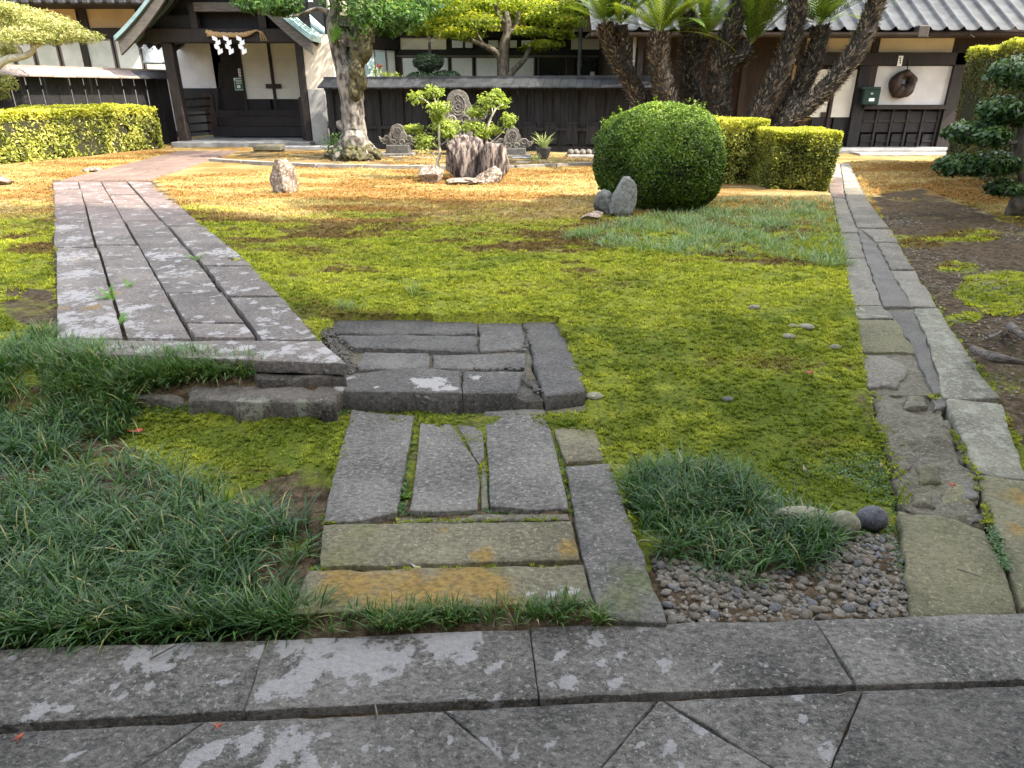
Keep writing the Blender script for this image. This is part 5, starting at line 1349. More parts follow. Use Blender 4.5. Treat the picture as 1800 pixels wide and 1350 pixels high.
for (u, w) in ((1124, 0.07), (1113, 0.03)):
    d2 = thing('downpipe', 'square brown downpipe left of the cycads' if w > 0.05 else 'thin pale downpipe left of the square brown downpipe', 'pipe', (Q(u, 150, 16.6)[0], 16.6, GZ))
    x = Q(u, 120, 16.6)[0]
    MB().bar((x, 16.6, GZ), (x, 16.6, zg - 0.05), w * 1.6, w * 1.6).build('pipe', M['gutter'] if w > .05 else M['alu_pale'], d2)
    MB().bar((x, 16.6, zg - 0.22), (x, 16.6, zg - 0.02), w * 2.4, w * 2.4).build('hopper', M['gutter'] if w > .05 else M['alu_pale'], d2)
# hanging wooden board with a hole
hc = Q(1591, 147, YRB - 0.12)
gong = thing('hanging_wood', 'round gnarled dark wooden ring hung on the white panel', 'ring', tuple(hc - np.array((0, 0, 0.32))))
a = np.linspace(0, 2 * math.pi, 37)
ring = np.stack([hc[0] - 0.01 + 0.185 * np.cos(a), 0 * a + hc[1] + 0.06, hc[2] + 0.02 + 0.19 * np.sin(a)], -1)
MB().tube(ring, 0.115 - 0.035 * np.sin(a) + 0.012 * np.sin(5 * a), 12, rough=0.35, seed=5).build('gnarled_ring', M['wood_brown'], gong, True)
MB().tube([hc + np.array((0, 0.04, 0.28)), hc + np.array((0, 0.06, 0.52))], 0.012, 5).build('cord', M['wood_black'], gong)
tg = thing('paper_tag', 'small white paper slip on the beam above the hanging ring', 'tag', tuple(Q(1582, 116, YRB - .08)))
pb(tg, 'sheet', 'white_paper', 1578.5, 98, 1586.5, 116, YRB - 0.075, 0.01)
for v in (101, 105, 109): pb(tg, 'written_mark', 'wood_black', 1581.5, v, 1583.8, v + 2.6, YRB - 0.078, 0.003)
mbx = thing('letter_box', 'dark green metal letter box on the post by the white panel', 'letter box', tuple(Q(1534, 185, YRB - .2)))
pb(mbx, 'body', 'box_green', 1518, 155, 1547, 184, YRB - 0.22, 0.2, 0.02)
pb(mbx, 'lid', 'box_green', 1517, 152.5, 1549, 157, YRB - 0.25, 0.24, 0.012)
pb(mbx, 'name_card', 'white_paper', 1527.5, 172.5, 1537, 178, YRB - 0.225, 0.006)
pb(mbx, 'latch', 'alu_pale', 1531, 163, 1535, 166, YRB - 0.235, 0.015)

# ================================================================== ROCKS AND ORNAMENTS
def rock(name, label, cat, c, size, m, seed, parent=None, planes=9, sub=4, tilt=(0, 0, 0), rough=0.12, group=None, sink=0.12, boxy=1.0, taper=0.0):
    bm = bmesh.new(); bmesh.ops.create_icosphere(bm, subdivisions=sub, radius=1.0)
    V = np.array([v.co for v in bm.verts]); F = np.array([[v.index for v in f.verts] for f in bm.faces]); bm.free()
    r = np.random.default_rng(seed)
    if sub >= 4:
        bm = bmesh.new(); bmesh.ops.create_icosphere(bm, subdivisions=5, radius=1.0)
        V = np.array([v.co for v in bm.verts]); F = np.array([[v.index for v in f.verts] for f in bm.faces]); bm.free()
    V = np.sign(V) * np.abs(V) ** boxy
    for _ in range(planes * 2 if planes > 5 else planes):
        n = r.standard_normal(3); n /= np.linalg.norm(n)
        d = r.uniform(0.42, 0.80) if planes > 5 else r.uniform(0.75, 0.95)
        h = V @ n
        V = V - np.outer(np.clip(h - d, 0, None), n)
    V = V * (1 + rough * fbm(V[:, 0] * 2 + seed, V[:, 1] * 2, V[:, 2] * 2, seed, 5))[:, None]
    if planes > 5:
        V = V * (1 - rough * 0.9 * (np.abs(fbm(V[:, 0] * 4 + seed, V[:, 1] * 4, V[:, 2] * 2.2, seed + 40, 5)) - 0.2))[:, None]
    V = V / np.abs(V).max(0)
    if taper: V[:, :2] *= (1 - taper * (V[:, 2:3] + 1) / 2)
    V = V * np.asarray(size) / 2
    R = np.array(Euler(tilt).to_matrix())
    V = V @ R.T
    V[:, 2] -= V[:, 2].min()
    V = V + np.array((c[0], c[1], c[2] - sink * size[2]))
    o = mk(name, V, F, m, parent, sub < 4, origin=(c[0], c[1], c[2]))
    o.data.polygons.foreach_set('use_smooth', np.ones(len(o.data.polygons), bool))
    if label: tag(o, label, cat, group)
    return o
def rpx(name, label, cat, u0, v0, u1, v1, m, seed, depth=0.8, **k):
    """a rock filling the rectangle u0..u1, v0..v1 with its foot on the ground at v1"""
    p = P((u0 + u1) / 2, v1 - 2, G)
    w = (u1 - u0) / FPX * (p[1] / ray((u0 + u1) / 2, v1)[1])
    h = Q((u0 + u1) / 2, v0, p[1] + w * depth / 2)[2] - G
    sink = k.pop('sink', 0.1)
    return rock(name, label, cat, (p[0], p[1] + w * depth / 2, G), (w, w * depth, h / (1 - sink)), M[m], seed, sink=sink, **k)
rpx('standing_stone', 'rough pale standing stone alone on the lawn near the path', 'stone', 470, 267, 527, 344, 'rock_warm', 15, 0.8, planes=8, rough=0.20, tilt=(0, -0.10, 0.4), boxy=0.6)
rpx('tall_rock', 'largest dark streaked rock in the middle of the rock group', 'rock', 783, 236, 853, 321, 'rock_streak', 32, 0.55, planes=5, rough=0.16, tilt=(0, 0.03, 0.15), boxy=0.42)
rpx('tall_rock', 'upright brown rock at the right end of the rock group', 'rock', 844, 247, 897, 323, 'rock_streak', 25, 0.6, planes=5, rough=0.16, boxy=0.5)
rpx('low_rock', 'low white-topped rock at the left end of the rock group', 'rock', 731, 286, 780, 325, 'rock_warm', 27, 0.9, planes=11, rough=0.14)
rpx('low_rock', 'low pale rock in front of the right upright rock', 'rock', 834, 289, 892, 326, 'rock_warm', 44, 0.6, planes=9, rough=0.12)
rpx('flat_rock', 'flat pinkish rock lying before the tallest rock', 'rock', 772, 311, 842, 328, 'rock_warm', 28, 0.8, planes=9)
rpx('flat_rock', 'small white flat rock lying between the flat pinkish rock and the low pale rock', 'rock', 812, 312, 848, 328, 'rock_warm', 29, 0.7, planes=9)
rpx('leaning_rock', 'tall grey-blue rock leaning on the clipped round shrub', 'rock', 1072, 306, 1126, 385, 'rock_grey', 30, 0.8, planes=5, tilt=(0, 0.2, 0), boxy=0.55, rough=0.2, taper=0.38)
rpx('low_rock', 'low mossy grey rock left of the leaning grey rock', 'rock', 1038, 332, 1086, 381, 'rock_grey', 43, 0.9, planes=5, boxy=0.6, rough=0.2, taper=0.35)
rpx('flat_rock', 'flat split pale rock at the foot of the leaning grey rock', 'rock', 1020, 369, 1067, 391, 'rock_warm', 33, 0.9, planes=9)
rpx('low_rock', 'small pale rock under the low hedge right of the round shrub', 'rock', 1336, 309, 1374, 329, 'rock_grey', 34, 0.8, planes=9)
rpx('edge_rock', 'pale rock cut by the left edge below the hedge', 'rock', -28, 304, 12, 330, 'rock_warm', 35, 0.8, planes=9)
rpx('flat_rock', 'flat pale stone left of the bend in the path', 'stone', 131, 293, 168, 306, 'rock_warm', 36, 0.9, planes=9)
# boulders by the pebbles
for (u0, v0, u1, v1, m, sd, lb_) in ((1362, 893, 1466, 938, 'boulder_pale', 51, 'flat pale green boulder half hidden in the grass beside the pebbles'), (1458, 899, 1514, 946, 'boulder_pale', 52, 'round olive boulder between the flat pale one and the dark one'), (1511, 886, 1563, 934, 'boulder_blue', 53, 'round dark blue-grey boulder beside the mossy edging stone')):
    p = P((u0 + u1) / 2, v1 - 4, 0.03)
    sc = p[1] / ray((u0 + u1) / 2, v1)[1] / FPX
    w = (u1 - u0) * sc; h = w * (0.92 if u1 - u0 < 80 else 0.40)
    rock('boulder', lb_, 'boulder', (p[0], p[1] + w * 0.25, 0.025), (w, w * (0.85 if u1 - u0 < 80 else 0.40), h), M[m], sd, planes=3, rough=0.05, sub=4, sink=0.18)
# pebbles lying on the moss
for i, (u, v, s) in enumerate(((1279, 704, 11), (1393, 575, 9), (1417, 578, 14), (1387, 594, 12), (1468, 612, 10), (1325, 543, 11), (1045, 700, 16), (375, 931, 26))):
    p = Pf(u, v, lambda a, b: gz(a, b, False))
    r = s * p[1] / ray(u, v)[1] / FPX
    lbs = ['single blue-grey pebble alone in the middle of the moss', 'smallest of the three pale pebbles lying together on the moss', 'widest of the three pale pebbles lying together on the moss', 'left one of the three pale pebbles lying together on the moss', 'pale pebble on the moss closest to the edging path', 'flat grey stone sliver on the far moss', 'grey stone at the right corner of the landing', 'flat pale stone showing through the mondo grass']
    rock('pebble' if i < 6 else 'small_stone', lbs[i], 'stone', (p[0], p[1], p[2]), (2 * r, 1.5 * r, 0.9 * r), M['boulder_pale' if i else 'pebble_blue'], 60 + i, planes=3, sub=3, rough=0.05, sink=0.25)

def torus(mb, c, R, r, n=20, k=6, a0=0, a1=2 * math.pi):
    a = np.linspace(a0, a1, n)
    mb.tube(np.stack([c[0] + R * np.cos(a), 0 * a + c[1], c[2] + R * np.sin(a)], -1), r, k)
def scroll(mb, c, R, r, sgn, turns=1.4, n=26):
    a = np.linspace(0, turns * 2 * math.pi, n); rr = R * np.linspace(1, 0.18, n)
    mb.tube(np.stack([c[0] + sgn * rr * np.cos(a), 0 * a + c[1], c[2] + rr * np.sin(a)], -1), np.linspace(r, r * 0.5, n), 6)
def ornament(u, vtop, vbot, vbase, half, wing, v_w, Y, label, plaque=False):
    zt = Q(u, vtop, Y)[2]; zb = Q(u, vbot, Y)[2]; x = Q(u, (vtop + vbot) / 2, Y)[0]
    sc = Y / ray(u, vbot)[1] / FPX
    hw = half * sc; wg = wing * sc; H = zt - zb
    t = thing('ridge_end_ornament', label, 'ornament', (x, Y, GZ))
    poly = []
    for q in np.linspace(0, math.pi, 15): poly.append((x + hw * 0.8 * math.cos(q), zt - 0.8 * hw + 0.8 * hw * math.sin(q)))
    poly += [(x - hw, zt - hw * 1.15), (x - hw * 1.02, zt - H * 0.62), (x - hw * 0.82, zb), (x + hw * 0.82, zb), (x + hw * 1.02, zt - H * 0.62), (x + hw, zt - hw * 1.15)]
    MB().prism(poly, Y, Y + 0.16).build('face_slab', M['carved'], t)
    cz_ = zt - H * 0.46; ry = H * 0.30; rx = hw * 0.52
    pol = [(x + rx * math.cos(q), cz_ + ry * math.sin(q)) for q in np.linspace(0, 2 * math.pi, 20, endpoint=False)]
    MB().prism(pol, Y - 0.006, Y + 0.02).build('recess', M['carved_dark'], t)
    mb = MB(); c = (x, Y - 0.012, cz_ - ry * 0.15); R = rx * 0.72
    torus(mb, c, R, R * 0.10); torus(mb, c, R * 0.42, R * 0.09)
    for k in range(8):
        a = k * math.pi / 4
        torus(mb, (c[0] + R * 0.98 * math.cos(a), c[1], c[2] + R * 0.98 * math.sin(a)), R * 0.24, R * 0.08, 10, 5)
    torus(mb, (x, Y - 0.012, cz_ + ry * 0.70), R * 0.25, R * 0.09, 12, 5)
    mb.build('flower_crest', M['carved'], t)
    torus_m = MB(); a = np.linspace(0, 2 * math.pi, 24)
    torus_m.tube(np.stack([x + rx * np.cos(a), 0 * a + Y - 0.006, cz_ + ry * np.sin(a)], -1), hw * 0.05, 5)
    torus_m.build('rim', M['carved'], t)
    for sgn in (-1, 1):
        mb = MB(); zc = zb + H * 0.20
        poly = [(x + sgn * hw * 0.7, zb), (x + sgn * hw * 0.7, zb + H * 0.42), (x + sgn * (hw + (wg - hw) * 0.35), zb + H * 0.46), (x + sgn * (hw + (wg - hw) * 0.7), zb + H * 0.26), (x + sgn * wg, zb + H * 0.40), (x + sgn * (wg - 0.02), zb + H * 0.2), (x + sgn * (hw + (wg - hw) * 0.6), zb + 0.01)]
        if sgn < 0: poly = poly[::-1]
        mb.prism(poly, Y + 0.03, Y + 0.13)
        ww = wg - hw
        scroll(mb, (x + sgn * (hw + ww * 0.22), Y + 0.02, zb + H * 0.28), ww * 0.26, ww * 0.07, sgn)
        scroll(mb, (x + sgn * (hw + ww * 0.66), Y + 0.02, zb + H * 0.18), ww * 0.20, ww * 0.06, -sgn)
        scroll(mb, (x + sgn * hw * 0.45, Y - 0.01, zb + H * 0.10), hw * 0.34, hw * 0.10, sgn)
        mb.build('scroll_wing', M['carved'], t)
    zb2 = Q(u, vbase, Y)[2]
    if plaque:
        MB().box(x - hw * 0.95, Y + 0.02, GZ - 0.05, x + hw * 0.95, Y + 0.5, zb - 0.01, 0.02).build('pedestal', M['carved'], t)
        pl_ = MB().box(x + hw * 0.05, Y - 0.01, zb - 0.62, x + hw * 0.55, Y + 0.018, zb - 0.06).build('inscribed_plate', M['wood_black'], t)
        mk_ = MB()
        for col_ in (0, 1):
            for q in range(6):
                xx = x + hw * (0.12 + 0.22 * col_); z = zb - 0.12 - q * 0.078
                for s_ in range(3):
                    w_ = hw * rng.uniform(0.05, 0.12)
                    mk_.box(xx + rng.uniform(0, .01), Y - 0.016 - 0.0004 * s_, z - s_ * 0.018, xx + w_, Y - 0.0112, z - s_ * 0.018 + 0.007)
        mk_.build('engraved_signs', M['sign_white'], pl_)
    else:
        MB().box(x - wg * 0.62, Y - 0.08, GZ - 0.05, x + wg * 0.62, Y + 0.35, zb - 0.004, 0.02).build('stone_base', M['carved_dark'], t)
        MB().box(x - wg * 0.85, Y - 0.2, GZ - 0.06, x + wg * 0.85, Y + 0.5, GZ + 0.06, 0.015).build('plinth', M['carved'], t)
    return t
ornament(805, 157, 217, 240, 24, 52, 0, 15.9, 'largest carved ridge-end ornament, raised above the rock group', True)
ornament(698, 218, 254, 270, 15, 33, 0, 15.9, 'small carved ridge-end ornament beside the tree trunk')
ornament(901, 223, 260, 275, 15, 38, 0, 15.5, 'small carved ridge-end ornament right of the rock group')
# row of round stones on a base at the foot of the fence
rw = thing('stone_row', 'row of small round stones on a weathered block left of the round shrub', 'stones', (Q(1022, 278, 15.4)[0], 15.4, GZ))
pb(rw, 'block', 'kerb', 996, 272, 1052, 283, 15.4, 0.4, 0.03)
for q in range(5):
    u = 1003 + q * 10.5
    p = Q(u, 273, 15.55)
    rock('round_stone', None, None, tuple(p), (0.16, 0.16, 0.15), M['carved'], 80 + q, parent=rw, planes=2, sub=3, rough=0.05, sink=0.1)
# trough and low kerbs in front of the porch
tr_ = thing('stone_trough', 'low mossy stone trough in front of the porch', 'trough', (Q(468, 262, 16.8)[0], 16.8, GZ))
pb(tr_, 'block', 'rubble', 444, 255, 494, 266, 16.8, 0.35, 0.03)
for k, (u0, u1, v0, v1, Y_) in enumerate(((490, 590, 257, 268, 17.6), (668, 730, 268, 276, 16.3), (900, 935, 276, 283, 15.2), (684, 716, 275, 279, 15.6), (730, 756, 277, 281, 15.4), (906, 1045, 285, 290, 14.4))):
    lab = ['long low stone border right of the trough', 'low stone border under the small ornament by the tree', 'low stone border under the ornament right of the rocks', 'short pale stone lying on moss right of the tree', 'second short pale stone lying on moss right of the tree', 'long pale stone strip behind the lawn left of the round shrub'][k]
    tag(pb(None, 'border_stone', 'kerb' if k > 2 else 'concrete', u0, v0, u1, v1, Y_, 0.25, 0.02), lab, 'stone')

# ================================================================== PLANTS
def sphere_pts(n, r=None):
    v = rng.standard_normal((n, 3)); v /= np.linalg.norm(v, axis=1)[:, None]
    return v
def blob_leaves(c, rad, n, shell=0.35, lump=0.18, seed=1, flatbot=None):
    """points and outward normals through the outer part of a lumpy ellipsoid"""
    d = sphere_pts(n)
    k = 1 + lump * fbm(d[:, 0] * 2.2 + seed, d[:, 1] * 2.2, d[:, 2] * 2.2, seed, 3)
    rr = k * (1 - shell * rng.random(n) ** 1.6)
    p = d * rr[:, None] * np.asarray(rad) + np.asarray(c)
    nr = d / np.asarray(rad); nr /= np.linalg.norm(nr, axis=1)[:, None]
    if flatbot is not None:
        keep = p[:, 2] > flatbot
        p, nr = p[keep], nr[keep]
    return p, nr
def foliage(name, parent, pts, nrm, size, m, aspect=0.5, jit=0.7, tone=None):
    n = len(pts)
    V, F = quad_leaves(pts, nrm + rng.normal(0, jit, (n, 3)), size, aspect)
    r = rng.random(n) if tone is None else np.clip(tone, 0, 1)
    return mk(name, V, F, M[m], parent, False, {'rnd': np.repeat(r, 4)})
# ---- clipped round shrub
sc_ = P(1182, 374, G)
sh = thing('round_shrub', 'large dense round clipped green shrub in the middle right', 'shrub', (sc_[0], sc_[1] + 0.75, G))
def dome(cx, cy, rx, ry, H, n, seed):
    # superellipsoid standing on the ground, tucked in at the foot
    d = sphere_pts(n)
    d = np.sign(d) * np.abs(d) ** 0.82
    d /= np.linalg.norm(d, axis=1)[:, None] ** 0.55
    zc = G + H * 0.46
    p = np.stack([cx + d[:, 0] * rx, cy + d[:, 1] * ry, zc + d[:, 2] * H * 0.54], -1)
    lum = 0.035 * fbm(p[:, 0] * 5, p[:, 1] * 5, p[:, 2] * 5, seed, 3) + 0.06 * fbm(p[:, 0] * 1.8, p[:, 1] * 1.8, p[:, 2] * 1.8, seed + 8, 2)
    nr = d / np.array((rx, ry, H * .54)); nr /= np.linalg.norm(nr, axis=1)[:, None]
    p = p + nr * (lum - 0.05 * rng.random(n) ** 1.5)[:, None]
    k = p[:, 2] > G + 0.02
    return p[k], nr[k]
cxm = P(1168, 372, G); cl_ = P(1200, 380, G)
DOMES = ((cxm[0], cxm[1] + 0.60, 0.79, 0.62, 1.20, 66000, 4), (cl_[0] - 0.02, cl_[1] + 0.56, 0.60, 0.50, 1.02, 46000, 6))
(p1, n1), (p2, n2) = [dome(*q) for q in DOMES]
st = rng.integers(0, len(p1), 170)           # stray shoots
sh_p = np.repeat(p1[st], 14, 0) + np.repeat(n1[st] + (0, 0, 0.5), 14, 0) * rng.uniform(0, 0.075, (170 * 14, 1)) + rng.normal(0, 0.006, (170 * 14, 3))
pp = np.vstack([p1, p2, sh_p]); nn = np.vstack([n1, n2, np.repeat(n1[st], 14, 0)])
foliage('shrub_leaves', sh, pp, nn, 0.0155, 'shrub', 0.55, 0.75, np.clip(rng.random(len(pp)) * 0.65 + 0.50 * np.clip(nn[:, 2], 0, 1) + 0.35 * fbm(pp[:, 0] * 6, pp[:, 1] * 6, pp[:, 2] * 6, 3, 3), 0, 1))  # upward leaves painted lighter, like soft light from above
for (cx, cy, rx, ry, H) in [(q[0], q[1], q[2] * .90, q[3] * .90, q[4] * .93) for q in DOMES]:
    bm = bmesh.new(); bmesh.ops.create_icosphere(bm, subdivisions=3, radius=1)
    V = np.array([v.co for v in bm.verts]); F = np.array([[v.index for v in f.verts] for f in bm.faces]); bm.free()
    mk('dark_core', np.stack([cx + V[:, 0] * rx, cy + V[:, 1] * ry, G + H * 0.47 + V[:, 2] * H * 0.50], -1), F, M['core'], sh, True)  # solid dark core added to block light through the leaves
# ---- box hedges
def hedge(name, label, quad, H, n, leaf, m_side, m_top, seed, flare=0.0, holes=2.6, lump=0.05, depth=0.10, toplight=0.12, z0=None):
    """quad: four ground corners (counter-clockwise from above)"""
    z0 = G if z0 is None else z0
    quad = np.asarray(quad, float); c = quad.mean(0)
    t = thing(name, label, 'hedge', (c[0], c[1], z0))
    P_, N_ = [], []
    per = [np.linalg.norm(quad[(i + 1) % 4] - quad[i]) for i in range(4)]
    areaT = abs(0.5 * sum(quad[i][0] * quad[(i + 1) % 4][1] - quad[(i + 1) % 4][0] * quad[i][1] for i in range(4)))
    tot = sum(per) * H + areaT
    for i in range(4):
        k = int(n * per[i] * H / tot)
        a = rng.random(k); h = rng.random(k)
        e = quad[(i + 1) % 4] - quad[i]; nv = np.array((e[1], -e[0])) / per[i]
        base = quad[i] + e * a[:, None]
        base = c + (base - c) * (1 + flare * h)[:, None]
        P_.append(np.c_[base, z0 + h * H]); N_.append(np.tile(np.r_[nv, 0.1], (k, 1)))
    k = int(n * areaT / tot * 1.4)
    a, b = rng.random(k), rng.random(k)
    q = (quad[0] * (1 - a)[:, None] + quad[1] * a[:, None]) * (1 - b)[:, None] + (quad[3] * (1 - a)[:, None] + quad[2] * a[:, None]) * b[:, None]
    q = c + (q - c) * (1 + flare)
    P_.append(np.c_[q, np.full(k, z0 + H)]); N_.append(np.tile((0, 0, 1.0), (k, 1)))
    p = np.vstack(P_); nr = np.vstack(N_)
    lu = lump * (fbm(p[:, 0] * 2.6, p[:, 1] * 2.6, p[:, 2] * 2.6, seed, 4) + 0.8 * fbm(p[:, 0] * 0.9, p[:, 1] * 0.9, p[:, 2] * 0.9, seed + 3, 2))
    hol = fbm(p[:, 0] * 3.4, p[:, 1] * 3.4, p[:, 2] * 4.5, seed + 6, 3)
    kp_ = (rng.random(len(p)) < np.clip(1.35 - holes * np.clip(hol, 0, 1), 0.15, 1)) | (nr[:, 2] > 0.5)
    p, nr, lu = p[kp_], nr[kp_], lu[kp_]
    p = p + nr * (lu - depth * rng.random(len(p)) ** 1.4)[:, None]
    # top rim leaves take the lighter colour, painted as sunlight
    top = (p[:, 2] - (z0 + H)) / (2.2 * toplight) + 1 > rng.random(len(p)) * 0.9 + 0.1
    tone = np.clip(rng.random(len(p)) * 0.8 + 0.7 * fbm(p[:, 0] * 3, p[:, 1] * 3, p[:, 2] * 3, seed + 5, 3) + 0.1, 0, 1)
    foliage('hedge_leaves', t, p[~top], nr[~top], leaf, m_side, 0.5, 0.8, tone[~top])
    foliage('lit_top_leaves', t, p[top] + np.array((0, 0, 0.015)), nr[top] + (0, 0, 0.3), leaf * 1.1, m_top, 0.45, 0.8, tone[top])
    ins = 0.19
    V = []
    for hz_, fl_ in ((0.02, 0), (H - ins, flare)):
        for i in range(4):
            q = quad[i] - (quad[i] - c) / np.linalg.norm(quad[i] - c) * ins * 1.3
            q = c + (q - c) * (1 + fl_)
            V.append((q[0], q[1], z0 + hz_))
    mk('dark_core', V, [(0, 1, 2, 3)[::-1], (4, 5, 6, 7), (0, 1, 5, 4), (1, 2, 6, 5), (2, 3, 7, 6), (3, 0, 4, 7)], M['core'], t)  # dark box added inside the hedge so no light passes
    return t
a = P(0, 290, G)[:2]; b = P(290, 260, G)[:2]
a2 = a + (a - b) * 0.6
dv = (b - a) / np.linalg.norm(b - a); nv = np.array((-dv[1], dv[0]))
HH = Q(0, 196, a[1])[2] - G
hedge('clipped_hedge', 'long clipped yellow-green hedge on the left in front of the slit fence', [a2, b, b + nv * 1.15, a2 + nv * 1.15], HH, 90000, 0.036, 'hedge', 'hedge_lit_top', 7, lump=0.10, depth=0.16)
a = P(1282, 330, G)[:2]; b = P(1356, 332, G)[:2]
H1 = Q(1320, 224, a[1])[2] - G
hedge('clipped_hedge', 'darker half of the low hedge touching the round shrub', [a + (-0.2, 0.55), b + (0.02, 0.55), b + (0.05, 1.4), a + (-0.2, 1.4)], H1 + 0.08, 26000, 0.020, 'hedge', 'hedge_lit_top', 8, flare=0.05, lump=0.07, depth=0.18)
a = P(1352, 334, G)[:2]; b = P(1455, 336, G)[:2]
H2 = Q(1400, 231, a[1])[2] - G
hedge('clipped_hedge', 'sunlit low hedge beside the edging path, wider at its top', [a, b, b + (0.05, 1.0), a + (0, 1.0)], H2, 40000, 0.018, 'hedge', 'hedge_lit_top', 9, flare=0.14, lump=0.06)
# tall hedge on the right
h0 = Q(1683, 170, 13.6)[:2]; zt_ = Q(1695, 88, 13.6)[2]
h1 = Q(1815, 170, 10.2)[:2]
dv = (h1 - h0); 
h2 = h0 + dv * 1.8
hedge('tall_hedge', 'tall clipped dark hedge at the right edge behind the glossy tree', [h0, h2, h2 + np.array((1.2, 0.7)), h0 + np.array((1.2, 0.7))], zt_ - G, 150000, 0.026, 'hedge_tall', 'hedge_lit_top', 10, lump=0.10, depth=0.10, holes=1.2)

# ---- trees
def limb(mb, pts, radii, n=14, sides=8, rough=0.15, seed=0):
    p = spline(pts, n)
    r = np.interp(np.linspace(0, 1, n), np.linspace(0, 1, len(radii)), radii)
    mb.tube(p, r, sides, rough=rough, seed=seed)
    return p
def pxs(Y, *pts, dy=None):
    return [Q(u, v, Y + (dy[i] if dy else 0)) for i, (u, v) in enumerate(pts)]
YT = 15.0
sT = YT / ray(620, 200)[1] / FPX            # metres per pixel there
t = thing('old_tree', 'tall old tree with pale mottled trunk and mossy fork beside the porch', 'tree', (Q(622, 278, YT)[0], YT, G))
mb = MB()
limb(mb, [P(622, 284, G - 0.2)] + pxs(YT, (623, 262), (623, 235), (621, 205), (619, 170), (613, 140), (606, 115), (600, 95)), [v * sT for v in (38, 29, 23, 20.5, 20, 21, 20, 16, 12)], 30, 14, 0.22, 1)
limb(mb, pxs(YT, (612, 140), (600, 105), (592, 75), (585, 45), (588, 15), (586, -30), dy=(0, 0, -.05, -.1, -.1, -.1)), [v * sT for v in (16, 15, 13, 11, 9, 8)], 20, 10, 0.25, 2)
limb(mb, pxs(YT, (620, 130), (632, 85), (630, 55), (620, 20), (618, -40), dy=(0, .1, .15, .2, .2)), [v * sT for v in (17, 15, 12, 10, 8)], 20, 10, 0.25, 3)
limb(mb, pxs(YT, (634, 70), (645, 40), (652, 15), (672, -20)), [v * sT for v in (9, 6.5, 5.5, 4)], 12, 8, 0.2, 4)
limb(mb, pxs(YT, (590, 30), (560, 15), (520, 28), (490, 30)), [v * sT for v in (5, 3, 2, 1)], 12, 6, 0.2, 5)
limb(mb, pxs(YT, (612, 232), (600, 222), (595, 212)), [v * sT for v in (13, 8, 5)], 8, 8, 0.2, 6)
for q in range(9):
    a = q * 0.75 + 0.2; rr = rng.uniform(0.40, 0.60)
    b = np.array((Q(622, 262, YT)[0], YT, G))
    limb(mb, [b + np.array((0.2 * math.cos(a), 0.2 * math.sin(a), 0.32)), b + np.array((0.42 * math.cos(a), 0.42 * math.sin(a), 0.12)), b + np.array((rr * math.cos(a), rr * math.sin(a), -0.04))], [0.12, 0.10, 0.04], 8, 7, 0.4, 20 + q)
mb.build('trunk', M['bark_pale'], t, True)
mb = MB()     # mossy, dark sleeve of bark and small ferns on the right stem
for q in range(26):
    w = q / 25
    c = spline(pxs(YT - 0.2, (628, 160), (627, 130), (632, 100), (638, 75), (640, 50)), 26)[q]
    c = c + rng.normal(0, 0.035, 3)
    s = rng.uniform(0.09, 0.17)
    bm = bmesh.new(); bmesh.ops.create_icosphere(bm, subdivisions=2, radius=s)
    V = np.array([v.co for v in bm.verts]); F = [[v.index for v in f.verts] for f in bm.faces]; bm.free()
    V = V * (1 + 0.5 * fbm(V[:, 0] * 14 + q, V[:, 1] * 14, V[:, 2] * 9, q, 3))[:, None] * np.array((0.9, 0.8, 1.5))
    mb.add(V + c, F)
for q in range(60):
    a = rng.uniform(0, 6.28); rr = rng.uniform(0.25, 0.55)
    c = np.array((Q(622, 262, YT)[0] + rr * math.cos(a), YT + rr * math.sin(a), G + rng.uniform(0, 0.30) * (1.3 - rr * 1.6)))
    bm = bmesh.new(); bmesh.ops.create_icosphere(bm, subdivisions=3, radius=rng.uniform(0.07, 0.15))
    V = np.array([v.co for v in bm.verts]); F = [[v.index for v in f.verts] for f in bm.faces]; bm.free()
    mb.add(V * (1 + 1.1 * fbm(V[:, 0] * 16 + q, V[:, 1] * 16, V[:, 2] * 16, q, 4))[:, None] + c, F)
tag(mb.build('mossy_bark', M['bark_moss'], t, True), kind='stuff')
fl_ = [np.r_[Q(u + rng.normal(0, 5), v + rng.normal(0, 4), YT - 0.32)] for u, v in ((592, 60), (594, 66), (622, 70), (640, 62), (600, 62), (594, 70))]
blades('epiphyte_ferns', np.array(fl_), 16, 0.24, 0.018, M['fern'], t, 61, lean=(0.4, 1.4), spread=0.05)
fl_ = [P(u, v, G) + np.array((0, 0, 0.02)) for u, v in ((590, 276), (600, 280), (612, 283), (585, 272), (606, 270), (598, 262))]
pq = np.vstack([blob_leaves(p + (0, 0, 0.18), (0.28, 0.22, 0.25), 90, 0.8, 0.3, 3)[0] for p in fl_])
tag(foliage('base_shoots', t, pq, np.tile((0, 0, 1.0), (len(pq), 1)), 0.035, 'green_leaf', 0.5, 0.9), kind='stuff')
cl = [(450, -8, 50, 24), (500, 2, 34, 16), (490, 18, 22, 9), (440, 8, 22, 12), (640, 25, 50, 26), (680, 20, 50, 30), (715, 30, 36, 22), (660, 45, 30, 16), (690, 50, 22, 12), (610, -10, 60, 24), (740, 8, 40, 22)]
pts_, nr_ = [], []
for (u, v, ru, rv) in cl:
    c = Q(u, v, YT + rng.uniform(-0.5, 0.5))
    p, n = blob_leaves(c, (ru * sT, ru * sT * 0.8, rv * sT), 850, 0.85, 0.6, int(u))
    pts_.append(p); nr_.append(n)
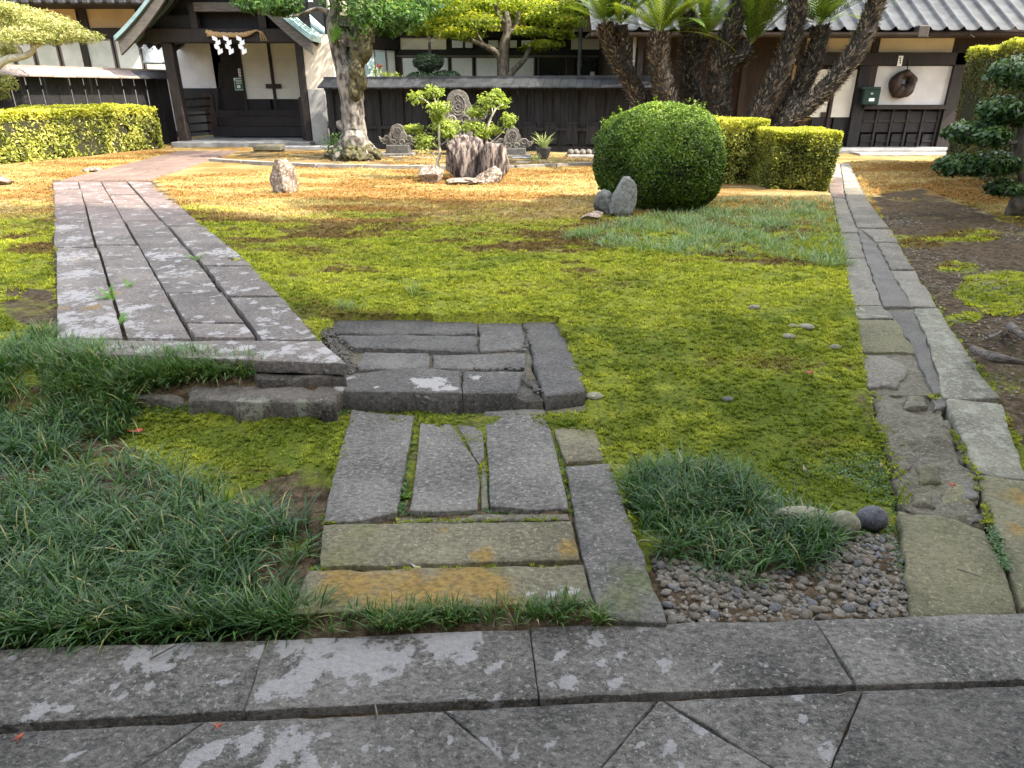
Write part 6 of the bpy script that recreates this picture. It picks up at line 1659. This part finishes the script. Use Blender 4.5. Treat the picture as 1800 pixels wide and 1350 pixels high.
for k in range(26):       # the rest of the crown, above the picture
    c = np.array((Q(620, 0, YT)[0] + rng.normal(0, 1.8), YT + rng.normal(0, 1.3), rng.uniform(4.0, 6.8)))
    p, n = blob_leaves(c, (0.8, 0.8, 0.4), 420, 0.8, 0.5, k)
    pts_.append(p); nr_.append(n)
pp = np.vstack(pts_); nn = np.vstack(nr_)
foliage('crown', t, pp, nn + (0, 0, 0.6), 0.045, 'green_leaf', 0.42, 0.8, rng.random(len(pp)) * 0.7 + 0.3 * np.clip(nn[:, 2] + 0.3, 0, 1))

YMa = 19.2
sM = YMa / ray(880, 60)[1] / FPX
t = thing('maple_tree', 'bright yellow-green maple rising behind the middle fence', 'tree', (Q(885, 240, YMa)[0], YMa, G))
mb = MB()
bp_ = Q(885, 150, YMa)
limb(mb, [(bp_[0], YMa, G - 0.1), (bp_[0], YMa, 1.0)] + pxs(YMa, (885, 140), (884, 110), (886, 80), (893, 55), (890, 20)), [v * sM for v in (14, 12, 11, 9.5, 9, 8, 5)], 22, 9, 0.2, 1)
limb(mb, pxs(YMa, (884, 118), (872, 92), (850, 80), (832, 72), (822, 66), dy=(0, -.1, -.2, -.3, -.3)), [v * sM for v in (6, 5.5, 4.5, 3.5, 2)], 14, 7, 0.2, 2)
limb(mb, pxs(YMa, (850, 80), (842, 66), (838, 55)), [v * sM for v in (3.5, 2.5, 1.5)], 8, 6, 0.2, 3)
limb(mb, pxs(YMa, (890, 140), (905, 122), (922, 105), (930, 88), (950, 68), (965, 60), dy=(0, 0, .1, .1, .2, .2)), [v * sM for v in (7, 5.5, 4.5, 4, 3, 1.5)], 16, 7, 0.2, 4)
limb(mb, pxs(YMa, (893, 60), (905, 50), (912, 20)), [v * sM for v in (7, 4.5, 3)], 10, 7, 0.2, 5)
limb(mb, pxs(YMa, (890, 40), (878, 30), (870, 5)), [v * sM for v in (6, 4, 3)], 10, 7, 0.2, 6)
mb.build('trunk', M['bark_brown'], t, True)
cl = [(690, 15, 40, 14), (740, 22, 44, 14), (770, 42, 44, 12), (800, 20, 46, 16), (800, 58, 40, 9), (840, 38, 40, 14), (850, 5, 44, 16), (880, 22, 36, 14), (915, 8, 44, 16), (950, 30, 40, 13), (975, 12, 40, 16), (1000, 40, 24, 9), (930, 55, 30, 8), (985, 60, 24, 7), (960, 78, 28, 7), (935, 85, 22, 6), (780, 5, 44, 16), (1010, 20, 20, 14), (820, 60, 30, 9), (745, 52, 26, 8)]
pts_, nr_ = [], []
for (u, v, ru, rv) in cl:
    c = Q(u, v, YMa + rng.uniform(-0.9, 0.6))
    p, n = blob_leaves(c, (ru * sM * 1.1, ru * sM * 0.9, rv * sM * 1.1), 760, 0.95, 0.7, int(u + v))
    pts_.append(p); nr_.append(n)
for k in range(34):
    c = np.array((Q(860, 0, YMa)[0] + rng.normal(0, 2.1), YMa + rng.normal(0, 1.2), rng.uniform(4.2, 6.0)))
    p, n = blob_leaves(c, (0.9, 0.9, 0.3), 320, 0.9, 0.5, k)
    pts_.append(p); nr_.append(n)
pp = np.vstack(pts_); nn = np.vstack(nr_)
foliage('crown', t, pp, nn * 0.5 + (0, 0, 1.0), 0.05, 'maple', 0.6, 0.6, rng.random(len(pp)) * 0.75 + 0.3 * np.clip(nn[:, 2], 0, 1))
# cloud-pruned evergreen behind the fence
t = thing('cloud_topiary', 'dark cloud-pruned evergreen in two tiers behind the middle fence', 'shrub', (Q(758, 240, 18.6)[0], 18.6, G))
mb = MB(); x = Q(756, 140, 18.6)[0]
limb(mb, [(x, 18.6, G - 0.1), (x + 0.03, 18.6, 1.2), Q(757, 130, 18.6), Q(757, 110, 18.6)], [0.06, 0.05, 0.045, 0.03], 12, 7)
mb.build('trunk', M['bark_brown'], t, True)
for (u, v, ru, rv) in ((753, 110, 28, 15), (742, 137, 30, 10), (785, 136, 27, 11)):
    c = Q(u, v, 18.6); s = 18.6 / ray(u, v)[1] / FPX
    p, n = blob_leaves(c, (ru * s, ru * s * 0.8, rv * s), 3200, 0.3, 0.12, u)
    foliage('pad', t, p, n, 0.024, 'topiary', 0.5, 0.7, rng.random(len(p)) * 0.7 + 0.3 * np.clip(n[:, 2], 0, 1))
# flowering nandina behind the fence
t = thing('flowering_plant', 'light plant with one orange flower head above the fence by the tree', 'plant', (Q(675, 240, 18.2)[0], 18.2, G))
mb = MB()
for (u, v) in ((668, 118), (660, 124), (680, 130), (692, 132)):
    limb(mb, [(Q(672, 150, 18.2)[0], 18.2, G), Q(672, 148, 18.2), Q(u, v, 18.2)], [0.012, 0.01, 0.006], 8, 5)
mb.build('stems', M['bark_twig'], t)
p = np.vstack([blob_leaves(Q(u, v, 18.2), (0.16, 0.12, 0.10), 90, 0.9, 0.5, 3)[0] for u, v in ((660, 124), (672, 130), (684, 134), (695, 134), (655, 136))])
foliage('leaves', t, p, np.tile((0, -0.3, 1.0), (len(p), 1)), 0.03, 'azalea', 0.35, 0.8)
p = blob_leaves(Q(668, 117, 18.2), (0.07, 0.06, 0.06), 60, 0.9, 0.3, 3)[0]
V, F = quad_leaves(p, np.tile((0, -0.3, 1.0), (len(p), 1)) + rng.normal(0, .6, (len(p), 3)), 0.03, 0.5)
mk('flower_head', V, F, M['red_leaf'], t)

# ---- two small azaleas in the rock group
def azalea(label, trunk, twigs, pads, Y, base):
    s = Y / ray(base[0], base[1])[1] / FPX
    t = thing('garden_azalea', label, 'shrub', tuple(P(base[0], base[1], G)))
    mb = MB()
    for i, (pl, r0, r1) in enumerate(trunk + twigs):
        limb(mb, pxs(Y, *pl), [r0 * s, r1 * s], 12, 6, 0.15, i)
    mb.build('stem', M['bark_twig'], t, True)
    for (u, v, ru, rv) in pads:
        p, n = blob_leaves(Q(u, v, Y + rng.uniform(-.12, .12)), (ru * s * 1.1, ru * s * 0.9, rv * s * 1.1), 420, 0.95, 0.7, int(u + v))
        tag(foliage('leaf_pad', t, p, n * 0.6 + (0, -0.2, 0.8), 0.030, 'azalea', 0.4, 0.7, rng.random(len(p)) * 0.7 + 0.3 * np.clip(n[:, 2], 0, 1)), kind='stuff')
azalea('slender azalea with tiered bright leaf pads left of the tallest rock', [([(772, 300), (769, 285), (773, 270), (772, 240), (770, 205), (766, 180)], 3.0, 1.6)],
       [([(770, 283), (757, 268), (735, 255)], 1.6, 0.8), ([(772, 262), (758, 250), (740, 245), (728, 240)], 1.3, 0.7), ([(770, 205), (752, 180), (735, 170)], 1.2, 0.7), ([(768, 190), (762, 165)], 1.2, 0.7), ([(773, 255), (782, 250), (787, 240)], 1.2, .7), ([(762, 270), (770, 262)], 1.2, .8)],
       [(762, 162, 16, 9), (733, 172, 14, 9), (770, 190, 20, 11), (782, 222, 28, 12), (728, 226, 15, 7), (746, 248, 21, 15), (790, 235, 12, 8), (768, 205, 10, 8)], 11.4, (772, 312))
azalea('slender azalea with tiered bright leaf pads right of the tallest rock', [([(855, 300), (856, 275), (855, 250), (857, 225), (864, 205), (872, 190)], 3.0, 1.4)],
       [([(864, 205), (874, 190), (885, 184)], 1.4, 0.8), ([(858, 255), (872, 243), (885, 230), (893, 215)], 1.4, 0.7), ([(856, 240), (842, 232), (828, 225)], 1.3, 0.7), ([(853, 262), (846, 250), (842, 240)], 1.2, 0.7), ([(866, 200), (864, 185), (862, 172)], 1.2, 0.7)],
       [(862, 178, 24, 13), (880, 180, 12, 10), (838, 198, 18, 9), (832, 222, 22, 9), (862, 228, 22, 9), (894, 212, 14, 12), (872, 165, 10, 7), (850, 235, 14, 7)], 11.6, (857, 314))
# ---- spider plant in the pot
sp = P(955, 280, G)
t = thing('spider_plant', 'striped spider plant in a dark pot in front of the fence', 'plant', tuple(sp))
V = []; F = []
for r, h in ((0.10, 0), (0.16, 0.22), (0.17, 0.24), (0.14, 0.23), (0.0, 0.20)):
    for k in range(12): V.append((sp[0] + r * math.cos(k * math.pi / 6), sp[1] + r * math.sin(k * math.pi / 6), G + h))
for i in range(4):
    for k in range(12): F.append((i * 12 + k, i * 12 + (k + 1) % 12, i * 12 + 12 + (k + 1) % 12, i * 12 + 12 + k))
mk('pot', V, F, M['carved_dark'], t, True)
blades('strap_leaves', np.tile(sp + np.array((0, 0, 0.22)), (3, 1)), 26, 0.34, 0.02, M['spider'], t, 71, lean=(0.1, 1.0), curve=(0.6, 1.9), spread=0.06)
blades('runner_leaves', np.array([P(938, 282, G), P(944, 284, G), P(975, 285, G)]), 14, 0.2, 0.018, M['spider'], t, 72, lean=(0.1, 1.0), spread=0.06)

# ---- cycads
def frond_crown(parent, c, n, L, up, m='frond', seed=0, lean=(0, 0)):
    r = np.random.default_rng(seed)
    V = []; rn = []
    for k in range(n):
        az = r.uniform(0, 2 * math.pi); th = r.uniform(*up); Lk = L * r.uniform(0.8, 1.15); cur = r.uniform(0.3, 0.9)
        pos = np.array(c, float); S = 26
        hd = np.array((math.cos(az), math.sin(az), 0)); side = np.array((-math.sin(az), math.cos(az), 0))
        tn = r.random() * 0.6
        for i in range(S):
            q = i / (S - 1)
            t_ = th + cur * q ** 1.6
            d = hd * math.sin(t_) + np.array((lean[0], lean[1], math.cos(t_))); d /= np.linalg.norm(d)
            nx_ = pos + d * Lk / S
            nrm = np.cross(d, side)
            w = 0.006 * (1.2 - q)
            V += [pos - side * w, pos + side * w, nx_ + side * w, nx_ - side * w]; rn += [0.9] * 4
            if q > 0.08:
                ll = 0.11 * math.sin(math.pi * min(1, 0.12 + q * 0.9)) ** 0.6 * Lk
                for s_ in (-1, 1):
                    out = side * s_ * 0.80 + d * 0.55 - nrm * 0.10 + np.array((0, 0, 0.12))
                    tip = pos + out * ll
                    wv = d * 0.019
                    V += [pos - wv, pos + wv, (pos + tip) / 2 + wv * 1.2, tip] if False else [pos - wv, pos + wv, pos + out * ll * 0.55 + wv * 1.1, tip]
                    v = np.clip(tn + r.random() * 0.4, 0, 1); rn += [v] * 4
            pos = nx_
    V = np.array(V); F = np.arange(len(V)).reshape(-1, 4)
    return mk('fronds', V, F, M[m], parent, False, {'rnd': np.array(rn)})
def cycad(label, axes, crowns, Y, seed, tone=0.0, ring=False):
    b = axes[0][0][0]
    t = thing('cycad', label, 'cycad', (Q(b[0], b[1], Y)[0], Y, G))
    mb = MB(); SV = []; SR = []
    r = np.random.default_rng(seed)
    for ai, (pl, w0, w1) in enumerate(axes):
        pts = pxs(Y, *pl)
        s = Y / ray(*pl[0])[1] / FPX
        if ai == 0: pts = [np.array((pts[0][0] - 0.35 * (pts[1][0] - pts[0][0]), Y, G - 0.1))] + pts
        p = spline(pts, 40)
        rad = np.linspace(w0, w1, 40) * s / 2
        mb.tube(p, rad * 0.86, 10, rough=0.15, seed=seed)
        # leaf bases in spirals
        L = np.linalg.norm(np.diff(p, axis=0), axis=1).sum()
        n = int(L * rad.mean() * 2 * math.pi * 620)
        q = r.random(n); a = r.uniform(0, 2 * math.pi, n)
        if ring: q = np.round(q * L / 0.055) * 0.055 / L + r.normal(0, 0.006, n)
        q = np.clip(q, 0, 1)
        idx = q * 39; i0 = np.clip(idx.astype(int), 0, 38); f_ = (idx - i0)[:, None]
        c = p[i0] * (1 - f_) + p[i0 + 1] * f_
        T = p[i0 + 1] - p[i0]; T /= np.linalg.norm(T, axis=1)[:, None]
        A = np.cross(T, np.array((0, 1, 0.13))); A /= np.linalg.norm(A, axis=1)[:, None]; B = np.cross(A, T)
        d = A * np.cos(a)[:, None] + B * np.sin(a)[:, None]
        sd = np.cross(T, d)
        rr = (rad[i0] * 0.80)[:, None]
        ln = r.uniform(0.05, 0.095, n)[:, None]; w = r.uniform(0.010, 0.019, n)[:, None]
        o = c + d * rr
        dirn = d * r.uniform(0.5, 1.1, n)[:, None] + T * r.uniform(0.2, 1.0, n)[:, None] + r.normal(0, 0.15, (n, 3))
        dirn /= np.linalg.norm(dirn, axis=1)[:, None]
        SV.append(np.stack([o - sd * w, o + sd * w, o + dirn * ln + sd * w * 0.45, o + dirn * ln - sd * w * 0.45], 1).reshape(-1, 3))
        SR.append(np.repeat(np.clip(r.random(n) ** 1.5 + tone, 0, 1), 4))
    mb.build('trunk', M['cycad'], t, True)
    SV = np.vstack(SV)
    mk('leaf_bases', SV, np.arange(len(SV)).reshape(-1, 4), M['scale'], t, False, {'rnd': np.concatenate(SR)})
    for (u, v, n, L, up, ln) in crowns:
        frond_crown(t, Q(u, v, Y), n, L, up, seed=seed + int(u), lean=ln)
    return t
cycad('forked cycad farthest left, its two trunks leaning left', [([(1125, 195), (1108, 140), (1085, 100), (1070, 65), (1063, 42)], 40, 29), ([(1100, 115), (1098, 90), (1093, 65), (1092, 44)], 27, 26)], [(1063, 40, 24, 1.2, (0.2, 1.3), (0, 0)), (1092, 42, 20, 1.2, (0.2, 1.2), (0, 0))], 13.3, 301, 0.08)
cycad('upright shaggy cycad with a wide fan of fronds, second from the left', [([(1172, 195), (1165, 150), (1158, 110), (1158, 80), (1161, 58)], 44, 38)], [(1160, 57, 44, 1.4, (0.25, 1.5), (0, 0))], 13.0, 302, 0.10)
cycad('thick dark cycad in the middle of the clump', [([(1218, 200), (1212, 150), (1212, 100), (1213, 60), (1205, 20)], 50, 34), ([(1222, 110), (1235, 80), (1238, 70)], 30, 24)], [(1239, 68, 18, 1.2, (0.1, 0.8), (0, 0)), (1204, 10, 20, 1.0, (0.2, 0.9), (0, 0))], 13.6, 303, -0.12)
cycad('dark curving cycad with a side bulb and bright upright fronds', [([(1262, 212), (1262, 160), (1268, 110), (1282, 60), (1300, 10), (1308, -40)], 58, 28), ([(1275, 110), (1300, 100), (1318, 86)], 40, 32)], [(1320, 80, 36, 1.5, (0.0, 0.75), (0.05, 0)), (1310, -45, 18, 1.0, (0.3, 1.1), (0, 0))], 13.2, 304, -0.12)
cycad('tall dark cycad leaning right with its crown above the picture', [([(1322, 222), (1350, 170), (1375, 115), (1395, 60), (1402, 10), (1406, -40)], 44, 33)], [(1406, -45, 20, 1.0, (0.3, 1.2), (0, 0))], 12.8, 305, -0.05)
cycad('leaning cycad whose frond fan stands before the wavy roof', [([(1365, 225), (1400, 165), (1425, 115), (1440, 70), (1442, 46)], 44, 31)], [(1441, 44, 42, 1.4, (0.15, 1.4), (0, 0))], 13.0, 306, -0.02)
cycad('ringed pale cycad leaning farthest right', [([(1375, 230), (1415, 190), (1462, 145), (1500, 95), (1525, 45), (1542, 0), (1550, -30)], 40, 33)], [(1550, -35, 18, 0.9, (0.3, 1.0), (0, 0))], 12.7, 307, 0.14, True)

# ---- glossy tree on the right
YC = P(1785, 384, G)[1]
sC = YC / ray(1785, 300)[1] / FPX
t = thing('glossy_tree', 'small pruned glossy-leaved tree at the right edge with a bare curved trunk', 'tree', tuple(P(1785, 384, G)))
mb = MB()
limb(mb, [P(1783, 386, G - 0.05)] + pxs(YC, (1790, 355), (1803, 320), (1796, 285), (1794, 255), (1800, 220), (1805, 150)), [v * sC for v in (20, 14, 12, 11, 10, 8, 5)], 22, 9, 0.15, 1)
for pl in ([(1797, 290), (1770, 292), (1730, 295), (1690, 300)], [(1796, 250), (1765, 250), (1720, 240), (1690, 238)], [(1800, 215), (1770, 205), (1750, 200)], [(1800, 325), (1780, 330), (1765, 340)], [(1805, 160), (1790, 140), (1770, 135)]):
    limb(mb, pxs(YC, *pl), [4.5 * sC, 1.5 * sC], 12, 6, 0.15, 3)
mb.build('trunk', M['bark_brown'], t, True)
for (u, v, ru, rv) in ((1785, 128, 42, 24), (1765, 192, 46, 20), (1800, 205, 30, 18), (1700, 232, 42, 18), (1745, 240, 30, 16), (1682, 290, 38, 20), (1735, 288, 50, 20), (1785, 285, 36, 18), (1760, 330, 26, 14), (1795, 335, 22, 12), (1850, 250, 40, 60), (1845, 150, 40, 50), (1745, 215, 20, 14)):
    p, n = blob_leaves(Q(u, v, YC + rng.uniform(-.15, .15)), (ru * sC, ru * sC * 0.8, rv * sC), int(900 * ru / 40), 0.5, 0.3, int(u + v))
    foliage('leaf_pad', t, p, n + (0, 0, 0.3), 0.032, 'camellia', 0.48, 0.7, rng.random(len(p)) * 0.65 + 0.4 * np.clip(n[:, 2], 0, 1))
# ---- pale pine at the left edge
YN = 15.5
sN = YN / ray(60, 80)[1] / FPX
t = thing('niwaki_pine', 'pale pruned pine at the left edge above the hedge', 'tree', (Q(-40, 240, YN)[0], YN, G))
mb = MB()
bx_ = Q(-45, 200, YN)
limb(mb, [(bx_[0], YN, G - 0.1), bx_, Q(-30, 150, YN), Q(5, 108, YN), Q(45, 98, YN), Q(60, 82, YN), Q(40, 55, YN)], [v * sN for v in (12, 11, 9, 6, 5.5, 4.5, 2)], 24, 8, 0.2, 1)
limb(mb, pxs(YN, (58, 84), (90, 70), (130, 70), (165, 68)), [3.5 * sN, 1.2 * sN], 12, 6, 0.2, 2)
limb(mb, pxs(YN, (40, 96), (20, 60), (20, 30)), [3.5 * sN, 1.2 * sN], 12, 6, 0.2, 3)
mb.build('trunk', M['bark_twig'], t, True)
pts_, nr_ = [], []
for (u, v, ru, rv) in ((30, 30, 50, 22), (75, 40, 46, 20), (110, 52, 40, 20), (145, 64, 32, 11), (40, 62, 50, 16), (10, 90, 24, 18), (90, 68, 40, 10), (-20, 50, 40, 40), (5, 145, 24, 16), (-15, 165, 30, 12), (5, 15, 30, 12)):
    p, n = blob_leaves(Q(u, v, YN + rng.uniform(-.3, .3)), (ru * sN, ru * sN * 0.9, rv * sN), int(1500 * ru / 40), 0.85, 0.4, int(u + v + 99))
    pts_.append(p); nr_.append(n)
pp = np.vstack(pts_); nn = np.vstack(nr_)
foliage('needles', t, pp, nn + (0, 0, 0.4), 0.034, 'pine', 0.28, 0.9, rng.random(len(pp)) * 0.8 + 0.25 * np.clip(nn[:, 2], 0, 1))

# ================================================================== SMALL THINGS
def fern(label, u, v, z, L, n, seed):
    r = np.random.default_rng(seed)
    c = P(u, v, z)
    V = []; rn = []
    for k in range(n):
        az = r.uniform(0, 6.28); th = r.uniform(0.2, 0.9); pos = c.copy()
        hd = np.array((math.cos(az), math.sin(az), 0)); side = np.array((-math.sin(az), math.cos(az), 0))
        S = 14
        for i in range(S):
            q = i / (S - 1); t_ = th + 0.8 * q
            d = hd * math.sin(t_) + np.array((0, 0, math.cos(t_))); nx_ = pos + d * L / S
            w = 0.0012
            V += [pos - side * w, pos + side * w, nx_ + side * w, nx_ - side * w]; rn += [0.2] * 4
            ll = L * 0.24 * (1 - q) ** 0.7 * (0.4 + 0.6 * min(1, q * 5))
            for s_ in (-1, 1):
                o = side * s_ + d * 0.35
                V += [pos, pos + o * ll * 0.5 + d * 0.006, pos + o * ll, pos + o * ll * 0.5 - d * 0.004]; rn += [r.random()] * 4
            pos = nx_
    V = np.array(V)
    o = mk('fern', V, np.arange(len(V)).reshape(-1, 4), M['fern'], None, False, {'rnd': np.array(rn)}, origin=tuple(c))
    return tag(o, label, 'fern')
fern('largest small fern growing in the left joint of the slab path', 197, 530, 0.24, 0.14, 5, 1)
fern('small fern in the left joint near the end slab', 213, 570, 0.25, 0.09, 4, 2)
fern('pale fern beside the largest fern on the slab path', 226, 507, 0.25, 0.09, 3, 3)
fern('small fern in the widest right joint of the slab path', 348, 458, 0.24, 0.12, 4, 4)
fern('bright fern tuft between the stepping stones', 712, 880, 0.03, 0.06, 7, 5)
def stick(label, pts, r, m='twig', z=None):
    p = spline([P(u, v, z_) for u, v, z_ in pts], 14)
    o = MB().tube(p, np.linspace(r, r * 0.5, 14), 6, rough=0.3).build('twig', M[m])
    return tag(o, label, 'twig')
stick('thin pale twig across the lowest paving row', [(659, 1237, 0.055), (668, 1275, 0.05), (683, 1308, 0.045)], 0.0022, 'twig')
stick('dark stick at the rim of the terrace by the grass', [(263, 1158, 0.058), (285, 1147, 0.066), (312, 1132, 0.075)], 0.004)
stick('curved thin twig on the olive stepping stone', [(671, 953, 0.06), (683, 962, 0.06), (686, 974, 0.06)], 0.0022)
stick('short twig on the big mossy edging stone', [(1683, 1000, 0.06), (1705, 1007, 0.062), (1725, 1014, 0.06)], 0.003)
stick('small curved twig near the right paving joint', [(1470, 1223, 0.045), (1498, 1217, 0.05), (1527, 1219, 0.045)], 0.003, 'driftwood')
stick('short dark twig on the orange stepping stone', [(702, 1031, 0.06), (703, 1040, 0.062), (708, 1050, 0.06)], 0.002)
stick('brown twig in the joint right of the orange stone', [(913, 1010, 0.06), (925, 1005, 0.063), (938, 996, 0.06)], 0.002)
for (label, pts, r) in (('grey surface root snaking over soil at the right edge', [(1710, 614, .20), (1745, 628, .215), (1775, 633, .215), (1815, 640, .21)], 0.024), ('pale broken root piece at the far right edge', [(1775, 572, .22), (1790, 585, .24), (1815, 600, .23)], 0.026), ('thin root by the pale broken root', [(1738, 596, .22), (1752, 588, .225), (1760, 582, .22)], 0.010)):
    p = spline([P(u, v, z_) for u, v, z_ in pts], 20)
    tag(MB().tube(p, np.linspace(r, r * 0.6, 20), 8, rough=0.6, seed=3).build('root', M['driftwood'], None, True), label, 'root')
def leaf_on(label, u, v, z, L, W, m, rot, name='fallen_leaf', lobes=0):
    c = P(u, v, z)
    V = [(0, 0, 0.004)]; n = 18 if not lobes else lobes * 6
    for k in range(n):
        a = 2 * math.pi * k / n
        if lobes:
            r_q = L * (0.28 + 0.72 * max(0, math.cos(a * lobes / 1.0)) ** 1.5)
            V.append((r_q * math.cos(a), r_q * math.sin(a), 0.003 + 0.004 * math.sin(3 * a)))
        else:
            V.append((L * math.cos(a), W * math.sin(a) * (1 - 0.35 * math.cos(a)), 0.002 + 0.006 * math.sin(2 * a)))
    V = np.array(V); ca, sa = math.cos(rot), math.sin(rot)
    V = np.stack([V[:, 0] * ca - V[:, 1] * sa, V[:, 0] * sa + V[:, 1] * ca, V[:, 2]], -1) + c
    F = [(0, 1 + k, 1 + (k + 1) % n) for k in range(n)]
    o = mk(name, V, F, M[m], None, True, origin=tuple(c))
    o.modifiers.new('thickness', 'SOLIDIFY').thickness = 0.0012
    return tag(o, label, 'leaf')
leaf_on('long pale curled leaf on the orange stepping stone', 733, 998, 0.062, 0.032, 0.010, 'pale_leaf', -0.9)
leaf_on('small red maple leaf at the joint of the paving left', 382, 1277, 0.052, 0.016, 0, 'red_leaf', 0.3, lobes=5)
leaf_on('small red maple leaf near the bottom left corner', 33, 1298, 0.052, 0.017, 0, 'red_leaf', 1.3, lobes=5)
leaf_on('orange-red maple leaf on the rubble of the edging path', 1673, 853, 0.075, 0.024, 0, 'red_leaf', 0.5, lobes=5)
leaf_on('pinkish maple leaf on the third stepping stone under the landing', 872, 728, 0.062, 0.020, 0, 'red_leaf', 2.2, lobes=5)
leaf_on('curled reddish leaf on the moss left of the landing', 237, 757, 0.03, 0.04, 0.018, 'red_leaf', 0.1)
leaf_on('tan pointed leaf on the moss left of the stepping stones', 415, 882, 0.03, 0.022, 0.009, 'tan_leaf', -0.5)
leaf_on('upright tan leaf sliver on the ground cover', 1414, 823, 0.08, 0.024, 0.006, 'tan_leaf', 1.3)
leaf_on('tan leaf sliver near the edging rubble', 1549, 818, 0.07, 0.020, 0.006, 'tan_leaf', 1.1)
leaf_on('brown leaf on the moss near the edging path', 1420, 655, 0.15, 0.03, 0.012, 'red_leaf', 0.2)

# ================================================================== WHAT SHADES THE FOREGROUND (a belt of tall trees added right of the camera, outside the picture)
def shade_tree(label, x, y, H, R, seed):
    t = thing('shade_tree', label, 'tree', (x, y, 0.0), 'unseen belt of trees added for shade')
    mb = MB()
    limb(mb, [(x, y, -0.1), (x + 0.1, y, H * 0.35), (x - 0.1, y + 0.1, H * 0.7), (x, y, H * 0.95)], [0.42, 0.33, 0.22, 0.06], 16, 9, 0.12, seed)
    mb.build('trunk', M['bark_brown'], t, True)
    n = 5200
    h = rng.random(n) ** 0.9
    z = 2.2 + h * (H - 2.2)
    rr = R * np.clip(1.25 - h ** 2.2 * 1.05, 0, 1) * np.sqrt(rng.random(n)) * (1 + 0.25 * fbm(h * 9, h * 3, 0, seed, 3))
    a = rng.uniform(0, 2 * np.pi, n)
    pp = np.stack([x + rr * np.cos(a), y + rr * np.sin(a), z], -1)
    nn = np.stack([np.cos(a), np.sin(a), 0.6 + 0 * a], -1)
    foliage('crown', t, pp, nn, 0.24, 'green_leaf', 0.6, 0.7)
k = 0
for x, row in ((14.0, ((-10.5, 27), (-7.9, 27.5), (-5.3, 27), (-2.8, 27.5), (-0.4, 25.5), (2.0, 20.5), (4.2, 14.5), (6.2, 9.0))), (17.2, ((-10, 29), (-7, 30), (-4.2, 29.5), (-1.6, 27), (1.0, 22), (3.4, 17)))):
    for y, H in row:
        H -= 0.6
        nm = ['first', 'second', 'third', 'fourth', 'fifth', 'sixth', 'seventh', 'eighth'][k % 8]
        shade_tree('%s unseen shade tree counted from the back in the %s row right of the garden' % (nm, 'front' if k < 8 else 'rear'), x, y, H, 2.0, 400 + k)
        k += 1

# unseen hall added behind the camera to block skylight on facing sides
hall = thing('sky_block_hall', 'unseen timber hall added behind the viewer to block skylight', 'building', (0, -6, 0))
V = [(-14, -0.6, 4.6), (12, -0.6, 4.6), (10, -8, 8.8), (-12, -8, 8.8), (12, -15, 4.6), (-14, -15, 4.6)]
V = V + [(p, q, r - 0.25) for p, q, r in V]
mk('roof', V, [(0, 1, 2, 3), (3, 2, 4, 5), (7, 6, 9, 8), (8, 9, 11, 10), (0, 6, 7, 1), (4, 10, 11, 5), (1, 7, 8, 2), (2, 8, 10, 4), (0, 3, 9, 6), (3, 5, 11, 9)], M['tin_dark'], hall)
MB().box(-12, -13.5, 0, 10, -3.2, 4.9).build('walls', M['wood_brown'], hall)
for x in np.arange(-12, 10.1, 2.75): MB().box(x - 0.14, -2.2, 0, x + 0.14, -1.92, 4.75).build('column', M['wood_brown'], hall)
MB().box(-12.4, -3.2, 0, 10.4, -1.6, 0.55).build('veranda', M['wood_brown'], hall)
